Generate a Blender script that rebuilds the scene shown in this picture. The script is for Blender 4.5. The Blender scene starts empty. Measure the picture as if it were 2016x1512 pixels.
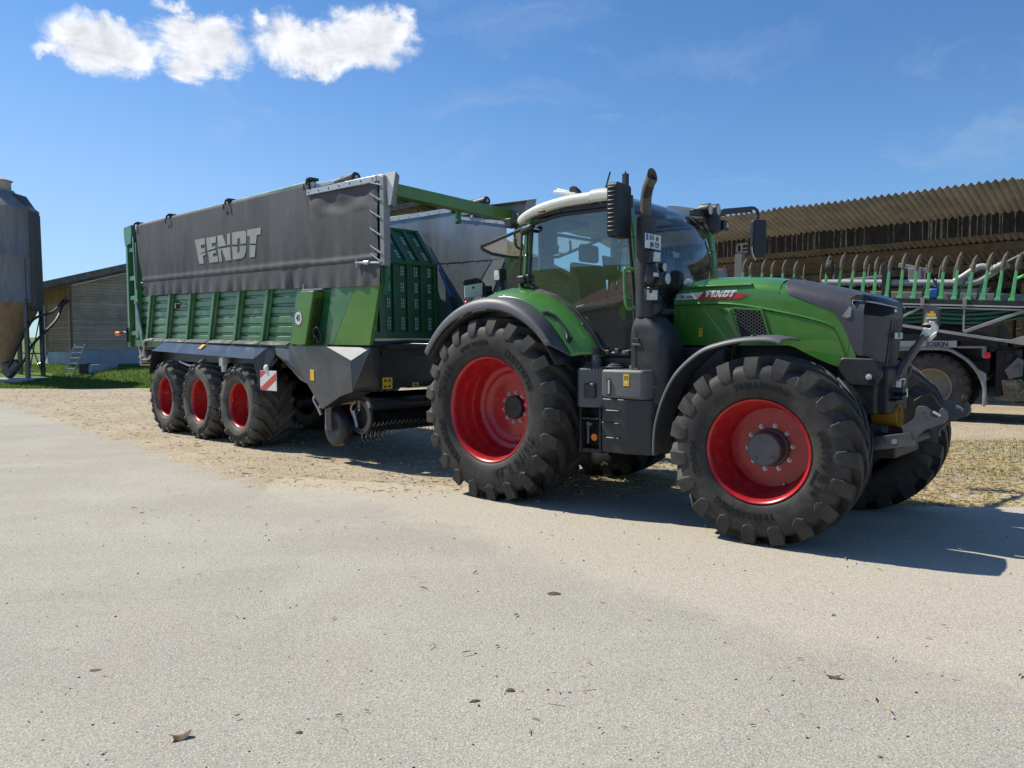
import bpy, bmesh, math, random
from math import sin, cos, pi, radians, sqrt, atan2, hypot
from mathutils import Vector, Matrix, Quaternion
from mathutils import noise as mnoise

SC = bpy.context.scene
COL = SC.collection
random.seed(7)

# ------------------------------------------------------------------ camera
cam_d = bpy.data.cameras.new('camera')
cam = bpy.data.objects.new('camera', cam_d)
COL.objects.link(cam)
PITCH, ROLL = .0523, -.003
f_ = Vector((0, cos(PITCH), -sin(PITCH))); r_ = Vector((1, 0, 0)); u_ = r_.cross(f_)
R_ = r_ * cos(ROLL) + u_ * sin(ROLL); U_ = u_ * cos(ROLL) - r_ * sin(ROLL)
cam.matrix_world = Matrix(((R_.x, U_.x, -f_.x, 0), (R_.y, U_.y, -f_.y, 0), (R_.z, U_.z, -f_.z, 1.661), (0, 0, 0, 1)))
cam_d.sensor_fit = 'HORIZONTAL'; cam_d.sensor_width = 36
cam_d.lens = 36 * 1515 / 2016
cam_d.clip_start = .05; cam_d.clip_end = 6000
SC.camera = cam

# ------------------------------------------------------------------ light and exposure
SUN_EL, SUN_AZ = radians(49), radians(-63.5)      # azimuth clockwise from +Y
SKY_STRENGTH, SUN_STRENGTH, EXPOSURE = .088, 4.7, .40
sd = Vector((sin(SUN_AZ) * cos(SUN_EL), cos(SUN_AZ) * cos(SUN_EL), sin(SUN_EL)))
sun_d = bpy.data.lights.new('sun', 'SUN'); sun_d.energy = SUN_STRENGTH; sun_d.angle = radians(.53)
sun_d.color = (1, .94, .82)
sun = bpy.data.objects.new('sun', sun_d); COL.objects.link(sun)
sun.rotation_mode = 'QUATERNION'; sun.rotation_quaternion = (-sd).to_track_quat('-Z', 'Y')
SC.view_settings.view_transform = 'Standard'; SC.view_settings.look = 'None'
SC.view_settings.gamma = 1; SC.view_settings.exposure = EXPOSURE
SC.view_settings.use_curve_mapping = False


class NT:
    """small helper for node trees"""
    def __init__(s, tree): s.t = tree; s.n = tree.nodes; s.l = tree.links
    def node(s, kind, **kw):
        n = s.n.new('ShaderNode' + kind)
        for k, v in kw.items(): setattr(n, k, v)
        return n
    def put(s, sock, v):
        if v is None: return
        if hasattr(v, 'is_output'): s.l.new(v, sock)
        else: sock.default_value = v
    def math(s, op, a, b=None, c=None, clamp=False):
        n = s.node('Math', operation=op); n.use_clamp = clamp
        for i, v in enumerate((a, b, c)): s.put(n.inputs[i], v)
        return n.outputs[0]
    def vmath(s, op, a, b=None, out=0):
        n = s.node('VectorMath', operation=op); s.put(n.inputs[0], a)
        if b is not None: s.put(n.inputs[1], b)
        return n.outputs[out]
    def noise(s, vec, scale, detail=4, rough=.55, dist=0, out=0, dim='3D'):
        n = s.node('TexNoise', noise_dimensions=dim); s.put(n.inputs['Vector'], vec)
        n.inputs['Scale'].default_value = scale; n.inputs['Detail'].default_value = detail
        n.inputs['Roughness'].default_value = rough; n.inputs['Distortion'].default_value = dist
        return n.outputs[out]
    def voro(s, vec, scale, feature='F1', out='Distance', rand=1):
        n = s.node('TexVoronoi', feature=feature); s.put(n.inputs['Vector'], vec)
        n.inputs['Scale'].default_value = scale; n.inputs['Randomness'].default_value = rand
        return n.outputs[out]
    def ramp(s, v, a, b, lo=0., hi=1.):
        n = s.node('MapRange', interpolation_type='SMOOTHSTEP'); s.put(n.inputs[0], v)
        for i, x in enumerate((a, b, lo, hi)): n.inputs[i + 1].default_value = x
        return n.outputs[0]
    def mix(s, f, a, b, mode='MIX'):
        n = s.node('Mix', data_type='RGBA', blend_type=mode); s.put(n.inputs[0], f)
        s.put(n.inputs[6], c4(a)); s.put(n.inputs[7], c4(b))
        return n.outputs[2]
    def mapv(s, vec, scale=(1, 1, 1), rot=(0, 0, 0), loc=(0, 0, 0)):
        n = s.node('Mapping'); s.put(n.inputs[0], vec)
        n.inputs['Scale'].default_value = scale; n.inputs['Rotation'].default_value = rot; n.inputs['Location'].default_value = loc
        return n.outputs[0]
    def bump(s, h, strength=.3, dist=.01):
        n = s.node('Bump'); n.inputs['Strength'].default_value = strength; n.inputs['Distance'].default_value = dist
        s.put(n.inputs['Height'], h); return n.outputs[0]


def c4(v):
    if isinstance(v, (tuple, list)) and len(v) == 3: return (*v, 1)
    return v


# ------------------------------------------------------------------ world: sky with a few fair-weather clouds
world = bpy.data.worlds.new('World'); SC.world = world; world.use_nodes = True
w = NT(world.node_tree); bg = w.n['Background']
sky = w.node('TexSky', sky_type='NISHITA', sun_disc=False)
sky.sun_elevation = SUN_EL; sky.sun_rotation = SUN_AZ
sky.altitude = 450; sky.air_density = 1.0; sky.dust_density = .5; sky.ozone_density = 2.5
dirv = w.node('TexCoord').outputs['Generated']
sep = w.node('SeparateXYZ'); w.l.new(dirv, sep.inputs[0])
az = w.math('ARCTAN2', sep.outputs[0], sep.outputs[1]); el = w.math('ARCSINE', sep.outputs[2])
cmb = w.node('CombineXYZ'); w.put(cmb.inputs[0], az); w.put(cmb.inputs[1], el)
ae = cmb.outputs[0]
wn = w.noise(ae, 9, 6, .6, out=1)
warp = w.vmath('SCALE', w.vmath('SUBTRACT', wn, (.5, .5, .5))); warp.node.inputs[3].default_value = .07
wn2 = w.noise(ae, 34, 6, .65, out=1)
warp2 = w.vmath('SCALE', w.vmath('SUBTRACT', wn2, (.5, .5, .5))); warp2.node.inputs[3].default_value = .030
aew = w.vmath('ADD', w.vmath('ADD', ae, warp), warp2)
BLOBS = [(-0.4774, 0.3306, 0.0674, 0.0375, 1.35), (-0.4947, 0.3378, 0.0345, 0.0239, 1.2), (-0.5319, 0.3177, 0.0276, 0.0095, 0.8), (-0.4467, 0.3225, 0.0363, 0.0235, 1.1), (-0.3761, 0.3343, 0.0675, 0.0348, 1.4), (-0.356, 0.3523, 0.0326, 0.022, 1.1), (-0.3933, 0.3111, 0.0317, 0.0179, 1.1), (-0.428, 0.3302, 0.0369, 0.0155, 0.9), (-0.4026, 0.3744, 0.0238, 0.0085, 0.75), (-0.3892, 0.3647, 0.0165, 0.0086, 0.7), (-0.3083, 0.3754, 0.0135, 0.0106, 0.85), (-0.2504, 0.3575, 0.0835, 0.0355, 1.35), (-0.1857, 0.3675, 0.0823, 0.0377, 1.4), (-0.1511, 0.3775, 0.0435, 0.0259, 1.1), (-0.2508, 0.3331, 0.0419, 0.0145, 1.0), (-0.2078, 0.3443, 0.0178, 0.033, 0.35)]
cur = None
for (a0, e0, ra, re_, k) in BLOBS:
    d = w.vmath('MULTIPLY', w.vmath('SUBTRACT', aew, (a0, e0, 0)), (1 / ra, 1 / re_, 0))
    v = w.math('MULTIPLY', w.math('SUBTRACT', 1, w.vmath('LENGTH', d, out=1)), k)
    cur = v if cur is None else w.math('SMOOTH_MAX', cur, v, .25)
fine = w.noise(w.mapv(ae, (1, 1.5, 1)), 19, 10, .60, .5)
fine2 = w.noise(w.mapv(ae, (1, 1.5, 1), loc=(.012, -.010, 0)), 19, 10, .60, .5)
dens = w.math('ADD', cur, w.math('MULTIPLY', w.math('SUBTRACT', fine, .49), 1.6))
cov = w.ramp(dens, .0, .72)
light = w.math('SUBTRACT', fine, fine2)
shade = w.math('ADD', w.math('MULTIPLY', w.ramp(dens, .35, 1.15, 1.0, .92), w.ramp(w.noise(w.mapv(ae, (1, 1.4, 1)), 11, 5, .55), .36, .66, .90, 1.03)), w.math('MULTIPLY', light, .9))
ccol = w.node('Mix', data_type='RGBA', blend_type='MULTIPLY'); ccol.inputs[0].default_value = 1
ccol.inputs[6].default_value = (CLOUD := (8.3, 8.5, 9.0, 1)); w.put(ccol.inputs[7], shade)
cir = w.noise(w.mapv(aew, (2.2, 9, 1), rot=(0, 0, .16)), 1.5, 7, .62, .6)
cirm = w.math('MULTIPLY', w.ramp(cir, .44, .80), .30)
low = w.math('MULTIPLY', w.ramp(el, .42, .02, 0, 1), w.ramp(az, .35, -.75, .12, .5))      # thin veil of moist air low in the sun's quarter
veil = w.math('MAXIMUM', cirm, low)
skyc = w.mix(veil, w.mix(1.0, sky.outputs[0], SKYTINT, 'MULTIPLY') if (SKYTINT := (.60, .92, 1.20)) else None, (4.6, 5.6, 6.9))
allc = w.mix(cov, skyc, ccol.outputs[2])
w.l.new(allc, bg.inputs[0]); bg.inputs[1].default_value = SKY_STRENGTH

# ------------------------------------------------------------------ mesh helper
TWIN = {}
class MB:
    def __init__(s): s.v = []; s.f = []; s.m = []; s.half = None; s.cuts = []
    def cut(s): s.cuts.append(len(s.f)); return s      # the next shapes are a piece of their own
    def add(s, vs, fs, mi=0):
        o = len(s.v); s.v += [tuple(p) for p in vs]; s.f += [tuple(i + o for i in f) for f in fs]; s.m += [mi] * len(fs); return s
    def box(s, x0, x1, y0, y1, z0, z1, mi=0):
        vs = [(x, y, z) for z in (z0, z1) for y in (y0, y1) for x in (x0, x1)]
        return s.add(vs, [(0, 2, 3, 1), (4, 5, 7, 6), (0, 1, 5, 4), (2, 6, 7, 3), (0, 4, 6, 2), (1, 3, 7, 5)], mi)
    def obox(s, c, size, ax=(1, 0, 0), up=(0, 0, 1), mi=0):
        a = Vector(ax).normalized(); u = Vector(up)
        if u.cross(a).length < 1e-3: u = Vector((1, 0, 0))
        b = u.cross(a).normalized(); u = a.cross(b)
        c = Vector(c); hx, hy, hz = (q / 2 for q in size)
        vs = [c + a * i * hx + b * j * hy + u * k * hz for k in (-1, 1) for j in (-1, 1) for i in (-1, 1)]
        return s.add(vs, [(0, 2, 3, 1), (4, 5, 7, 6), (0, 1, 5, 4), (2, 6, 7, 3), (0, 4, 6, 2), (1, 3, 7, 5)], mi)
    def bar(s, p, q, wd, h, up=(0, 0, 1), mi=0):
        p = Vector(p); q = Vector(q)
        return s.obox((p + q) / 2, ((q - p).length, wd, h), q - p, up, mi)
    def prism(s, pts, ax, a, b, mi=0):
        def P(p, t): return {'x': (t, p[0], p[1]), 'y': (p[0], t, p[1]), 'z': (p[0], p[1], t)}[ax]
        n = len(pts); vs = [P(p, a) for p in pts] + [P(p, b) for p in pts]
        fs = [tuple(range(n)), tuple(range(2 * n - 1, n - 1, -1))] + [(i, i + n, (i + 1) % n + n, (i + 1) % n) for i in range(n)]
        return s.add(vs, fs, mi)
    def tube(s, path, r, n=8, mi=0, cap=True, closed=False):
        path = [Vector(p) for p in path]; m = len(path)
        rr = r if isinstance(r, (list, tuple)) else [r] * m
        vs = []; prev = None
        for i, p in enumerate(path):
            if closed: t = path[(i + 1) % m] - path[i - 1]
            else: t = path[min(i + 1, m - 1)] - path[max(i - 1, 0)]
            t = t.normalized() if t.length > 1e-9 else Vector((0, 0, 1))
            if prev is None:
                a = Vector((0, 0, 1)) if abs(t.z) < .9 else Vector((1, 0, 0)); a = (a - t * a.dot(t)).normalized()
            else:
                a = prev - t * prev.dot(t); a = a.normalized() if a.length > 1e-6 else t.orthogonal().normalized()
            prev = a; b = t.cross(a)
            vs += [p + (a * cos(2 * pi * k / n) + b * sin(2 * pi * k / n)) * rr[i] for k in range(n)]
        fs = []
        for i in range(m if closed else m - 1):
            j = (i + 1) % m
            fs += [(i * n + k, i * n + (k + 1) % n, j * n + (k + 1) % n, j * n + k) for k in range(n)]
        if cap and not closed: fs += [tuple(range(n - 1, -1, -1)), tuple((m - 1) * n + k for k in range(n))]
        return s.add(vs, fs, mi)
    def cyl(s, p, q, r0, r1=None, n=20, mi=0):
        return s.tube([p, q], [r0, r0 if r1 is None else r1], n, mi)
    def lathe(s, prof, c=(0, 0, 0), ax='y', n=48, mi=0, a0=0, a1=2 * pi, close=False):
        """prof: list of (r, t) along the axis"""
        m = len(prof); full = abs(a1 - a0 - 2 * pi) < 1e-6; nn = n if full else n + 1; vs = []
        for i in range(nn):
            a = a0 + (a1 - a0) * i / n
            for r, t in prof:
                p = {'y': (r * cos(a), t, r * sin(a)), 'z': (r * cos(a), r * sin(a), t), 'x': (t, r * cos(a), r * sin(a))}[ax]
                vs.append((p[0] + c[0], p[1] + c[1], p[2] + c[2]))
        fs = []
        for i in range(n):
            j = (i + 1) % nn
            for k in range(m if close else m - 1):
                fs.append((i * m + k, j * m + k, j * m + (k + 1) % m, i * m + (k + 1) % m))
        return s.add(vs, fs, mi)
    def grid(s, fn, nu, nv, mi=0, cu=False):
        vs = [fn(i / nu, j / nv) for i in range(nu + (0 if cu else 1)) for j in range(nv + 1)]
        k = nv + 1; fs = []
        for i in range(nu):
            i2 = (i + 1) % nu if cu else i + 1
            fs += [(i * k + j, i2 * k + j, i2 * k + j + 1, i * k + j + 1) for j in range(nv)]
        return s.add(vs, fs, mi)
    def poly(s, pts, mi=0): return s.add(pts, [tuple(range(len(pts)))], mi)
    def mirror_y(s):
        n = len(s.v); nf = len(s.f); s.half = nf
        s.v += [(x, -y, z) for x, y, z in s.v]; s.f += [tuple(i + n for i in reversed(f)) for f in s.f]; s.m += s.m[:nf]; return s
    def xf(s, M, i0=0):
        s.v = s.v[:i0] + [tuple(M @ Vector(p)) for p in s.v[i0:]]; return s
    def sub(s, ranges):
        r = MB(); idx = {}
        for a, b in ranges:
            for k in range(a, b):
                f = []
                for i in s.f[k]:
                    if i not in idx: idx[i] = len(r.v); r.v.append(s.v[i])
                    f.append(idx[i])
                r.f.append(tuple(f)); r.m.append(s.m[k])
        return r
    def build(s, name, mats, parent=None, join=False, **kw):
        """one object per piece: the two mirrored sides and whatever cut() set apart"""
        h = None if join else s.half
        if h is None and not s.cuts: return s.build1(name, mats, parent, **kw)
        end = len(s.f); lim = h if h is not None else end
        cs = [0] + [c for c in s.cuts if c < lim] + [lim]; out = []
        rs = [(a, b) for a, b in zip(cs, cs[1:]) if b > a]
        if h is not None and 2 * h < end: rs_x = (2 * h, end)
        else: rs_x = None
        for i, (a, b) in enumerate(rs):
            q = [(a, b)] + ([rs_x] if rs_x and i == 0 else []); out.append(s.sub(q).build1(name, mats, parent, **kw))
        if h is not None:
            p2 = TWIN.get(parent.name, parent) if parent else None
            tw = [s.sub([(a + h, b + h)]).build1(name, mats, p2, **kw) for a, b in rs]; TWIN[out[0].name] = tw[0]
        return out[0]
    def build1(s, name, mats, parent=None, smooth=35, bevel=0, seg=2, solid=0, recalc=True, sub=0):
        me = bpy.data.meshes.new(name); me.from_pydata(s.v, [], s.f)
        if not isinstance(mats, (list, tuple)): mats = [mats]
        for m in mats: me.materials.append(m)
        me.polygons.foreach_set('material_index', s.m)
        if recalc:
            b = bmesh.new(); b.from_mesh(me); bmesh.ops.recalc_face_normals(b, faces=b.faces); b.to_mesh(me); b.free()
        if smooth:
            me.polygons.foreach_set('use_smooth', [True] * len(me.polygons))
            me.set_sharp_from_angle(angle=radians(smooth))
        me.validate(); me.update()
        o = bpy.data.objects.new(name, me); COL.objects.link(o)
        if parent: o.parent = parent
        if solid:
            md = o.modifiers.new('thick', 'SOLIDIFY'); md.thickness = solid; md.offset = 0
        if bevel:
            md = o.modifiers.new('bevel', 'BEVEL'); md.width = bevel; md.segments = seg; md.limit_method = 'ANGLE'; md.angle_limit = radians(32)
            md.harden_normals = False
        if sub:
            md = o.modifiers.new('sub', 'SUBSURF'); md.levels = sub; md.render_levels = sub
        return o


def thing(name, label, cat, loc=(0, 0, 0), rz=0, group=None):
    o = bpy.data.objects.new(name, None); COL.objects.link(o); o.location = loc; o.rotation_euler = (0, 0, rz)
    o.empty_display_size = .2
    o['label'] = label; o['category'] = cat
    if group: o['group'] = group
    return o
def tag(o, label, cat, group=None):
    o['label'] = label; o['category'] = cat
    if group: o['group'] = group
    return o
def lerp(a, b, t): return a + (b - a) * t
def interp(tab, x):
    if x <= tab[0][0]: return tab[0][1]
    for (a, b), (c, d) in zip(tab, tab[1:]):
        if x <= c: return lerp(b, d, (x - a) / (c - a))
    return tab[-1][1]
def curve(pts, n=24):
    """Catmull-Rom through pts (any dimension)"""
    P = [Vector(p) for p in pts]; out = []; m = len(P) - 1
    for i in range(n + 1):
        t = i / n * m; k = min(int(t), m - 1); t -= k
        p0, p1, p2, p3 = P[max(k - 1, 0)], P[k], P[k + 1], P[min(k + 2, m)]
        out.append(.5 * ((2 * p1) + (p2 - p0) * t + (2 * p0 - 5 * p1 + 4 * p2 - p3) * t * t + (3 * p1 - p0 - 3 * p2 + p3) * t ** 3))
    return out
def rounded(pts, r, n=4):
    """round the corners of a closed 2-D polygon"""
    out = []; m = len(pts)
    for i in range(m):
        p = Vector(pts[i]); a = Vector(pts[i - 1]) - p; b = Vector(pts[(i + 1) % m]) - p
        d = min(r, a.length * .45, b.length * .45); A = p + a.normalized() * d; B = p + b.normalized() * d
        for k in range(n + 1):
            t = k / n; q = A * (1 - t) ** 2 + p * 2 * t * (1 - t) + B * t * t; out.append((q.x, q.y))
    return out
def text_mb(s, size, bold=0, sx=1, font=None):
    """flat letters in x,y centred on the origin"""
    cu = bpy.data.curves.new('letters', 'FONT'); cu.body = s; cu.size = size; cu.align_x = 'CENTER'; cu.align_y = 'CENTER'; cu.offset = bold
    cu.resolution_u = 3
    o = bpy.data.objects.new('letters', cu); me = bpy.data.meshes.new_from_object(o)
    mb = MB(); mb.add([(v.co.x * sx, v.co.y, v.co.z) for v in me.vertices], [tuple(p.vertices) for p in me.polygons])
    bpy.data.objects.remove(o); bpy.data.curves.remove(cu); bpy.data.meshes.remove(me)
    return mb
def place(mb, c, right, up, i0=0):
    """map letters from the x,y plane onto a plane through c"""
    r = Vector(right).normalized(); u = Vector(up).normalized(); n = r.cross(u); c = Vector(c)
    mb.v = mb.v[:i0] + [tuple(c + r * p[0] + u * p[1] + n * p[2]) for p in mb.v[i0:]]; return mb

# ------------------------------------------------------------------ materials
def mat(name, base, rough=.5, metal=0, coat=0, dust=0, dustc=(.36, .31, .24), nscale=3., var=.12, bump=0, bscale=60, spec=.5, dust_lo=.45, dust_hi=.8, coord='Object', stretch=(1, 1, 1)):
    m = bpy.data.materials.new(name); m.use_nodes = True; t = NT(m.node_tree); b = t.n['Principled BSDF']
    co = t.mapv(t.node('TexCoord').outputs[coord], stretch)
    n1 = t.noise(co, nscale, 6, .6)
    col = t.mix(t.ramp(n1, .3, .7), tuple(c * (1 - var) for c in base), tuple(min(1, c * (1 + var)) for c in base))
    r = rough
    if dust:
        n2 = t.noise(co, nscale * 2.3, 8, .68, .4)
        k = t.math('MULTIPLY', t.ramp(n2, dust_lo, dust_hi), dust)
        col = t.mix(k, col, dustc)
        r = t.math('ADD', rough, t.math('MULTIPLY', k, max(0, .85 - rough)))
    else:
        r = t.math('ADD', rough, t.math('MULTIPLY', t.math('SUBTRACT', t.noise(co, nscale * 6, 4), .5), .12), clamp=True)
    t.put(b.inputs['Base Color'], c4(col)); t.put(b.inputs['Roughness'], r)
    b.inputs['Metallic'].default_value = metal; b.inputs['Coat Weight'].default_value = coat; b.inputs['Coat Roughness'].default_value = .06
    b.inputs['Specular IOR Level'].default_value = spec
    if bump: t.l.new(t.bump(t.noise(co, bscale, 5, .6), bump, .004), b.inputs['Normal'])
    return m

M = {}
M['green'] = mat('tractor_green_paint', (.050, .190, .020), .28, 0, .7, .20, (.30, .28, .22), nscale=2.2, dust_lo=.45, dust_hi=.9)
M['tgreen'] = mat('trailer_green_paint', (.036, .155, .058), .34, 0, .35, .30, nscale=1.1, dust_lo=.35, dust_hi=.85)
M['tgreen2'] = mat('trailer_bright_green_paint', (.075, .185, .022), .36, 0, .3, .15, nscale=1.1)
M['dkgreen'] = mat('front_wall_green_paint', (.012, .105, .038), .36, 0, .3, .10, nscale=1.5)
M['red'] = mat('wheel_red_paint', (.40, .009, .013), .32, 0, .35, .22, nscale=5, dust_lo=.45, dust_hi=.9)
M['rubber'] = mat('tyre_rubber', (.019, .0185, .018), .62, 0, 0, .50, (.115, .104, .088), nscale=2.4, dust_lo=.28, dust_hi=.80, bump=.25, bscale=90, spec=.35)
M['arm'] = mat('linkage_grey', (.075, .08, .088), .45, .2, dust=.25)
M['rubber2'] = mat('dusty_trailer_rubber', (.035, .034, .033), .66, 0, 0, .85, (.155, .142, .122), nscale=1.5, dust_lo=.2, dust_hi=.7, spec=.3)
M['letter'] = mat('tyre_letter_rubber', (.012, .012, .012), .55, dust=.08, dustc=(.10, .09, .07), spec=.35)
M['black'] = mat('black_plastic', (.018, .019, .021), .48, dust=.22, dustc=(.16, .145, .12), nscale=3)
M['black2'] = mat('clean_black_plastic', (.0085, .009, .0105), .42, dust=.08, dustc=(.10, .09, .08), nscale=3)
M['lampdark'] = mat('dark_lamp_glass', (.002, .002, .003), .35, spec=.15)
M['gloss'] = mat('gloss_black_plastic', (.010, .011, .013), .12, coat=.4)
M['grey'] = mat('grey_plastic', (.085, .088, .095), .5, dust=.22, dustc=(.26, .24, .21), nscale=2)
M['dark'] = mat('dark_grey_plastic', (.022, .024, .028), .40, dust=.13, dustc=(.17, .155, .13), nscale=2.5)
M['noseg'] = mat('nose_grey_plastic', (.055, .055, .062), .45, dust=.35, dustc=(.15, .135, .12), nscale=3, bump=.1)
M['chassis'] = mat('chassis_black', (.012, .0125, .014), .55, dust=.45, dustc=(.10, .088, .07), nscale=5)
M['steel'] = mat('galvanised_steel', (.46, .47, .48), .38, .75, dust=.3, nscale=5, var=.2)
M['dsteel'] = mat('dark_sheet_steel', (.082, .086, .094), .30, .55, coat=.25, dust=.35, dustc=(.22, .20, .18), nscale=1.2, var=.25)
M['sheet'] = mat('worn_inner_sheet_steel', (.25, .28, .31), .40, .6, dust=.45, dustc=(.24, .25, .26), nscale=.8, var=.3, stretch=(1, 1, .35))
M['alu'] = mat('bright_aluminium', (.48, .49, .49), .34, .35, dust=.2, var=.1)
M['greyp'] = mat('grey_arm_paint', (.235, .24, .24), .45, dust=.3, var=.15)
M['cream'] = mat('cream_roof_plastic', (.66, .63, .54), .35, coat=.3, dust=.15, nscale=1.5)
M['white'] = mat('white_plastic', (.72, .73, .72), .4, dust=.15)
M['orange'] = mat('orange_plastic', (.75, .17, .02), .4)
M['yellow'] = mat('yellow_sticker', (.72, .44, .03), .5, var=.06)
M['pto'] = mat('yellow_guard_plastic', (.52, .27, .03), .5, dust=.4, dustc=(.25, .2, .12))
M['redp'] = mat('red_plastic', (.55, .02, .03), .3, coat=.3)
M['decalred'] = mat('red_decal', (.52, .022, .03), .35, coat=.4, var=.04)
M['decalwhite'] = mat('white_decal', (.62, .64, .64), .35, coat=.3, var=.04)
M['ink'] = mat('black_print', (.012, .012, .014), .5)
M['blue'] = mat('blue_plastic', (.03, .12, .42), .4)
M['pipew'] = mat('off_white_pipe', (.38, .39, .40), .4, dust=.3)
M['tarp'] = mat('grey_mesh_tarpaulin', (.058, .058, .060), .66, dust=.45, dustc=(.135, .128, .122), nscale=1.3, var=.22, bump=.5, bscale=260, stretch=(1, 1, .4))
M['tarplogo'] = mat('pale_print', (.30, .31, .28), .6, dust=.3, var=.12, bump=.3, bscale=260)
M['exh'] = mat('heat_stained_pipe', (.10, .082, .066), .5, .3, dust=.3)
M['mask'] = mat('grille_plastic', (.048, .047, .052), .42, dust=.3, dustc=(.11, .10, .09), nscale=4)
M['lens'] = mat('lamp_lens', (.46, .47, .46), .12, coat=.5, nscale=40, var=.2)
M['concrete'] = mat('concrete', (.36, .36, .35), .85, dust=.4, nscale=2, bump=.3)
M['plinth'] = mat('painted_plinth', (.34, .38, .43), .8, dust=.4, dustc=(.2, .21, .2), nscale=1.2, bump=.2)
M['interior'] = mat('cab_interior', (.032, .034, .036), .6)
M['interior2'] = mat('cab_grey_trim', (.16, .165, .165), .55)
M['headliner'] = mat('cab_headliner', (.30, .31, .30), .8)
M['hose'] = mat('green_hose_rubber', (.012, .095, .055), .38, dust=.2, nscale=6)
M['dgreen'] = mat('drop_tube_green', (.10, .42, .16), .45, dust=.45, dustc=(.2, .24, .12), nscale=6)
M['shoe'] = mat('muddy_shoe', (.10, .085, .065), .8, dust=.5, nscale=15, var=.3)
M['shedroof'] = mat('fibre_cement_sheet', (.30, .285, .245), .85, dust=.5, dustc=(.22, .195, .15), nscale=1.5, var=.2, bump=.15)
M['timber'] = mat('grey_timber', (.16, .145, .125), .85, nscale=4, var=.3)
M['hay'] = mat('pressed_hay', (.22, .145, .065), .95, dust=.6, dustc=(.12, .075, .03), nscale=6, var=.4, bump=1, bscale=40)
M['tile'] = mat('weathered_roof_sheet', (.13, .12, .12), .8, nscale=2, var=.25)
M['brown'] = mat('brown_wood', (.19, .12, .075), .8, nscale=3, var=.25, stretch=(1, 1, 9))
M['silodark'] = mat('dark_silo_duct', (.075, .07, .072), .7, dust=.4, dustc=(.11, .085, .07), nscale=1)
M['greyd'] = mat('dull_grey_metal', (.14, .14, .14), .5, .3, dust=.4)
M['lite'] = mat('pale_leather_trim', (.35, .38, .36), .5)


def glass(name, tint, refl, rough=.0):
    m = bpy.data.materials.new(name); m.use_nodes = True; t = NT(m.node_tree); out = t.n['Material Output']; t.n.remove(t.n['Principled BSDF'])
    tr = t.node('BsdfTransparent'); tr.inputs[0].default_value = c4(tint)
    gl = t.node('BsdfGlossy'); gl.inputs[0].default_value = (1, 1, 1, 1); gl.inputs['Roughness'].default_value = rough
    lw = t.node('LayerWeight'); fr = t.math('ADD', .04, t.math('MULTIPLY', .96, t.math('POWER', lw.outputs['Facing'], 5)))
    co = t.node('TexCoord').outputs['Object']
    k = t.math('ADD', fr, refl, clamp=True)
    mx = t.node('MixShader'); t.put(mx.inputs[0], k); t.l.new(tr.outputs[0], mx.inputs[1]); t.l.new(gl.outputs[0], mx.inputs[2])
    df = t.node('BsdfDiffuse'); df.inputs[0].default_value = (.35, .36, .34, 1)      # film of dust
    m2 = t.node('MixShader'); t.put(m2.inputs[0], t.math('MULTIPLY', t.ramp(t.noise(co, 3, 8, .65), .3, .8), .022)); t.l.new(mx.outputs[0], m2.inputs[1]); t.l.new(df.outputs[0], m2.inputs[2])
    t.l.new(m2.outputs[0], out.inputs[0]); return m
M['glass'] = glass('tinted_cab_glass', (.68, .77, .75), .05)
M['glass2'] = glass('clear_window_glass', (.80, .90, .87), .03)
M['mirror'] = mat('mirror_glass', (.75, .78, .8), .03, 1)


def boards(name, a, b, pitch, axis, moss=(.10, .12, .07), mossk=.0, seam=.12, zmoss=None):
    """weathered boards; axis = the object axis across the boards"""
    m = bpy.data.materials.new(name); m.use_nodes = True; t = NT(m.node_tree); p = t.n['Principled BSDF']
    co = t.node('TexCoord').outputs['Object']; sp = t.node('SeparateXYZ'); t.l.new(co, sp.inputs[0])
    z = t.math('DIVIDE', sp.outputs['XYZ'.index(axis)], pitch)
    fl = t.math('FLOOR', z); fr = t.math('SUBTRACT', z, fl)
    wn = t.node('TexWhiteNoise', noise_dimensions='1D'); t.put(wn.inputs['W'], fl)
    st = {'Z': (1, 1, 14), 'X': (14, 14, 1), 'Y': (14, 14, 1)}[axis]
    g = t.noise(t.mapv(co, st), 1.6, 8, .65, .3)
    big = t.noise(co, .9, 4, .6)
    col = t.mix(t.ramp(g, .3, .72), a, b)
    col = t.mix(t.math('MULTIPLY', t.ramp(big, .35, .75), .55), col, tuple(x * .55 for x in a))
    col = t.mix(1.0, col, t.node('CombineColor').outputs[0], 'MULTIPLY') if False else col
    v = t.ramp(wn.outputs[0], 0, 1, .86, 1.10)
    hs = t.node('HueSaturation'); t.put(hs.inputs['Color'], col); t.put(hs.inputs['Value'], v); col = hs.outputs[0]
    if mossk:
        mk = t.math('MULTIPLY', t.ramp(t.noise(co, 1.1, 6, .6), .35, .65), mossk)
        if zmoss: mk = t.math('MULTIPLY', mk, t.ramp(sp.outputs[2], zmoss[0], zmoss[1]))
        col = t.mix(mk, col, moss)
    edge = t.math('MINIMUM', fr, t.math('SUBTRACT', 1, fr))
    gap = t.ramp(edge, .02, seam)
    col = t.mix(gap, tuple(x * .50 for x in a), col)
    t.put(p.inputs['Base Color'], col); p.inputs['Roughness'].default_value = .85; p.inputs['Specular IOR Level'].default_value = .25
    t.l.new(t.bump(t.math('ADD', gap, t.math('MULTIPLY', g, .4)), .3, .02), p.inputs['Normal'])
    return m
M['boards'] = boards('weathered_wall_boards', (.40, .315, .24), (.58, .48, .385),   .145, 'Z', mossk=.45, seam=.07, zmoss=(2.6, .3))
M['boards2'] = boards('reddish_gable_boards', (.27, .17, .11), (.42, .28, .19), .145, 'Z')
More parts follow.
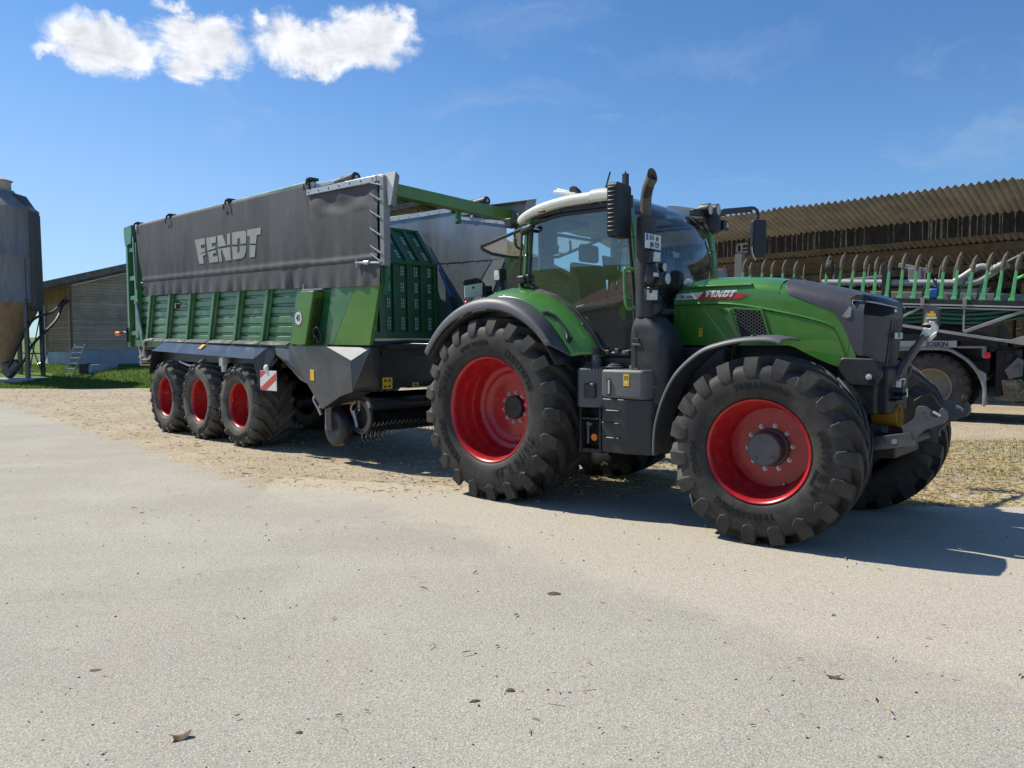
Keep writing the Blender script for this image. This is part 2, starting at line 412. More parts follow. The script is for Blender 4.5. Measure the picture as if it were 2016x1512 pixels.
M['vboards'] = boards('dark_vertical_boards', (.018, .015, .016), (.05, .042, .038), .14, 'X', seam=.03)


def fascia():
    """tarred upright boards with pale weathered streaks at irregular joints"""
    m = bpy.data.materials.new('streaked_fascia_boards'); m.use_nodes = True; t = NT(m.node_tree); p = t.n['Principled BSDF']
    co = t.node('TexCoord').outputs['Object']; sp = t.node('SeparateXYZ'); t.l.new(co, sp.inputs[0])
    x = sp.outputs[0]
    wig = t.math('MULTIPLY', t.math('SUBTRACT', t.noise(t.mapv(co, (3, 1, 1)), 2.2, 4), .5), .035)
    xw = t.math('ADD', x, wig)
    k = None
    for pitch, ph, th in ((.31, .0, .42), (.47, .21, .30), (.173, .07, .55)):
        q = t.math('DIVIDE', t.math('ADD', xw, ph), pitch); fl = t.math('FLOOR', q)
        wn = t.node('TexWhiteNoise', noise_dimensions='1D'); t.put(wn.inputs['W'], t.math('ADD', fl, ph * 91))
        fr = t.math('ABSOLUTE', t.math('SUBTRACT', t.math('SUBTRACT', q, fl), t.ramp(wn.outputs[0], 0, 1, .2, .8)))
        on = t.math('GREATER_THAN', wn.outputs[0], th)
        s_ = t.math('MULTIPLY', t.ramp(t.math('MULTIPLY', fr, pitch), .017, .006), on)
        k = s_ if k is None else t.math('MAXIMUM', k, s_)
    br = t.ramp(t.noise(t.mapv(co, (30, 1, 5)), 1.0, 5, .7), .34, .60)
    area = t.ramp(t.noise(t.mapv(co, (.35, 1, .2)), 1.0, 2), .34, .52)
    k = t.math('MULTIPLY', t.math('MULTIPLY', k, br), area)
    base = t.mix(t.ramp(t.noise(t.mapv(co, (9, 1, 1.2)), 1.5, 6, .65), .3, .75), (.008, .007, .008), (.050, .042, .038))
    t.put(p.inputs['Base Color'], t.mix(k, base, (.36, .325, .26))); p.inputs['Roughness'].default_value = .85
    return m
M['fascia'] = fascia()


def perforated():
    """black heat shield with rows of round holes round the local z axis"""
    m = bpy.data.materials.new('perforated_heat_shield'); m.use_nodes = True; t = NT(m.node_tree); p = t.n['Principled BSDF']
    co = t.node('TexCoord').outputs['Object']; sp = t.node('SeparateXYZ'); t.l.new(co, sp.inputs[0])
    a = t.math('ARCTAN2', sp.outputs[1], sp.outputs[0])
    u = t.math('MULTIPLY', a, .095 / .036); v = t.math('DIVIDE', sp.outputs[2], .030)
    row = t.math('MODULO', t.math('FLOOR', v), 2); row = t.math('ABSOLUTE', row)
    u2 = t.math('ADD', u, t.math('MULTIPLY', row, .5))
    fu = t.math('SUBTRACT', t.math('SUBTRACT', u2, t.math('FLOOR', u2)), .5); fv = t.math('SUBTRACT', t.math('SUBTRACT', v, t.math('FLOOR', v)), .5)
    d = t.math('SQRT', t.math('ADD', t.math('MULTIPLY', fu, fu), t.math('MULTIPLY', fv, fv)))
    hole = t.ramp(d, .26, .20)
    z = sp.outputs[2]; hole = t.math('MULTIPLY', hole, t.math('MULTIPLY', t.math('GREATER_THAN', z, .14), t.math('LESS_THAN', z, .86)))
    t.put(p.inputs['Base Color'], t.mix(hole, (.034, .035, .038), (.002, .002, .002))); p.inputs['Roughness'].default_value = .5
    t.l.new(t.bump(t.math('SUBTRACT', 1, hole), .6, .006), p.inputs['Normal'])
    return m
M['perf'] = perforated()


def ground_mat(name, kind):
    m = bpy.data.materials.new(name); m.use_nodes = True; t = NT(m.node_tree); p = t.n['Principled BSDF']
    co = t.node('TexCoord').outputs['Object']
    def gravel():
        a = t.mix(t.ramp(t.noise(co, .55, 5, .6), .3, .7), (.36, .29, .195), (.50, .415, .295))
        a = t.mix(t.math('MULTIPLY', t.ramp(t.noise(co, 3.1, 7, .65, .5), .42, .70), .75), a, (.27, .215, .145))
        a = t.mix(t.math('MULTIPLY', t.ramp(t.noise(co, 26, 4, .7), .46, .60), .85), a, (.19, .15, .10))
        a = t.mix(t.math('MULTIPLY', t.ramp(t.noise(co, 48, 4, .7), .54, .62), .85), a, (.66, .59, .47))
        a = t.mix(t.math('MULTIPLY', t.ramp(t.noise(t.mapv(co, (1, 3.5, 1), rot=(0, 0, .5)), 9, 6, .75), .53, .64), .7), a, (.24, .185, .115))
        h = t.math('ADD', t.noise(co, 30, 6, .75), t.math('MULTIPLY', t.noise(co, 6, 4), .8))
        return a, h
    def asphalt():
        # aggregate in a worn, dusty binder
        a = t.mix(t.ramp(t.noise(co, .38, 6, .6, .6), .30, .70), (.335, .312, .265), (.42, .393, .333))
        a = t.mix(t.math('MULTIPLY', t.ramp(t.noise(t.mapv(co, (.35, 1.6, 1), rot=(0, 0, .62)), .9, 5, .6), .42, .72), .32), a, (.50, .47, .40))
        a = t.mix(t.math('MULTIPLY', t.ramp(t.noise(co, .8, 4, .6, .8), .42, .66), .5), a, (.37, .335, .285))
        a = t.mix(t.math('MULTIPLY', t.ramp(t.noise(co, 115, 5, .7), .49, .60), .75), a, (.19, .18, .158))
        a = t.mix(t.math('MULTIPLY', t.ramp(t.voro(co, 70), .36, .24), .50), a, (.62, .60, .54))
        a = t.mix(t.math('MULTIPLY', t.ramp(t.noise(co, 28, 6, .75), .52, .66), .42), a, (.26, .245, .21))
        a = t.mix(t.math('MULTIPLY', t.ramp(t.noise(co, 62, 5, .7), .57, .68), .5), a, (.18, .17, .155))
        # damp or oily spots
        sp_ = t.math('MULTIPLY', t.ramp(t.noise(t.mapv(co, (1.1, .8, 1)), 2.3, 5, .6, .4), .66, .74), .5)
        a = t.mix(sp_, a, (.17, .145, .12))
        h = t.math('ADD', t.math('MULTIPLY', t.noise(co, 140, 5, .75), .7), t.math('MULTIPLY', t.voro(co, 85), .6))
        return a, h
    if kind == 'gravel': col, h = gravel(); bd = .035
    elif kind == 'asphalt':
        col, h = asphalt(); g, gh = gravel(); bd = .012
        at = t.node('Attribute', attribute_name='edge').outputs['Fac']            # metres from the road's edge, set in the mesh
        dn = t.math('ADD', at, t.math('MULTIPLY', t.math('SUBTRACT', t.noise(co, 1.6, 9, .7, .5), .5), 1.9))
        k = t.ramp(dn, -.10, .22)
        col = t.mix(k, g, col)
        at2 = t.node('Attribute', attribute_name='dust').outputs['Fac']           # strip of trodden dust along the yard side
        dk = t.math('MULTIPLY', t.ramp(t.math('ADD', at2, t.math('MULTIPLY', t.math('SUBTRACT', t.noise(co, 1.7, 10, .74, .5), .5), 1.5)), .3, .75), .60)
        dcol = t.mix(t.ramp(t.noise(co, 60, 5, .75), .36, .62), (.33, .29, .225), (.57, .51, .41))
        col = t.mix(dk, col, dcol)
        n = t.node('Mix', data_type='FLOAT'); t.put(n.inputs[0], k); t.put(n.inputs[2], gh); t.put(n.inputs[3], h); h = n.outputs[0]
    else:
        col = t.mix(t.ramp(t.noise(co, .5, 6, .65), .3, .7), (.07, .12, .022), (.12, .18, .04))
        col = t.mix(t.math('MULTIPLY', t.ramp(t.noise(co, 4, 5, .7), .4, .75), .6), col, (.035, .06, .012))
        col = t.mix(t.math('MULTIPLY', t.ramp(t.noise(co, .12, 3), .5, .7), .5), col, (.16, .17, .05))
        h = t.noise(co, 22, 5, .8); bd = .06
    t.put(p.inputs['Base Color'], col); p.inputs['Roughness'].default_value = .92; p.inputs['Specular IOR Level'].default_value = .2
    t.l.new(t.bump(h, .42, bd), p.inputs['Normal'])
    return m
M['gravel'] = ground_mat('gravel_yard', 'gravel'); M['asphalt'] = ground_mat('dusty_asphalt', 'asphalt'); M['grass'] = ground_mat('meadow', 'grass')


def leafy(name, cols, trans=0):
    m = bpy.data.materials.new(name); m.use_nodes = True; t = NT(m.node_tree); p = t.n['Principled BSDF']
    g = t.node('NewGeometry'); rp = g.outputs['Random Per Island']
    cr = t.node('ValToRGB'); t.l.new(rp, cr.inputs[0]); e = cr.color_ramp.elements
    e[0].color = c4(cols[0]); e[1].color = c4(cols[-1])
    for i, c in enumerate(cols[1:-1]): q = e.new((i + 1) / (len(cols) - 1)); q.color = c4(c)
    t.l.new(cr.outputs[0], p.inputs['Base Color']); p.inputs['Roughness'].default_value = .75
    if trans:
        tl = t.node('BsdfTranslucent'); t.l.new(cr.outputs[0], tl.inputs[0]); mx = t.node('MixShader'); mx.inputs[0].default_value = trans
        t.l.new(p.outputs[0], mx.inputs[1]); t.l.new(tl.outputs[0], mx.inputs[2]); t.l.new(mx.outputs[0], t.n['Material Output'].inputs[0])
    return m
M['blade'] = leafy('grass_blades', [(.07, .13, .018), (.11, .19, .032), (.165, .235, .055)], .5)
M['straw'] = leafy('straw_stalks', [(.30, .22, .08), (.46, .35, .14), (.58, .47, .23)])
M['stones'] = leafy('loose_stones', [(.30, .25, .18), (.48, .41, .31), (.66, .60, .50)])
M['crumbs'] = leafy('dark_crumbs', [(.03, .026, .02), (.09, .075, .06), (.35, .33, .30)])
M['leaf'] = mat('dry_brown_leaf', (.13, .085, .05), .8, nscale=30, var=.4)
M['dung'] = mat('dry_mud', (.10, .075, .055), .9, nscale=25, var=.4, bump=.5)

# ------------------------------------------------------------------ ground
def rise(x, y):
    """the grass bank in front of the barn"""
    k = max(0, min(1, (y - 29.2) / 9)); k = k * k * (3 - 2 * k)
    l = max(0, min(1, (2 - x) / 14)); return .62 * k * l * l * (3 - 2 * l)
def sheet(name, xs, ys, m, z=0, fn=None):
    mb = MB(); nx, ny = len(xs), len(ys)
    mb.add([(x, y, z + (fn(x, y) if fn else 0)) for x in xs for y in ys],
           [(i * ny + j, (i + 1) * ny + j, (i + 1) * ny + j + 1, i * ny + j + 1) for i in range(nx - 1) for j in range(ny - 1)])
    return mb.build(name, m, smooth=60)
xs = sorted([-3000, -1200, -500, -220, -120] + [-80 + 2 * i for i in range(70)] + [90, 140, 300, 900, 3000])
ys = sorted([-900, -200, -60, -25] + [-8 + 2 * i for i in range(44)] + [100, 130, 200, 400, 1000, 3000])
g = sheet('gravel_yard', xs, ys, M['gravel'], 0, lambda x, y: rise(x, y) - .012 if y > 29 else 0); g['kind'] = 'structure'
gx = sorted([-3000, -900, -300, -120, -80] + [-60 + 1.0 * i for i in range(75)] + [30, 60, 120, 900, 3000])
gy = [29.2 + .6 * i for i in range(30)] + [48, 52, 60, 75, 100, 150, 260, 500, 1000, 3000]
def gz(x, y):
    e = 29.35 + .35 * mnoise.noise((x * .6, 1.3, 0)) + .12 * mnoise.noise((x * 3, 4, 0))
    return rise(x, y) + (.006 if y > e else -.03) + (max(0, y - 75) * .012 if y < 2000 else 23) + .03 * mnoise.noise((x * .8, y * .8, 2))
g = sheet('grass_field', gx, gy, M['grass'], 0, gz); g['kind'] = 'structure'

# the road: a sheet whose ragged yard-side edge fades under gravel
ROAD = [(-70, 66), (-40, 42), (-26, 31.5), (-18.2, 24.6), (-14.545,21.801), (-8.881,15.612), (-5.687,12.092), (-3.606,9.707), (-2.675,8.958), (-1.78,8.663), (-0.601,8.297), (0.224,8.121),
        (1.35, 8.3), (2.6, 8.25), (3.989,7.759), (5.2, 7.75), (8, 7.5), (14, 7.4), (60, 7.0)]
def road_y(x): return interp(ROAD, x)
rx = sorted(set([-70, -60, -50, -40, -34, -30] + [round(-28 + .25 * i, 2) for i in range(170)] + [16, 20, 30, 60]))
mb = MB(); NJ = 26; vs = []; ed = []; du = []
LINE2 = [(-1.67,8.122), (0.004,6.018), (1.419,4.303), (2.386,3.511), (12, -2)]
for x in rx:
    ye = road_y(x) + .55
    for j in range(NJ + 1):
        t = (j / NJ) ** 1.7; y = ye - t * (ye + 16)
        vs.append((x, y, .004)); ed.append((road_y(x) - y) * .72)
        du.append(max(0, min(1, .5 + (y - interp(LINE2, x)) * .55)) if x > LINE2[0][0] - 1.2 else 0)
k = NJ + 1
mb.add(vs, [(i * k + j, i * k + j + 1, (i + 1) * k + j + 1, (i + 1) * k + j) for i in range(len(rx) - 1) for j in range(NJ)])
road = mb.build('asphalt_road', M['asphalt'], smooth=60, recalc=False); road['kind'] = 'structure'
for nm, val in (('edge', ed), ('dust', du)):
    a = road.data.attributes.new(nm, 'FLOAT', 'POINT'); a.data.foreach_set('value', val)

# ------------------------------------------------------------------ wheels
def sidewall_y(prof, r):
    """outer sidewall position (negative y) of a tyre section at radius r"""
    return -interp(prof, r)
def tyre_mb(R, hw, rb, n, lug_h, lug_w, shift, curve_p, deep, seed=1, sh=.93, bulge=1.0, ends=True, stn=9):
    """R outer radius over the lugs, hw half width, rb bead radius"""
    rc = R - lug_h; mb = MB()
    d = rc - rb
    half = [(rb, hw * .80), (rb + .02, hw * .90), (rb + .12 * d, hw * .95), (rb + .3 * d, hw * .995 * bulge), (rb + .5 * d, hw * bulge), (rb + .68 * d, hw * .985), (rb + .80 * d, hw * .95),
            (rb + .885 * d, hw * .885), (rb + .945 * d, hw * .78), (rb + .975 * d, hw * .60), (rb + .992 * d, hw * .34), (rc, 0)]
    prof = [(r, -y) for r, y in half] + [(r, y) for r, y in reversed(half[:-1])]
    mb.lathe(prof, n=96)
    side = sorted([(r, y) for r, y in half])
    cy = sorted([(y, r) for r, y in half[4:]])
    def rcar(y): return interp(cy, abs(y))
    ysh = hw * .90
    for sgn in (-1, 1):
        for i in range(n):
            a0 = 2 * pi * (i + (.5 if sgn > 0 else 0)) / n + .004 * sin(i * 7.3 + seed)
            st = []
            # shoulder: the lug starts on the sidewall as a pointed block face
            st.append((hw * .985, rb + d * deep, hw * 1.0, rb + d * deep + .004, .26, .14, 0))
            st.append((hw * .965, rb + d * (deep + .09), hw * 1.015, rb + d * (deep + .12), .92, .70, 0))
            st.append((hw * .90, rb + d * .87, hw * .975, rb + d * .90, 1.0, .80, 0))
            st.append((hw * .78, rcar(hw * .78) - .01, hw * .875, R - lug_h * .28, .98, .74, 0.01))
            for k in range(1, stn):
                t = k / (stn - 1); yy = hw * .83 * (1 - t) - hw * .06 * t
                crown = R - .035 * (abs(yy) / hw) ** 2.2 * (R / .99)
                st.append((yy * .985, rcar(yy) - .012, yy, crown, .98 - .12 * t, .72 - .12 * t, shift * t ** curve_p))
            vs = []
            for yb, rbb, yt, rt, wb, wt, sh_ in st:
                ab = lug_w / R / 2 * wb; at_ = lug_w / R / 2 * wt; a = a0 - sh_
                for aa, y, r in ((a - ab, yb, rbb), (a - at_, yt, rt), (a + at_, yt, rt), (a + ab, yb, rbb)):
                    vs.append((r * cos(aa), sgn * y, r * sin(aa)))
            fs = [(0, 1, 2, 3)]; m = len(st)
            for k in range(m - 1):
                for e in range(3): fs.append((k * 4 + e, k * 4 + e + 1, k * 4 + 5 + e, k * 4 + 4 + e))
            fs.append(tuple((m - 1) * 4 + e for e in (3, 2, 1, 0)))
            mb.add(vs, fs)
            # small secondary block between two lugs at the shoulder
            if ends:
                am = a0 + pi / n; w2 = lug_w / R * .27
                vs = []
                for yb, rr in ((hw * .955, rb + d * .87), (hw * .93, rb + d * .905), (hw * .86, rc + .012), (hw * .74, rc + .010)):
                    for aa in (am - w2, am + w2): vs.append((rr * cos(aa), sgn * (yb + .004), rr * sin(aa)))
                n0 = 8; vs += [(x * .985, y * .93, z * .985) for x, y, z in vs]
                mb.add(vs, [(0, 1, 3, 2), (2, 3, 5, 4), (4, 5, 7, 6), (0, 2, 10, 8), (2, 4, 12, 10), (4, 6, 14, 12), (1, 9, 11, 3), (3, 11, 13, 5), (5, 13, 15, 7), (0, 8, 9, 1)])
    return mb, side
def ring_text(mb, s, size, r, a0, side, raise_=.004, bold=.004, sx=1.0, gap=1.0):
    """letters round the sidewall, clockwise seen from outside, tops outwards; a0 = start angle in degrees, on the -y side"""
    a = radians(a0); mb.cut()
    for ch in s:
        if ch == ' ': a -= size * .42 / r; continue
        cu = bpy.data.curves.new('letter', 'FONT'); cu.body = ch; cu.size = size; cu.offset = bold; cu.resolution_u = 2; cu.extrude = .003
        o = bpy.data.objects.new('letter', cu); me = bpy.data.meshes.new_from_object(o)
        x0 = min(v.co.x for v in me.vertices); x1 = max(v.co.x for v in me.vertices)
        vs = []
        for v in me.vertices:
            aa = a - (v.co.x - x0) * sx / r; rr = r - size * .36 + v.co.y
            vs.append((rr * cos(aa), sidewall_y(side, rr) - raise_ - v.co.z * .8, rr * sin(aa)))
        mb.add(vs, [tuple(p.vertices) for p in me.polygons])
        a -= ((x1 - x0) * sx + size * .13 * gap) / r
        bpy.data.objects.remove(o); bpy.data.curves.remove(cu); bpy.data.meshes.remove(me)
def bolts_mb(n, r, y, rad, h, a0=0, stud=True):
    mb = MB()
    for i in range(n):
        a = a0 + 2 * pi * i / n; c = (r * cos(a), y, r * sin(a)); mb.cut()
        mb.cyl((c[0], y + .004, c[2]), (c[0], y - .006, c[2]), rad * 1.5, n=14)
        mb.cyl((c[0], y, c[2]), (c[0], y - h, c[2]), rad, n=6)
        mb.cyl((c[0], y - h, c[2]), (c[0], y - h * 1.5, c[2]), rad * .5, n=8)
    return mb
def copy_tree(o, parent=None, skip=()):
    c = o.copy(); COL.objects.link(c); c.parent = parent
    for ch in list(o.children):
        if ch.name.split('.')[0] not in skip: copy_tree(ch, c, skip)
    return c

# ------------------------------------------------------------------ the tractor
TR = thing('tractor', 'large green tractor with red wheels and a cream cab roof, hitched to the forage trailer', 'tractor', (.595, 9.068, 0), -.727)

# rear wheels
RW_Y = .97
tm, side = tyre_mb(.99, .36, .552, 21, .076, .165, .42, 1.3, .63, 1, ends=False)
rearw = MB()
rearw.lathe([(.548, -.285), (.562, -.300), (.566, -.315), (.556, -.322), (.545, -.315), (.532, -.295), (.523, -.25), (.520, -.20), (.503, -.165), (.497, -.15), (.495, -.07), (.478, -.045), (.470, -.03), (.468, .05), (.452, .07), (.43, .078), (.405, .082), (.395, .10), (.372, .118), (.345, .126), (.30, .130), (.20, .130), (.0, .130)], n=96)
rearw.lathe([(.548, -.285), (.54, .0), (.54, .285)], n=64)
rearw = rearw.build('rear_wheel', M['red'], TR, smooth=40)
rearw.location = (0, -RW_Y, .965)
tm.build('tyre', M['rubber'], rearw, smooth=30)
hb = MB(); hb.lathe([(.128, .135), (.128, .095), (.120, .087), (.02, .083), (.0, .083)], n=48); hb.lathe([(.028, .084), (.026, .080), (0, .080)], n=16)
hb.build('hub_cap', M['dark'], rearw)
bolts_mb(10, .163, .130, .0155, .022, .2).build('wheel_nut', M['steel'], rearw)
lt = MB()
ring_text(lt, 'TRELLEBORG', .100, .675, 66, side, sx=.80, bold=.003, gap=.6)
ring_text(lt, '710/70 R 42', .112, .680, -21, side, sx=.90, bold=.006)
ring_text(lt, 'TM900', .112, .685, 171, side, sx=1.0, bold=.005)
ring_text(lt, 'HIGH POWER', .062, .715, 120, side, sx=1.0, bold=.001)
ring_text(lt, 'TRELLEBORG', .100, .685, 236, side, sx=.80, bold=.003, gap=.6)
ring_text(lt, 'TUBELESS', .028, .640, -62, side, bold=.001)
lt.build('tyre_lettering', M['letter'], rearw, smooth=0, recalc=False)
l = copy_tree(rearw, TR, ('tyre_lettering', 'wheel_nut')); l.location = (0, RW_Y, .965); l.scale = (1, -1, 1)

# front wheels
tm, side = tyre_mb(.79, .30, .418, 19, .064, .160, .48, 1.3, .57, 2, ends=False)
fw = MB()
fw.lathe([(.415, -.245), (.428, -.258), (.432, -.270), (.424, -.277), (.414, -.270), (.402, -.252), (.396, -.215), (.392, -.17), (.376, -.145), (.372, -.06), (.352, -.03), (.346, -.02), (.344, .045), (.333, .06), (.322, .060), (.28, .058), (.20, .057), (.0, .057)], n=96)
fw.lathe([(.415, -.245), (.40, .0), (.40, .245)], n=64)
fw = fw.build('front_wheel', M['red'], TR, smooth=40)
tm.build('tyre', M['rubber'], fw, smooth=30)
hb = MB(); hb.lathe([(.165, .06), (.160, .03), (.142, .02), (.139, -.105), (.130, -.116), (.0, -.118)], n=48)
for a in (-.72, -2.3): hb.cyl((.108 * cos(a), -.112, .108 * sin(a)), (.108 * cos(a), -.128, .108 * sin(a)), .017, n=12)
hb.build('hub_cap', M['grey'], fw)
bolts_mb(10, .188, .058, .0135, .022, .1).build('wheel_nut', M['steel'], fw)
v_ = MB(); v_.cyl((.13, .06, -.295), (.13, .02, -.297), .008, n=8); v_.cyl((.10, .05, .315), (.115, .0, .33), .008, n=8); v_.build('valve', M['alu'], fw)
lt = MB()
ring_text(lt, 'TRELLEBORG', .074, .545, 111, side, sx=.96, bold=.001)
ring_text(lt, '600/70 R 30', .090, .545, 22, side, sx=.92, bold=.003)
ring_text(lt, 'TRELLEBORG', .088, .535, 287, side, sx=.90, bold=.001)
ring_text(lt, 'TM1000', .074, .545, 204, side, sx=1.1, bold=.002)
ring_text(lt, 'TUBELESS', .026, .480, -12, side, bold=.001)
lt.build('tyre_lettering', M['letter'], fw, smooth=0, recalc=False)
STEER = .087
KP = (2.9, -.80, .778)
fw.location = (KP[0] + sin(STEER) * .13, KP[1] - cos(STEER) * .13, KP[2]); fw.rotation_euler = (0, 0, STEER)
l = copy_tree(fw, TR, ('tyre_lettering', 'wheel_nut')); l.scale = (1, -1, 1); l.location = (KP[0] + .16, .86 + cos(STEER) * .13, KP[2])

# chassis, axles, engine block below the hood
mb = MB()
mb.box(-.35, 1.75, -.32, .32, .62, 1.25); mb.box(1.7, 3.45, -.30, .30, .70, 1.66); mb.box(-.65, -.3, -.28, .28, .55, 1.35)
mb.cyl((0, -.80, .965), (0, .80, .965), .17, n=24); mb.lathe([(.05, .70), (.34, .70), (.37, .64), (.30, .55), (.05, .52)], c=(3.06, .02, .778), n=28); mb.cyl((0, -.62, .965), (0, -.30, .965), .24, n=24); mb.cyl((0, .30, .965), (0, .62, .965), .24, n=24)  # lathe disc added: dark stand-in for the shade inside the far front rim
mb.box(2.72, 3.08, -.70, .70, .62, .86); mb.box(2.80, 3.0, -.86, -.66, .60, .98); mb.box(2.80, 3.0, .66, .86, .60, .98)
mb.cyl((1.0, 0, .62), (2.8, 0, .66), .06); mb.box(1.55, 2.35, -.62, -.30, .80, 1.62); mb.box(1.75, 2.3, -.55, -.3, .66, .82)
mb.cyl((2.35, -.33, .95), (2.7, -.72, .80), .04); mb.cyl((3.12, -.68, .72), (3.12, .68, .72), .035)
mb.box(-1.15, -.6, -.12, .12, .48, .58); mb.cyl((-.72, 0, .62), (-.55, 0, .62), .06)
mb.build('chassis', M['chassis'], TR, bevel=.02)
mb = MB(); mb.tube(curve([(-.35, -.62, 1.62), (-.75, -.60, 1.30), (-1.25, -.52, .82)], 10), .035); mb.tube(curve([(-.35, .62, 1.62), (-.75, .60, 1.30), (-1.25, .52, .82)], 10), .035)
for y in (-.52, .52): mb.bar((-.3, y * .8, .62), (-1.35, y, .72), .06, .10)
mb.build('rear_linkage', M['chassis'], TR)
mb = MB()
for i in range(9):
    y = -.55 + .12 * i; mb.cut(); mb.tube(curve([(-.55, y, 1.45 + .05 * (i % 3)), (-.95, y * .9, 1.55 - .04 * (i % 4)), (-1.5, y * .5, 1.25), (-2.0, y * .2, 1.05)], 14), .014, 6)
mb.build('hydraulic_hose', M['black'], TR)

# rear fenders: grey rim plus green inner panel, one swept section
CZ = .965
def fender_pt(a, k):
    """a angle (rad); k 0..1 across: outer lip -> cab seam"""
    rb = interp([(radians(31), 1.105), (radians(42), 1.108), (radians(56), 1.145), (radians(75), 1.182), (radians(100), 1.185), (radians(150), 1.170)], a)
    rs = interp([(radians(24), 1.32), (radians(40), 1.292), (radians(90), 1.292), (radians(106), 1.25), (radians(150), 1.215)], a)
    lip = 1.058
    sec = [(0, -1.315, lip), (.06, -1.318, lip + .022), (.12, -1.308, lip + .05 + (rb - 1.105) * .35), (.2, -1.27, lerp(lip, rb, .80) + .012), (.3, -1.20, lerp(lip, rb, .95) + .010), (.45, -1.09, rb), (.62, -1.02, lerp(rb, rs, .42) + .012), (.78, -.955, lerp(rb, rs, .74) + .014), (.9, -.90, lerp(rb, rs, .93) + .008), (1, -.852, rs)]
    y = interp([(s[0], s[1]) for s in sec], k); r = interp([(s[0], s[2]) for s in sec], k)
    return (r * cos(a), y, CZ + r * sin(a))
def fend(k0, k1, n):
    def fn(u, v):
        k = lerp(k0, k1, v); ae_ = radians(interp([(0, 40), (.45, 31), (1, 25)], k)); as_ = radians(interp([(0, 148), (.3, 147), (1, 138)], k))
        return fender_pt(lerp(as_, ae_, u), k)
    return fn
KS = [0, .03, .06, .09, .12, .16, .2, .25, .3, .37, .45]
mb = MB(); mb.grid(fend(0, .45, 0), 48, 14); mb.mirror_y(); mb.build('rear_fender_rim', M['grey'], TR, smooth=50, solid=.012)
mb = MB(); mb.grid(fend(.452, 1, 0), 48, 12); mb.mirror_y(); mb.build('rear_fender', M['green'], TR, smooth=50, solid=.01)
mb = MB()                                                                     # inner wheel arch
def arch(u, v):
    a = radians(lerp(150, 28, u)); r = lerp(1.045, 1.03, v); return (r * cos(a), lerp(-1.30, -.56, v), CZ + r * sin(a))
mb.grid(arch, 30, 3); mb.mirror_y(); mb.build('wheel_arch', M['chassis'], TR, smooth=60, solid=.01)
mb = MB()                                                                     # grab handle on the fender
hp = [(0.617,-1.045,1.973), (0.701,-1.01,1.944), (0.787,-1,1.864), (0.877,-1.02,1.762), (0.912,-1.055,1.698)]
mb.tube([(x, y - .035, z) for x, y, z in curve(hp, 16)], .017, 10); mb.bar((hp[0][0], hp[0][1] + .03, hp[0][2]), (hp[0][0], hp[0][1] - .045, hp[0][2]), .05, .03); mb.bar((hp[-1][0], hp[-1][1] + .03, hp[-1][2]), (hp[-1][0], hp[-1][1] - .045, hp[-1][2]), .03, .05)
mb.build('grab_handle', M['black'], TR)
mb = MB()
for (a, b) in ((935, 435), (875, 505), (838, 760), (967, 785)):
    p = {(935, 435): (0.942,-0.88,1.859), (875, 505): (0.911,-0.93,1.794), (838, 760): (0.945,-1.03,1.563), (967, 785): (1.03,-0.95,1.54)}[(a, b)]
    mb.cut(); mb.cyl((p[0], p[1] + .02, p[2]), (p[0], p[1] - .012, p[2]), .008, n=8)
mb.build('fender_screw', M['steel'], TR)
mb = MB(); mb.obox((-0.9,-0.67,2.136), (.05, .09, .06)); mb.mirror_y(); mb.build('tail_lamp', M['redp'], TR, bevel=.012)

# ------------------------------------------------------------------ hood
TOP = [(1.73, 2.205), (1.80, 2.258), (1.90, 2.288), (2.0, 2.300), (2.2, 2.302), (2.45, 2.290), (2.66, 2.268), (2.80, 2.244), (2.92, 2.222), (3.24, 2.142), (3.47, 2.074), (3.60, 2.040), (3.68, 2.005)]
BOT = [(1.70, 1.640), (2.9, 1.640), (3.05, 1.56), (3.20, 1.49), (3.335, 1.445), (3.46, 1.44)]
BND = [(2.785, 2.30), (2.80, 2.225), (2.824, 2.165), (2.874, 2.085), (3.05, 2.010), (3.246, 1.929), (3.315, 1.845), (3.37, 1.73), (3.44, 1.556)]
def half_w(x, z):
    w_ = interp([(1.7, .445), (2.9, .445), (3.2, .435), (3.5, .42)], x)
    return w_ * interp([(1.4, .985), (1.9, 1.0), (2.05, 1.0), (2.3, .985)], z)
def hood_pt(x, ph):
    """ph 0..1 from the flat side up to the centre line"""
    zt = interp(TOP, x); zs = zt - .19; a = ph * pi / 2; n = 2.9
    return (x, -half_w(x, zs) * max(0, cos(a)) ** (2 / n), zs + .19 * sin(a) ** (2 / n))
def loft(mb, xs_, zlow, mi=0, n1=7, n2=12, ymax=None):
    rows = []
    for x in xs_:
        zt = interp(TOP, x); zs = zt - .19; zb = zlow(x)
        row = []
        if zb < zs:
            for i in range(n1):
                z = lerp(zb, zs, i / n1); row.append((x, -half_w(x, z), z))
            p0 = 0
        else:
            s = min(1, (zb - zs) / .19); p0 = math.asin(s ** (2.9 / 2)) / (pi / 2)
            for i in range(n1): row.append(hood_pt(x, p0 * 1.0 + 0 * i))
        for i in range(n2 + 1): row.append(hood_pt(x, lerp(p0, 1, i / n2)))
        rows.append(row)
    k = len(rows[0]); vs = [p for r in rows for p in r]
    fs = [(i * k + j, (i + 1) * k + j, (i + 1) * k + j + 1, i * k + j + 1) for i in range(len(rows) - 1) for j in range(k - 1)]
    # drop zero faces
    def ok(f):
        P = [Vector(vs[q]) for q in f]; return (P[0] - P[2]).cross(P[1] - P[3]).length > 1e-7
    mb.add(vs, [f for f in fs if ok(f)], mi)
mb = MB()
loft(mb, [1.73, 1.76, 1.80, 1.85, 1.9, 1.96] + [2.0 + .08 * i for i in range(10)] + [2.785], lambda x: interp(BOT, x))
def bnd_z(x): return interp(BND, x)
mb2 = MB()
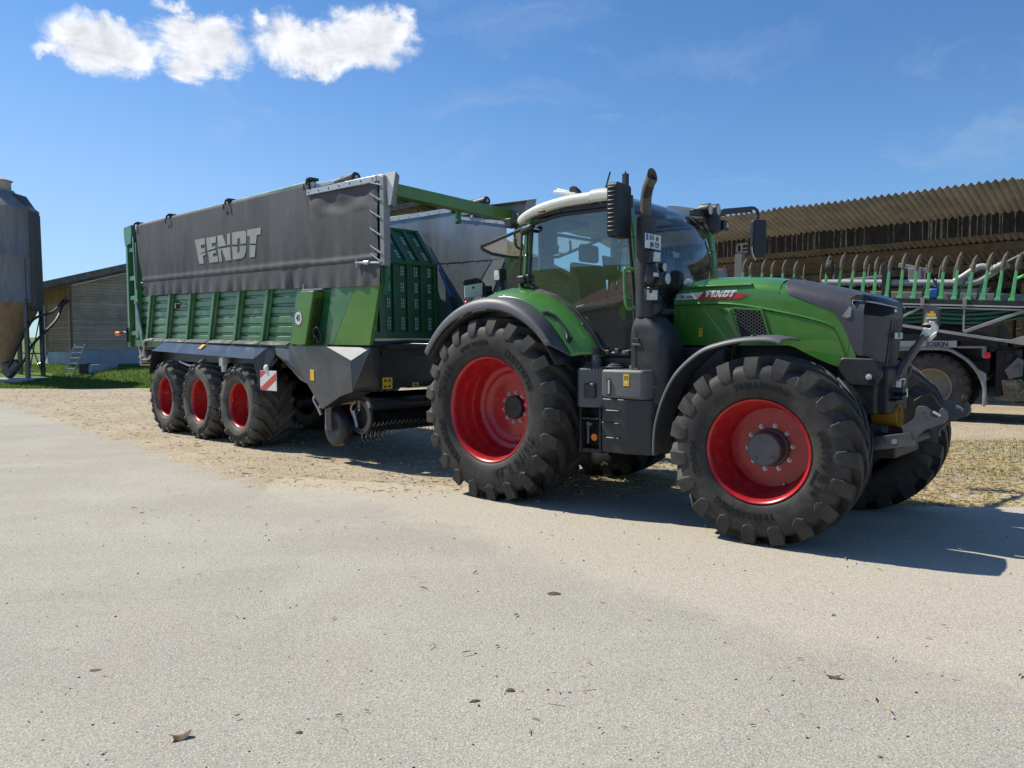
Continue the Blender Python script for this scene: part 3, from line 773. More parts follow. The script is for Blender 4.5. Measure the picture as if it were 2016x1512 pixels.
xs_ = [2.785, 2.80, 2.824, 2.85, 2.874, 2.93, 2.99, 3.05, 3.15, 3.246, 3.28, 3.315, 3.345, 3.37, 3.40, 3.44]
rows = []
for x in xs_:
    zb, zt = interp(BOT, x), bnd_z(x); row = []
    for i in range(13):
        z = lerp(zb, zt, i / 12); zz = interp(TOP, x) - .19
        if z <= zz: y = -half_w(x, z)
        else: y = -half_w(x, zz) * max(0, 1 - ((z - zz) / .19) ** 2.9) ** (1 / 2.9)
        row.append((x, y, z))
    rows.append(row)
mb.add([p for r in rows for p in r], [(i * 13 + j, (i + 1) * 13 + j, (i + 1) * 13 + j + 1, i * 13 + j + 1) for i in range(len(rows) - 1) for j in range(12)])
mb.mirror_y()
hood = mb.build('hood', M['green'], TR, join=True, smooth=28)
# raised cooling step and crease lines on both flanks of the hood
def flank(x, z, off=.006):
    zt = interp(TOP, x); zz = zt - .19
    y = half_w(x, z) if z <= zz else half_w(x, zz) * max(0, 1 - ((z - zz) / .19) ** 2.9) ** (1 / 2.9)
    return (x, -y - off, z)
mb = MB()
def strip(top, bot, off, n=20, m=3):
    def fn(u, v):
        x = lerp(top[0][0], top[-1][0], u); zt = interp(top, x); zb = interp(bot, x); z = lerp(zt, zb, v); p = flank(x, z); o = off * sin(pi * min(1, max(0, v))) ** .35 if v not in (0, 1) else -.003
        return (p[0], p[1] - o, p[2])
    mb.grid(fn, n, 6)
strip([(1.86, 2.222), (2.50, 2.222), (2.525, 2.205)], [(1.86, 2.192), (2.50, 2.186), (2.525, 2.186)], .022)
crs = [(1.735, 2.046), (2.0, 2.048), (2.3, 2.034), (2.52, 2.004), (2.75, 1.955), (2.94, 1.912), (3.10, 1.868), (3.22, 1.825), (3.27, 1.775), (3.335, 1.62), (3.36, 1.53)]
def crease(u, v):
    x, z = [q for q in curve(crs, 40)[min(40, int(round(u * 40)))]][:2] if False else tuple(curve([(a, b, 0) for a, b in crs], 40)[int(round(u * 40))])[:2]
    return flank(x, z - .020 + .024 * v, (.001, .010, .002)[int(round(v * 2))])
mb.grid(crease, 40, 2); mb.mirror_y(); mb.build('hood_trim', M['green'], TR, smooth=50)
mb = MB()
def groove(u, v):
    x, z = tuple(curve([(a, b, 0) for a, b in crs[:5]], 30)[int(round(u * 30))])[:2]
    return flank(x, z - .024 + .005 * v, .0035)
mb.grid(groove, 30, 1); mb.mirror_y(); mb.build('panel_gap', M['ink'], TR, smooth=50)
# honeycomb side grille
GP = [(2.345, 1.985), (2.628, 1.960), (2.712, 1.70), (2.437, 1.70)]
mb = MB(); mb.poly([flank(x, z, .003) for x, z in GP]); mb.mirror_y(); g_ = mb.build('side_grille', M['gloss'], TR, smooth=0)
def inside(p, P):
    c = False; n = len(P)
    for i in range(n):
        (x1, y1), (x2, y2) = P[i], P[i - 1]
        if (y1 > p[1]) != (y2 > p[1]) and p[0] < (x2 - x1) * (p[1] - y1) / (y2 - y1) + x1: c = not c
    return c
mb = MB(); hx = .0172
for i in range(40):
    for j in range(40):
        x = 2.33 + i * hx * 1.5; z = 1.69 + j * hx * 1.732 + (i % 2) * hx * .866
        if not inside((x, z), GP): continue
        ring = []
        for q in (hx, hx * .80): ring.append([(x + q * cos(pi / 3 * k), z + q * sin(pi / 3 * k)) for k in range(6)])
        vs = [flank(a, b, .007) for a, b in ring[0]] + [flank(a, b, .012) for a, b in ring[1]]
        vs = [flank(a, b, .013) for a, b in ring[0]] + [flank(a, b, .012) for a, b in ring[1]] + [flank(a, b, .004) for a, b in ring[1]]
        mb.add(vs, [(k, (k + 1) % 6, (k + 1) % 6 + 6, k + 6) for k in range(6)] + [(k + 6, (k + 1) % 6 + 6, (k + 1) % 6 + 12, k + 12) for k in range(6)])
mb.mirror_y(); mb.build('honeycomb', M['noseg'], g_, smooth=0)
mb = MB()
for a, b in zip(GP, GP[1:] + GP[:1]): mb.bar(flank(a[0], a[1], .008), flank(b[0], b[1], .008), .02, .012, up=(0, 1, 0))
mb.mirror_y(); mb.build('grille_frame', M['green'], g_, smooth=0, bevel=.004)
mb = MB()                                                                     # sloping facet behind the grille
mb.add([flank(2.20, 1.985, .002), flank(2.333, 1.985, .002), flank(2.425, 1.70, .002), flank(2.40, 1.70, .002), flank(2.285, 1.90, .03), flank(2.335, 1.97, .022)], [(0, 1, 5), (0, 5, 4), (4, 5, 2, 3), (1, 2, 5)])
mb.mirror_y(); mb.build('air_scoop', M['green'], hood, smooth=0)

# decals on the hood
def hoodmap(pts, off=.004):
    return [flank(x, z, off) for x, z in pts]
dz = lambda x: -.004 * (x - 1.73)
mb = MB(); N_ = 14
def dstrip(mb, xt0, xt1, xb0, xb1, zt, zb, off):
    mb.grid(lambda u, v: flank(lerp(lerp(xt0, xt1, u), lerp(xb0, xb1, u), v), lerp(zt(lerp(xt0, xt1, u)), zb(lerp(xb0, xb1, u)), v), off), 12, 1)
zt_ = lambda x: interp([(1.73, 2.137), (2.05, 2.150), (2.52, 2.124)], x); zb_ = lambda x: interp([(1.73, 2.086), (2.0, 2.083), (2.40, 2.071)], x)
dstrip(mb, 1.735, 2.05, 1.735, 1.985, zt_, zb_, .004); mb.mirror_y(); mb.build('white_decal', M['decalwhite'], hood, smooth=60)
mb = MB(); dstrip(mb, 2.05, 2.515, 1.985, 2.415, lambda x: zt_(x) - .010, zb_, .0045); mb.mirror_y(); mb.build('red_decal', M['decalred'], hood, smooth=60)
LOGO = [[(-1.596,3.494),(-1.212,3.494),(-1.189,3.383),(-1.362,3.386),(-1.349,3.328),(-1.212,3.321),(-1.199,3.265),(-1.419,3.238),(-1.413,3.232),(-1.196,3.247),(-1.193,3.2),(-1.298,3.199),(-1.267,3.063),(-1.445,3.066),(-1.507,3.244)],[(-1.16,3.49),(-0.78,3.48),(-0.778,3.376),(-0.946,3.378),(-0.942,3.323),(-0.804,3.321),(-0.802,3.283),(-1.1,3.268),(-1.119,3.273)],[(-1.102,3.244),(-0.804,3.256),(-0.794,3.204),(-0.909,3.201),(-0.901,3.151),(-0.737,3.145),(-0.726,3.051),(-1.065,3.056)],[(-0.72,3.481),(-0.518,3.478),(-0.395,3.29),(-0.706,3.293)],[(-0.353,3.476),(-0.238,3.474),(-0.244,3.289),(-0.352,3.292)],[(-0.708,3.262),(-0.603,3.259),(-0.574,3.046),(-0.678,3.049)],[(-0.588,3.26),(-0.252,3.253),(-0.238,3.04),(-0.422,3.044)],[(-0.17,3.479),(0.225,3.47),(0.272,3.459),(0.305,3.424),(0.291,3.259),(0.107,3.269),(0.097,3.355),(0.07,3.364),(0.014,3.366),(0.003,3.271),(-0.175,3.285)],[(-0.181,3.252),(0.002,3.238),(-0.003,3.139),(0.039,3.136),(0.075,3.171),(0.092,3.239),(0.28,3.229),(0.272,3.141),(0.214,3.069),(0.138,3.037),(-0.177,3.041)],[(0.344,3.469),(0.781,3.462),(0.761,3.359),(0.639,3.359),(0.607,3.231),(0.417,3.249),(0.422,3.359),(0.329,3.371)],[(0.4,3.224),(0.593,3.206),(0.553,3.03),(0.375,3.036)]]
LX0, LX1 = min(p[0] for P in LOGO for p in P), max(p[0] for P in LOGO for p in P)
LZ0, LZ1 = min(p[1] for P in LOGO for p in P), max(p[1] for P in LOGO for p in P)
mb = MB()
for P in LOGO:                                                                # the word on the hood, leaning forward
    q = []
    for x, z in P:
        u, v = (x - LX0) / (LX1 - LX0), (z - LZ0) / (LZ1 - LZ0)
        q.append(flank(2.065 + .315 * u + .030 * (v - .5), 2.090 + .066 * v + .004 * (1 - u), .009))
    mb.poly(q)
mb.build('brand_lettering', M['decalwhite'], hood, smooth=0)
tx = text_mb('728', .042, .0006, .95); k_ = len(tx.v); t2 = text_mb('VARIO', .026, .0006, 1.05); t2.v = [(x + .083, y - .006, z) for x, y, z in t2.v]; tx.add(t2.v, t2.f)
tx.v = [flank(1.815 + x, 2.110 + y, .008) for x, y, z in tx.v]; tx.build('model_lettering', M['ink'], hood, smooth=0)
mb = MB(); mb.add(hoodmap([(2.003, 1.806), (2.042, 1.806), (2.042, 1.722), (2.003, 1.722)], .004), [(0, 1, 2, 3)]); st = mb.build('warning_sticker', M['yellow'], hood, smooth=0)
mb = MB(); mb.add(hoodmap([(2.012, 1.776), (2.033, 1.776), (2.0225, 1.797)], .006), [(0, 1, 2)]); mb.add(hoodmap([(2.010, 1.742), (2.030, 1.745), (2.034, 1.756), (2.030, 1.756), (2.028, 1.750), (2.010, 1.747)], .006), [(0, 1, 2, 3, 4, 5)]); mb.build('warning_symbol', M['ink'], st, smooth=0)
mb = MB(); mb.tube(curve([(1.823,-0.4,2.242), (1.837,-0.4,2.263), (1.861,-0.38,2.272), (1.879,-0.36,2.255)], 10), .018, 8); mb.build('washer_nozzle', M['white'], TR)

# dark nose: upper shell, front mask with ribs, lamps
mb = MB()
xs2 = [2.785, 2.80, 2.824, 2.85, 2.874, 2.92, 2.98, 3.05, 3.13, 3.2, 3.246, 3.29, 3.34, 3.38, 3.42, 3.46, 3.50]
rows = []
for x in xs2:
    zb = min(bnd_z(min(x, 3.44)), interp(TOP, x) - .002); zz = interp(TOP, x) - .19; row = []
    a0 = 0
    for i in range(9):
        z = lerp(zb, max(zb, zz), i / 9); row.append((x, -half_w(x, z) - .004, z) if z < zz else None)
    p0 = 0 if zb < zz else math.asin(min(1, max(0, (zb - zz) / .19)) ** 1.45) / (pi / 2)
    arc = []
    for i in range(15):
        p = hood_pt(x, lerp(p0, 1, i / 14)); arc.append((p[0], p[1] - .004 if p[1] < -.001 else p[1], p[2] + .004))
    row = [r if r else arc[0] for r in row] + arc; rows.append(row)
k = len(rows[0]); vs = [p for r in rows for p in r]
def ok4(f):
    P = [Vector(vs[q]) for q in f]; return (P[0] - P[2]).cross(P[1] - P[3]).length > 1e-7
mb.add(vs, [f for f in [(i * k + j, (i + 1) * k + j, (i + 1) * k + j + 1, i * k + j + 1) for i in range(len(rows) - 1) for j in range(k - 1)] if ok4(f)])
mb.mirror_y(); nose = mb.build('nose_shell', M['noseg'], TR, join=True, smooth=30)
def front(s, z, off=0):
    """front mask: s -1 (right flank) .. 1, wraps round the nose"""
    lean = interp([(1.40, -.055), (1.55, -.03), (1.85, 0), (1.95, .0), (2.02, -.012)], z); a = abs(s)
    x = 3.675 + lean - .27 * a ** 2.3; y = .424 * s * (1 - .03 * max(0, 1.6 - z) / .2)
    n = Vector((1, (1 if s > 0 else -1) * .27 * 2.3 * a ** 1.3 / .424, 0)).normalized()
    return (x + n.x * off, y + n.y * off, z)
mb = MB()
def fm(u, v):
    s = lerp(-1, 1, u); zt = interp([(0, 2.008), (.5, 2.006), (.85, 2.012), (1, 2.03)], abs(s)); zb = interp([(0, 1.44), (.45, 1.455), (.6, 1.50), (.75, 1.545), (1, 1.552)], abs(s))
    z = lerp(zb, zt, v); o = 0
    if abs(s) < .42 and .04 < v < .72: o = -.014 if int((s + 10) * 22) % 2 else .0
    return front(s, z, o)
mb.grid(fm, 150, 24); mask = mb.build('front_grille', M['mask'], TR, smooth=25)
mb = MB()                                                                     # cap joining mask and shell
mb.grid(lambda u, v: (lambda s, p: (lerp(p[0], 3.47, v), p[1] * lerp(1, .97, v), lerp(p[2], interp(TOP, 3.47) + .004 - .02 * abs(s) ** 4, v) + .012 * sin(pi * v)))(lerp(-1, 1, u), front(lerp(-1, 1, u), interp([(0, 2.008), (.5, 2.006), (.85, 2.012), (1, 2.03)], abs(lerp(-1, 1, u))))), 40, 6)
mb.build('nose_cap', M['gloss'], TR, smooth=60)
mb = MB()
for sg in (-1, 1):                                                            # slit headlamps
    up_ = [(-.985, 2.012), (-.80, 1.998), (-.55, 1.972), (-.26, 1.950)]; lo_ = [(-.985, 1.975), (-.86, 1.895), (-.60, 1.880), (-.26, 1.915)]
    mb.cut(); mb.grid(lambda u, v: (lambda s: front(s * -sg, lerp(interp(up_, s), interp(lo_, s), v), .006))(lerp(-.985, -.26, u)), 24, 3)
hl = mb.build('headlamp', M['lampdark'], TR, smooth=60)
mb = MB()
for sg in (-1, 1):
    pts_ = [front(s * -sg, interp(up_, s) + .006, .010) for s in [-.26 - .0725 * i / 1 for i in range(11)]] + [front(s * -sg, z, .010) for s, z in ((-.99, 1.985), (-.95, 1.94), (-.90, 1.905))]
    mb.cut(); mb.tube(pts_, .005, 6)
mb.build('headlamp_trim', M['alu'], hl)
mb = MB()
for sg in (-1, 1):
    mb.cut()
    mb.add([front(-sg * s, z, .010) for s, z in ((-.34, 1.944), (-.262, 1.938), (-.262, 1.920), (-.34, 1.915))], [(0, 1, 2, 3)])
mb.build('headlamp_lens', M['lens'], hl)
mb = MB()
mb.add([flank(x, z, .010) for x, z in ((3.33, 1.885), (3.385, 1.965), (3.405, 1.955), (3.40, 1.88), (3.375, 1.868))], [(0, 1, 2, 3, 4)]); mb.mirror_y(); mb.build('side_marker_lamp', M['greyp'], TR, smooth=0)
mb = MB(); mb.box(3.672, 3.682, -.17, .04, 1.692, 1.745); bd_ = mb.build('number_badge', M['decalwhite'], mask, bevel=.003)
tx = text_mb('728', .05, .0012, .95); place(tx, (3.6835, -.075, 1.718), (0, 1, 0), (0, 0, 1)).build('badge_lettering', M['ink'], bd_, smooth=0)
# lower apron with fog lamps, front weight block
mb = MB()
mb.prism(rounded([(3.33, 1.538), (3.60, 1.530), (3.665, 1.405), (3.612, 1.300), (3.40, 1.300), (3.30, 1.455)], .03), 'y', -.45, -.40); mb.mirror_y(); ap = mb.build('apron', M['black'], TR, bevel=.012)
mb = MB(); mb.prism(rounded([(3.535, 1.425), (3.60, 1.425), (3.632, 1.385), (3.62, 1.335), (3.535, 1.335)], .015), 'y', -.455, -.43); mb.mirror_y(); mb.build('lamp_recess', M['ink'], ap)
mb = MB(); mb.lathe([(.0, -.470), (.024, -.466), (.026, -.44)], c=(3.562, 0, 1.378), n=20); mb.mirror_y(); mb.build('fog_lamp', M['lens'], ap)
mb = MB(); mb.box(3.28, 3.60, -.395, .395, 1.06, 1.50); mb.box(3.55, 3.665, -.30, .30, 1.06, 1.45); mb.box(3.3, 3.44, -.36, .36, .80, 1.08); mb.cyl((3.62, -.26, 1.22), (3.62, -.10, 1.22), .05); mb.cyl((3.62, -.26, 1.12), (3.62, -.12, 1.12), .045)
mb.build('front_block', M['chassis'], TR, bevel=.02)
# power take-off guard
mb = MB(); mb.lathe([(.088, .0), (.096, .02), (.100, .21), (.097, .212), (.094, .20), (.09, .03), (0, .03)], c=(3.475, 0, 1.028), ax='x', n=32)
mb.build('pto_guard', M['pto'], TR)
# front hydraulic couplings
mb = MB()
for i, (y, z) in enumerate(((-.20, 1.26), (-.20, 1.20), (-.15, 1.26), (-.15, 1.20), (-.09, 1.23))): mb.cut(); mb.cyl((3.64, y, z), (3.76, y, z), .021, n=12)
mb.box(3.63, 3.72, -.24, -.05, 1.165, 1.175); mb.build('hydraulic_coupler', M['black'], TR)
mb = MB(); mb.box(3.745, 3.765, -.105, -.085, 1.20, 1.27); mb.cut(); mb.tube(curve([(3.70, -.18, 1.30), (3.72, -.16, 1.345), (3.74, -.08, 1.35), (3.72, -.04, 1.30)], 10), .006, 6); mb.box(3.70, 3.73, -.19, -.165, 1.285, 1.335); mb.build('coupler_lever', M['white'], TR)
# front linkage: top link with hook, two lower arms with catch hooks
mb = MB(); mb.tube([(3.60, 0, 1.300), (3.73, 0, 1.515)], .042, 14); mb.tube([(3.72, 0, 1.49), (3.80, 0, 1.622)], .036, 14); mb.tube([(3.79, 0, 1.61), (3.862, 0, 1.725)], .029, 12)
mb.box(3.56, 3.64, -.07, .07, 1.25, 1.35); mb.tube(curve([(3.86, -.04, 1.72), (3.78, -.055, 1.56), (3.70, -.06, 1.40), (3.69, -.05, 1.30)], 12), .008, 6); tl = mb.build('top_link', M['arm'], TR, bevel=.006)
hk = [(3.828,1.709), (3.848,1.762), (3.865,1.788), (3.9,1.775), (3.92,1.795), (3.893,1.826), (3.902,1.841), (3.936,1.836), (3.963,1.798), (3.962,1.757), (3.938,1.727), (3.874,1.708)]
mb = MB(); mb.prism(hk, 'y', -.024, .024); mb.prism([(3.882,1.691), (3.965,1.756), (3.956,1.715), (3.909,1.662)], 'y', -.036, -.026); mb.build('catch_hook', M['alu'], tl, bevel=.006)
arm = [(3.818,0.982), (3.904,1.047), (3.916,1.091), (3.916,1.128), (3.935,1.154), (3.981,1.152), (4.021,1.123), (4.028,1.08), (4.074,1.059), (4.099,1.088), (4.082,1.126), (4.104,1.149), (4.135,1.118), (4.141,1.069), (4.113,1.024), (3.972,0.957), (3.855,0.823)]
mb = MB(); mb.prism(arm, 'y', -.44, -.39); mb.bar((3.50, -.39, .80), (3.90, -.415, .885), .06, .11)
for x, z in ((3.975,1.107), (3.99,1.074)): mb.cyl((x, -.438, z), (x, -.444, z), .006, n=8, mi=1)
mb.mirror_y(); la = mb.build('lower_link_arm', [M['arm'], M['ink']], TR, bevel=.008)
mb = MB(); a_ = (4.03,1.098); mb.tube(curve([(a_[0], -.40, a_[1] + .01), (a_[0] + .03, -.40, a_[1] - .005), (a_[0] + .055, -.40, a_[1] - .02)], 6), .014, 8)
for e in ((1330, 610), (1305, 630)):
    pass
mb.mirror_y(); mb.build('hook_catch', M['alu'], la)
mb = MB(); mb.box(3.35, 3.75, -.36, .36, .70, .84); mb.cyl((3.80, -.40, .85), (3.80, .40, .85), .05)
p = (3.816,0.3,0.859); mb.cyl((p[0], p[1] + .05, p[2]), (p[0], p[1] - .03, p[2]), .02); mb.build('linkage_frame', M['chassis'], TR, bevel=.015)
mb = MB(); b_ = (3.763,-0.42,0.854); mb.cyl((b_[0], b_[1] + .02, b_[2]), (b_[0], b_[1] - .02, b_[2]), .022, n=16); mb.cut(); b_ = (3.801,0.36,0.85); mb.cyl((b_[0], b_[1] + .02, b_[2]), (b_[0], b_[1] - .02, b_[2]), .020, n=16); mb.build('linkage_pin', M['steel'], TR)

# front fenders turn with the wheels
FC = (2.9, .778)
fpts = [(1.939,0.651), (1.953,0.914), (2.034,1.18), (2.168,1.409), (2.385,1.592), (2.569,1.663), (2.794,1.704), (3.019,1.709), (3.123,1.682)]
def ffend(sgn):
    cv = curve([(a, b, 0) for a, b in fpts], 40)
    mb = MB()
    def fn(u, v):
        q = cv[int(round(u * 40))]; y = lerp(-1.205, -.775, v); dr = interp([(0, -.035), (.05, -.006), (.12, 0), (.5, .010), (1, .0)], v)
        d = Vector((q[0] - FC[0], q[1] - FC[1])).normalized(); back = (q[0] + d[0] * dr, q[1] + d[1] * dr)
        return (back[0] - .02 * v, y * 1, back[1])
    mb.grid(fn, 40, 10); return mb
mb = ffend(-1); mb.mirror_y(); mb.build('front_fender', M['grey'], TR, smooth=50, solid=.014)
mb = MB(); mb.tube(curve([(2.75, -.70, .95), (2.55, -.75, 1.3), (2.62, -.95, 1.655), (2.9, -.95, 1.69)], 12), .022); mb.box(2.60, 2.92, -1.0, -.92, 1.672, 1.692); mb.mirror_y(); mb.build('fender_bracket', M['chassis'], TR)
mb = MB(); mb.lathe([(0, .026), (.022, .02), (.03, 0)], c=(2.86, -1.13, 1.705), ax='z', n=16); mb.mirror_y(); mb.build('fender_cap', M['black'], TR)

# ------------------------------------------------------------------ tank, steps and boxes between the wheels
def boxy(mb, x0, x1, y0, y1, z0, z1): mb.box(x0, x1, y0, y1, z0, z1)
TY = -1.12
mb = MB(); mb.prism(rounded([(1.335, TY), (1.80, TY), (1.86, TY + .10), (1.86, -.55), (1.335, -.55)], .035), 'z', 1.140, 1.415); tank = mb.build('fuel_tank', M['grey'], TR, bevel=.028, seg=3)
mb = MB(); mb.prism(rounded([(1.040, TY + .02), (1.085, TY - .01), (1.325, TY + .06), (1.325, -.55), (1.04, -.55)], .02), 'z', 1.04, 1.420); mb.build('side_box', M['grey'], TR, bevel=.025, seg=3)
mb = MB(); mb.box(1.12, 1.26, TY + .0, TY + .07, 1.13, 1.28); mb.build('side_box_recess', M['dark'], tank, bevel=.02)
mb = MB(); mb.prism(rounded([(1.335, TY + .005), (1.60, TY + .005), (1.84, TY + .07), (1.90, TY + .14), (1.90, -.55), (1.335, -.55)], .03), 'z', .625, 1.136)
for z in (.90, .76, 1.02): mb.prism(rounded([(1.345, TY - .012), (1.56, TY - .012), (1.56, -.8), (1.345, -.8)], .02), 'z', z, z + .012)
mb.build('lower_tank', M['dark'], TR, bevel=.012)
mb = MB(); mb.box(1.075, 1.33, TY + .03, -.62, .60, .64); mb.box(1.075, 1.095, TY + .01, -.62, .60, 1.04); mb.box(1.305, 1.33, TY + .01, -.62, .60, 1.04); mb.box(1.095, 1.305, TY + .16, TY + .19, .64, 1.04)
mb.box(1.095, 1.305, TY + .0, TY + .18, .925, .945); sb = mb.build('step_box', M['chassis'], TR, bevel=.005)
mb = MB(); o_ = (1.215,-1.04,0.747); mb.cyl((o_[0], -1.0, o_[2]), (o_[0], -1.06, o_[2]), .034, n=24); mb.build('warning_knob', M['orange'], sb)
mb = MB(); mb.cyl((o_[0], -1.06, o_[2]), (o_[0], -1.063, o_[2]), .006, n=8); mb.tube([(1.14, -1.05, .68), (1.14, -1.05, .90)], .014, 8); mb.box(1.13, 1.19, -1.07, -1.03, .86, .89); mb.build('box_fittings', M['grey'], sb)
mb = MB(); mb.prism(rounded([(1.405, 1.33), (1.455, 1.33), (1.455, 1.165), (1.405, 1.165)], .02), 'y', TY - .002, TY + .03); lv = mb.build('level_window_recess', M['ink'], tank)
mb = MB(); mb.tube([(1.435, TY - .006, 1.315), (1.435, TY - .006, 1.185)], .012, 10); mb.build('level_tube', M['alu'], tank)
mb = MB(); mb.box(1.593, 1.655, TY - .004, TY + .01, 1.265, 1.375); st = mb.build('warning_sticker', M['yellow'], tank, smooth=0)
mb = MB(); mb.box(1.612, 1.637, TY - .006, TY, 1.287, 1.305); mb.build('sticker_panel', M['decalwhite'], st, smooth=0)
mb = MB()
for x in (1.612, 1.636): mb.prism([(x - .010, 1.345), (x + .010, 1.345), (x, 1.363)], 'y', TY - .006, TY); mb.box(x - .006, x + .006, TY - .006, TY, 1.322, 1.336)
mb.build('warning_symbol', M['ink'], st, smooth=0)
mb = MB(); mb.lathe([(.0, .055), (.03, .055), (.032, .045), (.06, .04), (.062, .025), (.085, .02), (.09, .0)], c=(1.36, -.93, 1.415), ax='z', n=28); mb.cut(); mb.lathe([(0, .04), (.045, .038), (.05, .0)], c=(1.60, -.95, 1.415), ax='z', n=24); mb.build('tank_cap', M['grey'], TR)
mb = MB(); mb.lathe([(.0, .155), (.05, .155), (.052, .10), (.048, .095)], c=(1.14, -.92, 1.46), ax='z', n=24); mb.lathe([(.044, .10), (.048, .06), (.055, .03), (.055, -.05)], c=(1.14, -.92, 1.46), ax='z', n=24, mi=1); mb.build('filler_neck', [M['ink'], M['grey']], TR)
mb = MB(); mb.prism(rounded([(1.06, -1.05), (1.40, -1.05), (1.40, -.6), (1.06, -.6)], .02), 'z', 1.418, 1.432)
for i in range(8): mb.box(1.12 + .035 * i, 1.135 + .035 * i, -1.10, -1.04, 1.418, 1.434)
mb.build('step_plate', M['black'], TR)
mb = MB(); mb.box(.80, 1.72, -.845, -.5, 1.25, 1.535); mb.box(1.0, 1.1, -.95, -.5, 1.05, 1.5); mb.build('cab_underframe', M['dark'], TR, bevel=.02)

# ------------------------------------------------------------------ cab
CY = .85
# window outline on the right side (x, z)
win = [(.205, 2.33), (.232, 2.62), (.258, 2.935), (.65, 2.985), (1.225, 2.977), (1.425, 2.945), (1.475, 2.66), (1.512, 2.30), (1.535, 2.0), (1.545, 1.62), (1.50, 1.585), (1.23, 1.565), (1.165, 1.60), (1.05, 1.775), (.855, 1.985), (.58, 2.155), (.30, 2.25)]
mb = MB(); mb.prism(win, 'y', -CY + .004, -CY + .010); mb.mirror_y(); mb.build('side_window', M['glass'], TR, smooth=0)
mb = MB(); mb.tube([(x, -CY, z) for x, z in rounded(win, .05, 3)], .017, 8, closed=True); mb.mirror_y(); mb.build('window_seal', M['black'], TR)
mb = MB()                                                                     # rear pillars, front pillars, roof frame, sills
def pillar(pts, y, w_, d_, y2=None):
    for (a, b) in zip(pts, pts[1:]): mb.bar((a[0], y if len(a) < 3 else a[2], a[1]), (b[0], y if len(b) < 3 else b[2], b[1]), d_, w_, up=(1, 0, 0))
mb.cut(); pillar([(.12, 2.23), (.135, 2.35), (.16, 2.62), (.195, 3.02)], -CY + .035, .075, .07)
mb.cut(); pillar([(1.575, 1.52), (1.555, 2.0), (1.530, 2.32), (1.49, 2.68), (1.44, 3.0)], -CY + .045, .062, .09)
mb.mirror_y(); mb.build('cab_pillar', M['green'], TR, bevel=.012)
mb = MB(); pillar([(.16, 3.01), (.65, 3.035), (1.22, 3.025), (1.46, 2.985)], -CY + .04, .06, .08); mb.mirror_y(); mb.build('roof_frame', M['black'], TR, bevel=.012)
mb = MB()                                                                     # green lower rear corner of the cab
cp = [(.045, 2.32), (.09, 2.31), (.13, 2.272), (.22, 2.268), (.58, 2.172), (.80, 2.05), (.80, 1.9), (.04, 1.9)]
mb.prism(cp, 'y', -CY + .002, -CY + .05); mb.mirror_y(); mb.box(.03, .10, -.80, .80, 1.55, 2.22); mb.build('cab_rear_wall', M['green'], TR, bevel=.01)
mb = MB(); mb.tube([(x, -CY - .012, z) for x, z in ((.10, 2.30),) + tuple((1.300 * cos(radians(a)), CZ + 1.300 * sin(radians(a))) for a in range(84, 26, -3)) + ((1.22, 1.548), (1.50, 1.552))], .016, 8); mb.mirror_y(); mb.build('door_rubber', M['black'], TR)
mb = MB()
for c_ in ((1.25,-0.87,1.572), (1.362,-0.87,1.586), (1.482,-0.87,1.569)): mb.cut(); mb.obox(c_, (.05, .05, .05))
mb.bar((1.25,-0.87,1.561), (1.482,-0.87,1.558), .03, .03); mb.build('door_hinge', M['black'], TR, bevel=.008)
mb = MB()                                                                     # pillar latches seen outside
hpts = [(0.14,-0.88,2.836), (0.196,-0.9,2.867), (0.276,-0.92,2.881), (0.309,-0.9,2.899)]
mb.tube(curve(hpts, 10), [.02] + [.034] * 8 + [.028, .02], 10)
lp = (0.15,-0.9,2.347); mb.cut(); mb.obox((lp[0] - .01, -.885, lp[2]), (.115, .07, .085)); mb.obox((lp[0] + .07, -.875, lp[2] + .01), (.05, .05, .09))
mb.mirror_y(); mb.build('pillar_latch', M['black'], TR, bevel=.018)
mb = MB(); mb.bar((.075, -CY + .0, 2.36), (.115, -CY + .0, 2.90), .018, .018); mb.cut(); mb.bar((.165, -CY - .004, 2.34), (.20, -CY - .004, 2.92), .016, .016); mb.mirror_y(); mb.build('pillar_strip', M['black'], TR)
# windscreen curving up into the roof
wl = [(1.665, 1.95), (1.690, 2.2), (1.680, 2.5), (1.63, 2.74), (1.53, 2.93), (1.38, 3.07), (1.20, 3.15), (1.02, 3.195)]
cv = curve([(a, b, 0) for a, b in wl], 24)
def ws(u, v):
    q = cv[int(round(u * 24))]; s = lerp(-1, 1, v); k = q[1]
    side_x = interp([(1.95, 1.555), (2.3, 1.530), (2.66, 1.49), (2.95, 1.43), (3.07, 1.33), (3.15, 1.18), (3.195, 1.02)], k)
    return (lerp(q[0], side_x, abs(s) ** 2.2), s * interp([(2.85, .80), (3.05, .70), (3.2, .60)], k), k - interp([(2.8, 0), (3.1, .03), (3.2, .05)], k) * abs(s) ** 3)
mb = MB(); mb.grid(ws, 24, 20); mb.build('windscreen', M['glass'], TR, smooth=60)
mb = MB(); mb.tube([ws(u / 24, 0) for u in range(25)], .016, 8); mb.cut(); mb.tube([ws(u / 24, 1) for u in range(25)], .016, 8); mb.build('windscreen_seal', M['black'], TR)
mb = MB(); mb.grid(lambda u, v: (lambda q: (q[0] + .01, q[1], lerp(1.66, q[2], v)))(ws(0, u)), 16, 2); mb.build('scuttle', M['black'], TR, smooth=50)
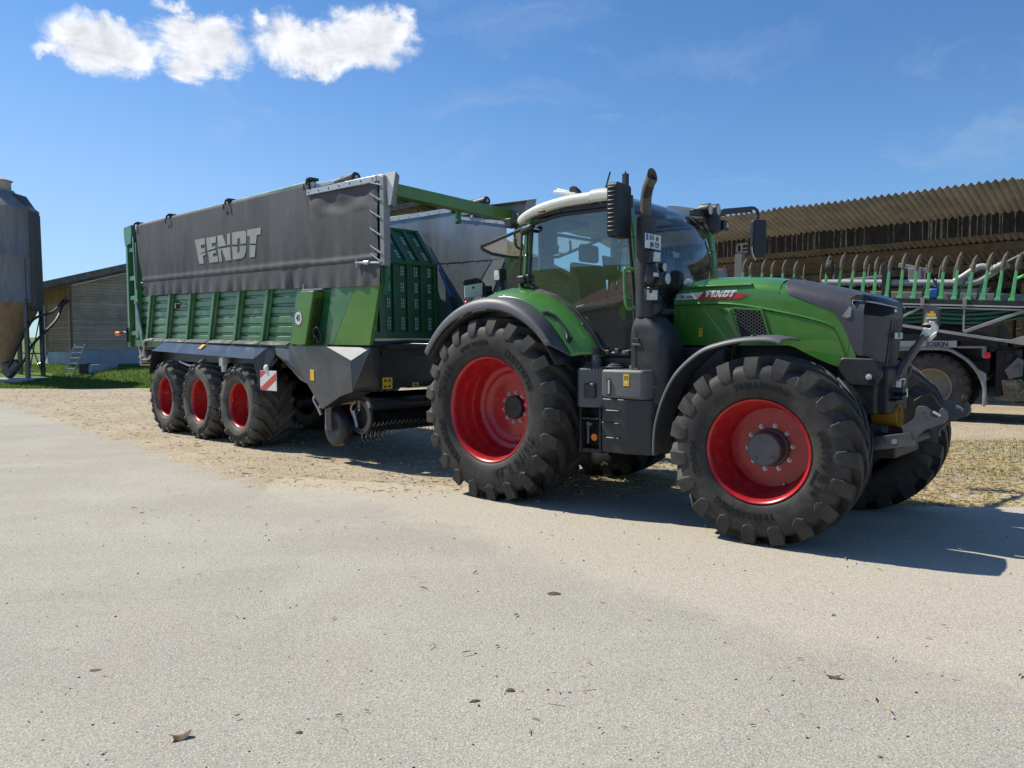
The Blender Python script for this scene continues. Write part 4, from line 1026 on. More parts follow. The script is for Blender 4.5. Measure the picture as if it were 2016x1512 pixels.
# roof
def roof_edge(t):
    """outline, t along the right side from the rear centre to the front"""
    return interp([(0, -.045), (.0, -.045)], t)
mb = MB()
RP = [(-.035, 0), (-.040, .50), (-.030, .74), (.02, .845), (.12, .895), (.35, .912), (.7, .915), (1.05, .905), (1.25, .885), (1.36, .86)]
def zc(x): return interp([(-.05, 2.985), (.0, 3.035), (.15, 3.11), (.38, 3.172), (.62, 3.200), (.88, 3.212), (1.1, 3.205), (1.25, 3.180), (1.36, 3.14)], x)
def zlow(x): return interp([(-.05, 2.965), (.12, 2.955), (.25, 3.008), (.65, 3.062), (1.22, 3.062), (1.36, 3.05)], x)
xr = [-.045, -.03, 0, .05, .12, .2, .3, .42, .55, .7, .85, .95, 1.03]
rows = []
for x in xr:
    hw_ = interp([(-.045, .45), (-.03, .70), (0, .79), (.05, .855), (.12, .893), (.35, .912), (.7, .915), (1.05, .905), (1.36, .875)], x); zt = zc(x); zl = zlow(x); row = [(x, -hw_ + .07, zl - .004), (x, -hw_ + .012, zl), (x, -hw_, zl + .018), (x, -hw_, lerp(zl, zt, .35))]
    for k in range(1, 13):
        a = k / 12 * pi / 2; row.append((x, -hw_ * (cos(a) ** .55 if k < 12 else 0), lerp(zl, zt, .35) + (zt - lerp(zl, zt, .35)) * sin(a) ** .62))
    rows.append(row)
k = len(rows[0]); mb.add([p for r in rows for p in r], [(i * k + j, (i + 1) * k + j, (i + 1) * k + j + 1, i * k + j + 1) for i in range(len(rows) - 1) for j in range(k - 1)])
mb.add(rows[0], [tuple(range(k))]); mb.mirror_y(); roof = mb.build('cab_roof', M['cream'], TR, join=True, smooth=45)
mb = MB(); rows = []
for x in (1.03, 1.1, 1.18, 1.26, 1.33, 1.38):
    hw_ = interp([(1.03, .906), (1.38, .868)], x); zt = zc(x) + .012; zl = zlow(x); row = [(x, -hw_ + .03, zl - .004), (x, -hw_, zl + .018), (x, -hw_, lerp(zl, zt, .35))]
    for k in range(1, 9): a = k / 8 * pi / 2; row.append((x, -hw_ + (hw_ - interp([(1.03, .60), (1.2, .70), (1.38, .80)], x)) * (1 - cos(a)), lerp(zl, zt, .35) + (zt - lerp(zl, zt, .35)) * sin(a) ** .7))
    row.append((x, row[-1][1] + .01, zl + .01)); rows.append(row)
k = len(rows[0]); mb.add([p for r in rows for p in r], [(i * k + j, (i + 1) * k + j, (i + 1) * k + j + 1, i * k + j + 1) for i in range(len(rows) - 1) for j in range(k - 1)]); mb.add(rows[-1], [tuple(range(k))]); mb.mirror_y(); mb.build('roof_corner', M['cream'], roof, smooth=45)
mb = MB(); mb.box(.02, 1.02, -.80, .80, 3.035, 3.05); mb.build('headliner', M['headliner'], TR)
mb = MB(); a_ = (0.427,-0.9,3.039); mb.obox(a_, (.09, .03, .02)); mb.build('roof_clip', M['black'], roof, bevel=.008)
# things fixed on the roof: aerials, guidance antenna
mb = MB(); p0 = (0.086,-0.2,3.378); p1 = (0.393,-0.2,3.312); mb.bar(p0, p1, .16, .03); mb.bar((p0[0], p0[1], p0[2] + .03), (p1[0], p1[1], p1[2] + .01), .05, .03); mb.build('antenna_board', M['white'], TR, bevel=.008)
mb = MB(); mb.prism([(0.273,3.353), (0.292,3.421), (0.33,3.416), (0.381,3.374), (0.418,3.319)], 'y', -.24, -.16); c_ = (0.593,-0.2,3.321); mb.obox(c_, (.06, .06, .03)); mb.build('antenna_fin', M['black'], TR, bevel=.01)
mb = MB(); mb.tube([(0.808,-0.3,3.293), (0.873,-0.3,3.479)], .010, 6); mb.build('whip_aerial', M['black'], TR)
mb = MB(); q0 = (1.493,-0.95,3.162); mb.bar((q0[0], q0[1], q0[2] - .05), (q0[0], q0[1], q0[2] + .10), .05, .045); mb.tube([(q0[0] - .02, q0[1], q0[2] + .06), (q0[0], q0[1], q0[2] + .115), (q0[0] + .02, q0[1], q0[2] + .06)], .012, 6); mb.build('mirror_bracket', M['black'], TR, bevel=.01)
# rear work lamp under the roof, hinged rear window standing open
mb = MB(); l0 = (-0.087,-0.8,2.98); mb.obox(l0, (.10, .12, .10)); mb.obox((l0[0] + .03, l0[1], l0[2] + .08), (.02, .03, .10)); mb.mirror_y(); mb.build('rear_work_lamp', M['black'], TR, bevel=.02)
rw = [(-.01, -.70), (-.62, -.72), (-.70, -.62), (-.80, -.35), (-.83, 0), (-.80, .35), (-.70, .62), (-.62, .72), (-.01, .70)]
def rwz(x): return lerp(2.925, 2.735, x / -.83)
mb = MB(); mb.poly([(x, y, rwz(x)) for x, y in rw]); rwin = mb.build('rear_window', M['glass2'], TR, smooth=0)
mb = MB(); mb.tube([(x, y, rwz(x)) for x, y in rw], .020, 8, closed=True); mb.build('window_frame', M['black'], rwin)
mb = MB(); mb.tube(curve([(-.25, -.55, rwz(-.25) - .01), (-.26, -.52, rwz(-.25) - .10), (-.16, -.50, rwz(-.1) - .17), (-.08, -.50, rwz(-.1) - .12)], 10), .014, 8); mb.cut(); mb.tube([(-.02, -.6, 2.62), (-.16, -.55, 2.80)], .012, 8); mb.cut(); mb.tube(curve([(-.30, .3, rwz(-.3)), (-.30, .3, rwz(-.3) - .09), (-.12, .3, rwz(-.3) - .09), (-.12, .3, rwz(-.12))], 10), .014, 8); mb.build('window_handle', M['black'], rwin)
# plate carrier and lamp on the right rear fender
mb = MB(); qa = (-0.6,-1.033,2.373); qb = (-0.6,-0.83,2.416); qc = (-0.6,-0.728,2.367); qd = (-0.6,-0.725,2.216); qe = (-0.6,-1.026,2.175)
mb.prism([(qa[1], qa[2]), (qb[1], qb[2]), (qb[1] + .05, qb[2] - .005), (qc[1] + .05, qc[2] - .01), (qd[1], qd[2]), (qe[1], qe[2])], 'x', -.62, -.60); mb.box(-.63, -.56, qd[1], qd[1] + .12, 2.20, 2.33); mb.tube([(-.60, qd[1] + .1, 2.26), (-.45, -.62, 2.22), (-.2, -.6, 2.19), (.05, -.6, 2.24)], .026, 8)
pc = mb.build('plate_carrier', M['black'], TR, bevel=.004)
mb = MB(); q1 = (-0.595,-1.03,2.313); q2 = (-0.595,-0.738,2.363); q3 = (-0.595,-0.739,2.217); q4 = (-0.595,-1.029,2.176); mb.prism([(q1[1], q1[2]), (q2[1], q2[2]), (q3[1], q3[2]), (q4[1], q4[2])], 'x', -.597, -.590)
c_ = (-0.59,-0.893,2.299); mb.build('plate_back', M['white'], pc)  # white colour stands for the sky reflected in the plate
mb = MB(); mb.cyl((-.592, c_[1], c_[2]), (-.582, c_[1], c_[2]), .014, n=10); mb.cut(); c_ = (-0.59,-0.888,2.375); mb.cyl((-.602, c_[1], c_[2]), (-.588, c_[1], c_[2]), .014, n=10); mb.build('plate_bolt', M['dark'], pc)
def lamp(name, c, fwd, w_, h_, d_, stalk=None, lensmat='lens'):
    """square work lamp facing fwd"""
    f = Vector(fwd).normalized(); mb = MB(); c = Vector(c); mb.obox(c - f * d_ / 2, (d_, w_, h_), f)
    for i in range(4): mb.obox(c - f * (d_ * .5 + .012 * i), (.005, w_ * 1.04, h_ * .9), f)
    o = mb.build(name, M['black'], TR, bevel=.012)
    m2 = MB(); m2.obox(c + f * .002, (.012, w_ * .86, h_ * .86), f); m2.build('lamp_glass', M[lensmat], o, bevel=.006)
    m3 = MB(); m3.lathe([(0, .012), (w_ * .12, .010), (w_ * .14, .006)], n=16, ax='x'); m3.xf(Matrix.Translation(c) @ f.to_track_quat('X', 'Z').to_matrix().to_4x4()); m3.build('lamp_led', M['decalwhite'], o)
    return o
lc = (-0.5,-0.589,2.453); lamp('work_lamp', lc, (-.25, -1, -.05), .125, .135, .09)
mb = MB(); mb.tube([(lc[0] + .02, lc[1] + .05, lc[2] - .06), (lc[0] + .03, lc[1] + .06, lc[2] - .20), (lc[0] + .05, lc[1] + .06, 2.16)], [.03, .035, .055], 10); mb.box(-.62, -.05, -.68, -.45, 2.15, 2.19); mb.build('lamp_stalk', M['black'], TR)

# exhaust, heat shield, casing
EX, EY = 1.685, -.90
mb = MB(); mb.lathe([(.060, 0), (.093, 0), (.095, .03), (.095, .10)], ax='z', n=48); mb.lathe([(.095, .10), (.095, .90)], ax='z', n=48); mb.lathe([(.095, .90), (.094, .925), (.084, .935), (.058, .935)], ax='z', n=48)
sh_ = mb.build('heat_shield', M['perf'], TR, smooth=40); sh_.location = (EX, EY, 1.905)
mb = MB(); path = curve([(EX, EY, 2.82), (EX, EY, 2.93), (EX + .005, EY, 3.03), (EX + .03, EY - .004, 3.12), (EX + .075, EY - .01, 3.205)], 16)
n_ = 24; base = len(mb.v)
mb.tube(path, .052, n_, cap=False)
for i in range(n_):                                                           # oblique cut of the tip: opening looks forward
    for jj in range(len(path)):
        pass
tip = Vector(path[-1]); m_ = len(path)
for i in range((m_ - 1) * n_, m_ * n_):
    p = Vector(mb.v[i]); d = p - tip; k = (d.x * .8 + d.y * -.5) / .052; mb.v[i] = tuple(p + Vector((.25, 0, .97)) * (-.075 * k))
ring = [mb.v[i] for i in range((m_ - 1) * n_, m_ * n_)]
inner = [tuple(Vector(p) + (tip - Vector(p)) * .10 - Vector((.02, 0, .03))) for p in ring]
deep_ = [tuple(tip + (Vector(p) - tip) * .8 - Vector((.06, 0, .16))) for p in ring]
mb.add(ring + inner, [(i, (i + 1) % n_, n_ + (i + 1) % n_, n_ + i) for i in range(n_)]); mb.add(inner + deep_, [(i, (i + 1) % n_, n_ + (i + 1) % n_, n_ + i) for i in range(n_)], 1); mb.add(deep_, [tuple(range(n_))], 1)
mb.build('exhaust_pipe', [M['exh'], M['ink']], TR, smooth=40, recalc=False)
mb = MB()                                                                     # exhaust casing, a soft-shouldered box
def casing(u, v):
    z = interp([(0, 1.10), (.1, 1.27), (.55, 1.60), (.72, 1.735), (.85, 1.845), (.97, 1.90), (1, 1.906)], v)
    x0 = interp([(1.1, 1.57), (1.7, 1.555), (1.80, 1.565), (1.90, 1.595), (1.91, 1.62)], z); x1 = interp([(1.1, 1.98), (1.60, 1.985), (1.74, 1.965), (1.82, 1.89), (1.90, 1.785), (1.91, 1.75)], z)
    y0 = interp([(1.1, -1.02), (1.7, -1.02), (1.82, -1.01), (1.91, -.98)], z); y1 = -.62
    a = u * 2 * pi; ca, sa = cos(a), sin(a); n = 4.2
    return ((x0 + x1) / 2 + (x1 - x0) / 2 * math.copysign(abs(ca) ** (2 / n), ca), (y0 + y1) / 2 + (y1 - y0) / 2 * math.copysign(abs(sa) ** (2 / n), sa), z)
mb.grid(casing, 64, 30, cu=True); cs = mb.build('exhaust_casing', M['black'], TR, smooth=55)
mb = MB(); mb.bar((1.655, -1.024, 1.12), (1.655, -1.022, 1.80), .004, .006, up=(1, 0, 0)); mb.build('casing_seam', M['ink'], cs)
mb = MB()
for z in (1.64, 1.36): mb.cut(); mb.box(1.62, 1.72, -1.032, -1.015, z, z + .018); mb.box(1.64, 1.70, -1.03, -1.015, z + .018, z + .07, 1)
mb.cut(); mb.box(1.76, 1.9, -1.03, -1.012, 1.255, 1.268); mb.build('casing_clip', [M['grey'], M['ink']], cs, bevel=.003)
mb = MB(); mb.cyl((1.80, -.86, 1.98), (1.80, -.93, 1.98), .055, n=20); mb.build('intake_cap', M['black'], TR, bevel=.008)
# number plate and work lamps on a stalk in front of the exhaust
mb = MB(); mb.tube([(1.80, -.93, 2.06), (1.79, -.94, 2.60)], .018, 8); mb.box(1.70, 1.80, -.96, -.92, 2.56, 2.60); mb.box(1.70, 1.80, -.96, -.92, 2.15, 2.19); mb.build('plate_stalk', M['black'], TR)
PL, PR, PB = Vector((1.85,-1.161,2.652)), Vector((1.85,-0.898,2.657)), Vector((1.85,-1.157,2.52))
pw, ph = (PR - PL).length, (PL - PB).length; pc_ = Vector((1.85, (PL.y + PR.y) / 2, (PL.z + PB.z) / 2))
mb = MB(); mb.box(1.840, 1.850, pc_.y - pw / 2, pc_.y + pw / 2, pc_.z - ph / 2, pc_.z + ph / 2); npl = mb.build('number_plate', M['decalwhite'], TR, bevel=.002)
mb = MB(); mb.tube(rounded([(0, 0)] * 0 or [(-pw / 2 + .003, -ph / 2 + .003), (pw / 2 - .003, -ph / 2 + .003), (pw / 2 - .003, ph / 2 - .003), (-pw / 2 + .003, ph / 2 - .003)], .012), .0015, 4, closed=True) if False else mb.box(1.8505, 1.852, pc_.y - pw / 2 + .004, pc_.y - pw / 2 + .040, pc_.z + .004, pc_.z + ph / 2 - .004, 1)
t1 = text_mb('KN', .068, .001, .80); place(t1, (1.8535, pc_.y - .035, pc_.z + ph * .23), (0, 1, 0), (0, 0, 1)); mb.add(t1.v, t1.f)
t1 = text_mb('JM 729', .068, .001, .80); place(t1, (1.8535, pc_.y + .018, pc_.z - ph * .24), (0, 1, 0), (0, 0, 1)); mb.add(t1.v, t1.f)
mb.lathe([(0, .0035), (.022, .0035)], c=(1.85, pc_.y + .062, pc_.z + ph * .22), ax='x', n=16, mi=2)
mb.build('plate_lettering', [M['ink'], M['blue'], M['grey']], npl, smooth=0)
lamp('work_lamp', (1.88,-1.022,2.446), (1, -.12, -.05), .115, .105, .08); lamp('work_lamp', (1.86,-1.063,2.1), (.75, -.8, -.1), .115, .105, .06)
mb = MB(); c_ = Vector((1.85,-1.068,2.285)); mb.tube([c_ + Vector((-.03, .0, -.08)), c_ + Vector((0, 0, -.02)), c_ + Vector((0, 0, .05)), c_ + Vector((-.01, 0, .10))], [.04, .055, .05, .025], 12); mb.obox(c_ + Vector((.02, .09, -.04)), (.13, .12, .12)); mb.lathe([(.058, -.02), (.06, .06), (.05, .07)], c=tuple(c_ + Vector((.03, .13, -.035))), ax='x', n=20); mb.lathe([(.040, 0), (.045, .05)], c=tuple(c_ + Vector((.03, .11, .07))), ax='x', n=16)
mb.obox(c_ + Vector((-.01, .0, -.14)), (.05, .05, .06)); cl = mb.build('lamp_cluster', M['black'], TR, bevel=.012)
mb = MB(); mb.lathe([(0, .078), (.05, .07)], c=tuple(c_ + Vector((.03, .13, -.035))), ax='x', n=20); mb.cut(); mb.lathe([(0, .058), (.04, .05)], c=tuple(c_ + Vector((.03, .11, .07))), ax='x', n=16); mb.cut(); mb.obox(c_ + Vector((.055, .0, -.005)), (.02, .075, .035)); mb.build('lamp_glass', M['lens'], cl)
# green handrail by the A pillar
mb = MB(); hr = [(1.577,-0.93,2.361), (1.534,-0.98,2.365), (1.515,-0.99,2.336), (1.527,-0.99,2.079), (1.532,-0.99,2.038), (1.551,-0.98,1.99), (1.595,-0.93,1.993)]
mb.tube(curve(hr, 30), .018, 10); mb.build('handrail', M['green'], TR)
# mirrors
def mirror_mb(c, ry, w_=.25, h_=.49, d_=.10, ribs=True):
    mb = MB(); mb.prism(rounded([(-w_ / 2, -h_ / 2), (w_ / 2, -h_ / 2), (w_ / 2, h_ / 2), (-w_ / 2, h_ / 2)], .04), 'x', -d_ / 2, d_ / 2)
    if ribs:
        for i in range(11):
            z = -h_ / 2 + .05 + i * (h_ - .10) / 10; mb.obox((.0, -w_ / 2 - .002, z), (d_ * .8, .012, .014), (1, 0, 0))
    mb.xf(Matrix.Translation(c) @ Matrix.Rotation(ry, 4, 'Z')); return mb
mc = (1.56, -1.155, 2.880)
mr = mirror_mb(mc, .10, .29).build('mirror', M['black2'], TR, bevel=.018)
mb = MB(); mb.tube([(1.40, -.84, 3.02), (1.46, -.92, 3.06), (1.52, -1.02, 3.04)], .022, 8); mb.obox((1.44, -.88, 3.02), (.12, .12, .12)); mb.tube([(1.41, -.86, 3.12), (1.45, -.90, 2.90)], .03, 8); mb.build('mirror_arm', M['black'], mr, bevel=.01)
ml = (1.45, 2.10, 2.955)
ml_ = mirror_mb(ml, -.62, .19, .47, .09, False).build('mirror', M['black2'], TR, bevel=.02)
mb = MB(); mb.bar((1.45,1.134,3.169), (1.45,1.878,3.294), .05, .07); mb.tube(curve([(1.45,1.777,3.285), (1.45,1.955,3.318), (1.45,2.074,3.286), (1.45,2.076,3.202)], 10), .022, 8); mb.bar((1.4,0.503,3.091), (1.45,1.135,3.153), .07, .07); mb.build('mirror_arm', M['black'], ml_, bevel=.012)
mb = MB(); mb.tube(curve([(1.5,1.803,2.826), (1.5,1.823,2.752), (1.5,1.916,2.677)], 8), .012, 6); mb.build('mirror_rim', M['steel'], ml_)
mb = MB()
for q in ((1.5,0.739,3.144), (1.5,0.933,3.163)): mb.tube([(q[0] - .16, q[1] - .02, q[2] + .0), (q[0] - .10, q[1] - .01, q[2]), (q[0], q[1], q[2])], [.035, .066, .068], 18)
bl = Vector((1.46,0.853,2.981)); mb.lathe([(0, .10), (.09, .095), (.10, .05), (.10, -.07), (.06, -.10), (0, -.10)], c=tuple(bl), ax='z', n=24); mb.obox(bl + Vector((.06, .11, .0)), (.12, .12, .11)); mb.cyl(bl + Vector((0, 0, .08)), bl + Vector((0, 0, .19)), .05); mb.tube(curve([bl + Vector((0, -.10, .12)), bl + Vector((0, -.17, .02)), bl + Vector((0, -.12, -.07)), bl + Vector((0, -.05, -.06))], 8), .006, 6)
lc_ = mb.build('lamp_cluster', M['black'], TR, bevel=.008)
mb = MB()
for q in ((1.5,0.739,3.144), (1.5,0.933,3.163)): mb.cut(); mb.lathe([(0, .010), (.05, .006), (.058, .001)], c=q, ax='x', n=24)
mb.cut(); mb.obox(bl + Vector((.123, .13, .005)), (.008, .045, .055)); mb.build('lamp_glass', M['lens'], lc_)
mb = MB(); mb.tube(curve([(1.75, .12, 2.30), (1.72, .10, 2.36), (1.70, .05, 2.40), (1.69, .02, 2.34)], 8), .006, 6); mb.build('camera_cable', M['black'], TR); mb = MB(); q = Vector((1.686,-0.3,2.296)); mb.prism(rounded([(q.x - .075, q.z - .10), (q.x + .055, q.z - .10), (q.x + .07, q.z + .05), (q.x + .0, q.z + .10), (q.x - .06, q.z + .08)], .04), 'y', q.y - .05, q.y + .03); mb.build('camera_housing', M['black'], TR, bevel=.02)

# cab interior
mb = MB(); mb.box(.12, 1.55, -.78, .78, 1.38, 1.44); mb.box(.12, .45, -.78, .78, 1.44, 1.75); mb.build('cab_floor', M['interior'], TR)
mb = MB(); mb.prism(rounded([(.42, 1.78), (.95, 1.80), (.97, 1.92), (.60, 1.94), (.50, 1.96), (.42, 2.55), (.30, 2.58), (.28, 1.86)], .05), 'y', -.26, .26); mb.prism(rounded([(.33, 2.58), (.43, 2.58), (.42, 2.78), (.33, 2.78)], .04), 'y', -.14, .14); mb.box(.45, .85, -.2, .2, 1.44, 1.8); mb.build('driver_seat', M['interior'], TR, bevel=.03)
mb = MB(); mb.prism(rounded([(.55, 1.98), (1.02, 2.05), (1.05, 2.11), (.95, 2.12), (.55, 2.06)], .03), 'y', -.50, -.30); mb.obox((1.04, -.42, 2.13), (.20, .13, .03), (1, 0, .15)); mb.build('armrest', M['lite'], TR, bevel=.015)
mb = MB(); mb.obox((1.10, -.62, 2.42), (.03, .30, .24), (1, .15, .1)); mb.tube([(1.05, -.6, 2.0), (1.10, -.62, 2.38)], .02, 6); mb.cut(); mb.obox((1.18, .50, 2.50), (.03, .30, .24), (1, -.2, .1)); mb.build('display', M['gloss'], TR, bevel=.008)
mb = MB(); tor = [(1.22 + .07 * cos(a), .20 * sin(a), 2.22 + .19 * cos(a)) for a in [2 * pi * i / 28 for i in range(28)]]; mb.tube(tor, .017, 8, closed=True); mb.tube([(1.46, 0, 1.5), (1.36, 0, 1.95), (1.22, 0, 2.22)], [.10, .07, .04], 12); mb.bar((1.215, -.18, 2.22), (1.215, .18, 2.22), .03, .03); mb.build('steering_wheel', M['interior'], TR)
mb = MB(); mb.prism(rounded([(1.38, 1.44), (1.62, 1.44), (1.63, 1.98), (1.50, 2.02)], .04), 'y', -.30, .30); mb.box(.15, .30, .3, .75, 1.8, 2.3); mb.box(.12, .16, -.6, -.35, 2.45, 2.9); mb.build('dashboard', M['interior2'], TR, bevel=.03)
mb = MB(); mb.prism(rounded([(.20, 2.90), (.62, 2.93), (.60, 2.97), (.2, 2.97)], .01), 'y', -.7, -.3); mb.box(.25, .40, -.72, -.60, 2.62, 2.93); mb.build('roof_console', M['interior'], TR, bevel=.02)

# ------------------------------------------------------------------ the forage trailer
TL = thing('forage_trailer', 'long dark green forage trailer with grey tarpaulin side and three red-wheeled axles', 'trailer', (-3.4794, 13.4597, 0), -.776)
def tz(x, z0):
    """the body stands a little nose-down: height at x of a line that is z0 high at the rear (x = -4.4)"""
    return z0 - .0165 * (x + 4.4)
# wheels
tm, side = tyre_mb(.69, .355, .372, 19, .040, .105, .50, 1.25, .76, 3, ends=False)
tw = MB()
tw.lathe([(.362, -.265), (.374, -.278), (.378, -.290), (.370, -.297), (.360, -.290), (.350, -.27), (.344, -.23), (.340, -.14), (.325, -.11), (.320, -.02), (.300, .01), (.27, .02), (.2, .02), (.0, .02)], n=72)
tw.lathe([(.362, -.265), (.35, .0), (.35, .26)], n=48)
tw = tw.build('trailer_wheel', M['red'], TL, smooth=40)
tm.build('tyre', M['rubber2'], tw, smooth=30)
hb = MB(); hb.lathe([(.13, .02), (.11, -.06), (.10, -.10), (.0, -.105)], n=32); hb.build('hub_cap', M['red'], tw)
lt = MB(); ring_text(lt, 'VREDESTEIN', .115, .530, 132, side, sx=.90, bold=.006); ring_text(lt, 'VREDESTEIN', .115, .530, 312, side, sx=.90, bold=.006)
lt.v = [(x, y - .004, z) for x, y, z in lt.v]; lt.build('tyre_lettering', M['letter'], tw, smooth=0, recalc=False)
WY = 1.36 - .29
tw.location = (0, -WY, .672)
for i in range(3):
    for sgn in (-1, 1):
        if i == 0 and sgn == -1: continue
        c = copy_tree(tw, TL, () if sgn < 0 else ('tyre_lettering',)); c.location = (-1.5 * i, sgn * WY, .672)
        c.rotation_euler = (0, (.9, 2.1, 0)[i] if False else (0, -.75, 1.0)[i], 0)
        if sgn > 0: c.scale = (1, -1, 1)
mb = MB()
for i in range(3): mb.cyl((-1.5 * i, -.9, .672), (-1.5 * i, .9, .672), .09, n=14); mb.box(-1.5 * i - .5, -1.5 * i + .5, -.62, -.50, .62, .74); mb.box(-1.5 * i - .5, -1.5 * i + .5, .50, .62, .62, .74)
mb.box(-4.9, 3.4, -.55, -.35, 1.05, 1.35); mb.box(-4.9, 3.4, .35, .55, 1.05, 1.35)
for x in (-4.6, -3.0, -.75, .9, 2.2): mb.box(x, x + .12, -1.1, 1.1, 1.30, 1.50)
mb.bar((3.3, 0, 1.05), (5.2, .15, .62), .30, .26); mb.box(5.1, 5.5, -.02, .30, .52, .64)
mb.build('undercarriage', M['chassis'], TL, bevel=.01)

# side walls of corrugated sheet; ribs lean backwards a little
def wall_mb(sgn):
    mb = MB(); Z0, Z1 = 1.70, 3.98
    nb = 15
    prof = []
    for i in range(nb):
        a, b = i / nb, (i + 1) / nb
        for t, d in ((0, 0), (.10, .0), (.22, .028), (.80, .028), (.92, 0)): prof.append((lerp(a, b, t), d))
    prof.append((1, 0))
    xs_ = [-4.72, -2, 0, 2, 2.76]
    vs = [(x, sgn * (1.20 + d), tz(x, lerp(Z0 + .05, Z1 + .02, t))) for x in xs_ for t, d in prof]; k = len(prof)
    mb.add(vs, [(i * k + j, i * k + j + 1, (i + 1) * k + j + 1, (i + 1) * k + j) for i in range(len(xs_) - 1) for j in range(k - 1)])
    return mb
wall = wall_mb(-1).build('side_wall', M['tgreen'], TL, smooth=25)
wall_far = wall_mb(1).build('side_wall', M['tgreen'], TL, smooth=25)
ribx = [(-3.832, -4.079), (-2.885, -3.147), (-1.959, -2.194), (-.999, -1.268), (-.077, -.32), (.862, .618), (1.818, 1.551), (2.732, 2.511)]
for sgn, par in ((-1, wall), (1, wall_far)):
    for xt, xb in ribx:
        mb = MB(); dx = (xt - xb) / .87
        zb, zt = tz(xb, 1.74), tz(xt, 3.95)
        a = (xb, sgn * 1.262, zb); b = (xb + dx * (zt - zb), sgn * 1.262, zt)
        mb.bar(a, b, .085, .075, up=(0, 1, 0)); mb.bar((a[0] + .07, sgn * 1.245, a[2]), (b[0] + .07, sgn * 1.245, b[2]), .05, .03, up=(0, 1, 0))
        mb.build('rib', M['tgreen'], par, bevel=.006)
mb = MB()
for sgn in (-1, 1):
    mb.cut(); mb.bar((-4.75, sgn * 1.22, tz(-4.75, 1.70)), (2.75, sgn * 1.22, tz(2.75, 1.70)), .10, .14)
mb.build('sill_beam', M['tgreen'], TL, bevel=.01)
mb = MB()                                                                     # ledge above the wheels between the ribs
for x0, x1 in zip([-4.05, -3.1, -2.15, -1.22, -.28, .66], [-3.15, -2.2, -1.27, -.32, .62, 1.50]): mb.cut(); mb.add([(x0, -1.27, tz(x0, 1.80)), (x1, -1.27, tz(x1, 1.80)), (x1, -1.36, tz(x1, 1.745)), (x0, -1.36, tz(x0, 1.745))], [(0, 1, 2, 3)])
mb.build('ledge', M['dsteel'], TL, smooth=0, solid=.006)
mb = MB(); mb.tube([(-4.42, -1.26, tz(-4.42, 4.03)), (2.10, -1.26, tz(2.1, 4.05))], .045, 12); mb.cut(); mb.tube([(-4.42, 1.26, tz(-4.42, 4.03)), (2.6, 1.26, tz(2.6, 3.96))], .045, 12); mb.build('top_rail', M['tgreen'], TL)
# load floor and rear door
mb = MB(); mb.box(-4.75, 2.6, -1.2, 1.2, 1.56, 1.66); mb.build('load_floor', M['chassis'], TL)
mb = MB(); mb.box(-4.92, -4.86, -1.22, 1.22, 1.80, 4.0)
for sgn in (-1, 1):
    mb.box(-5.0, -4.90, sgn * 1.27 - .05, sgn * 1.27 + .05, 1.62, 3.72); mb.box(-4.60, -4.46, sgn * 1.26 - .05, sgn * 1.26 + .05, 1.80, 3.72)
    mb.box(-4.90, -4.58, sgn * 1.20 - .012, sgn * 1.20 + .012, 1.82, 3.66)
    for z in (1.90, 2.62, 3.02 + .0, 3.60): mb.box(-4.92, -4.50, sgn * 1.265 - .035, sgn * 1.265 + .035, z - .045, z + .045)
    mb.bar((-4.52, sgn * 1.30, 2.25), (-4.18, sgn * 1.30, 1.62), .05, .10); mb.prism([(-5.03, 4.07), (-4.62, 4.09), (-4.60, 3.93), (-4.66, 3.72), (-4.98, 3.70), (-5.03, 3.90)], 'y', sgn * 1.29 - .05, sgn * 1.29 + .04)
mb.box(-5.03, -4.95, -1.2, 1.2, 3.90, 4.05)
mb.build('tailgate', M['tgreen'], TL, bevel=.008)
mb = MB(); mb.tube([(-4.46, -1.33, 2.5), (-4.20, -1.33, 1.86)], .02, 8); mb.cyl((-4.47, -1.30, 2.52), (-4.47, -1.36, 2.52), .03); mb.tube([(-4.58, -1.32, 3.85), (-4.50, -1.32, 2.78)], .014, 6); mb.build('tailgate_ram', M['steel'], TL)
mb = MB(); mb.tube(curve([(-5.0, -1.3, 1.86), (-5.18, -1.33, 1.93), (-5.30, -1.36, 1.90)], 6), .016, 6); mb.box(-5.02, -4.98, -1.36, -1.26, 1.72, 2.02); mb.build('marker_arm', M['black'], TL)
mb = MB(); mb.tube([(-5.29, -1.37, 1.90), (-5.44, -1.40, 1.90)], [.038, .045], 14); mb.build('marker_lamp', M['orange'], TL, bevel=.01)
mb = MB()
for i in range(8):
    a = i * .42; mb.obox((-4.80 + .012 * i + .06 * sin(a), -1.05, 1.66 - .055 * i), (.10, .30, .045), (1, 0, -.3 - .05 * i))
mb.cyl((-4.74, -1.15, 1.48), (-4.74, 1.15, 1.48), .14, n=20); mb.build('floor_chain', M['steel'], TL, bevel=.006)
mb = MB(); mb.tube(curve([(-4.45, -1.3, 1.42), (-4.20, -1.34, 1.46), (-4.08, -1.34, 1.60), (-4.06, -1.34, 1.74), (-3.6, -1.34, 1.76)], 14), .022, 8); mb.tube(curve([(-4.40, -1.25, 1.36), (-4.0, -1.30, 1.38), (-3.85, -1.3, 1.46)], 8), .018, 8); mb.build('rear_bumper_bar', M['steel'], TL)

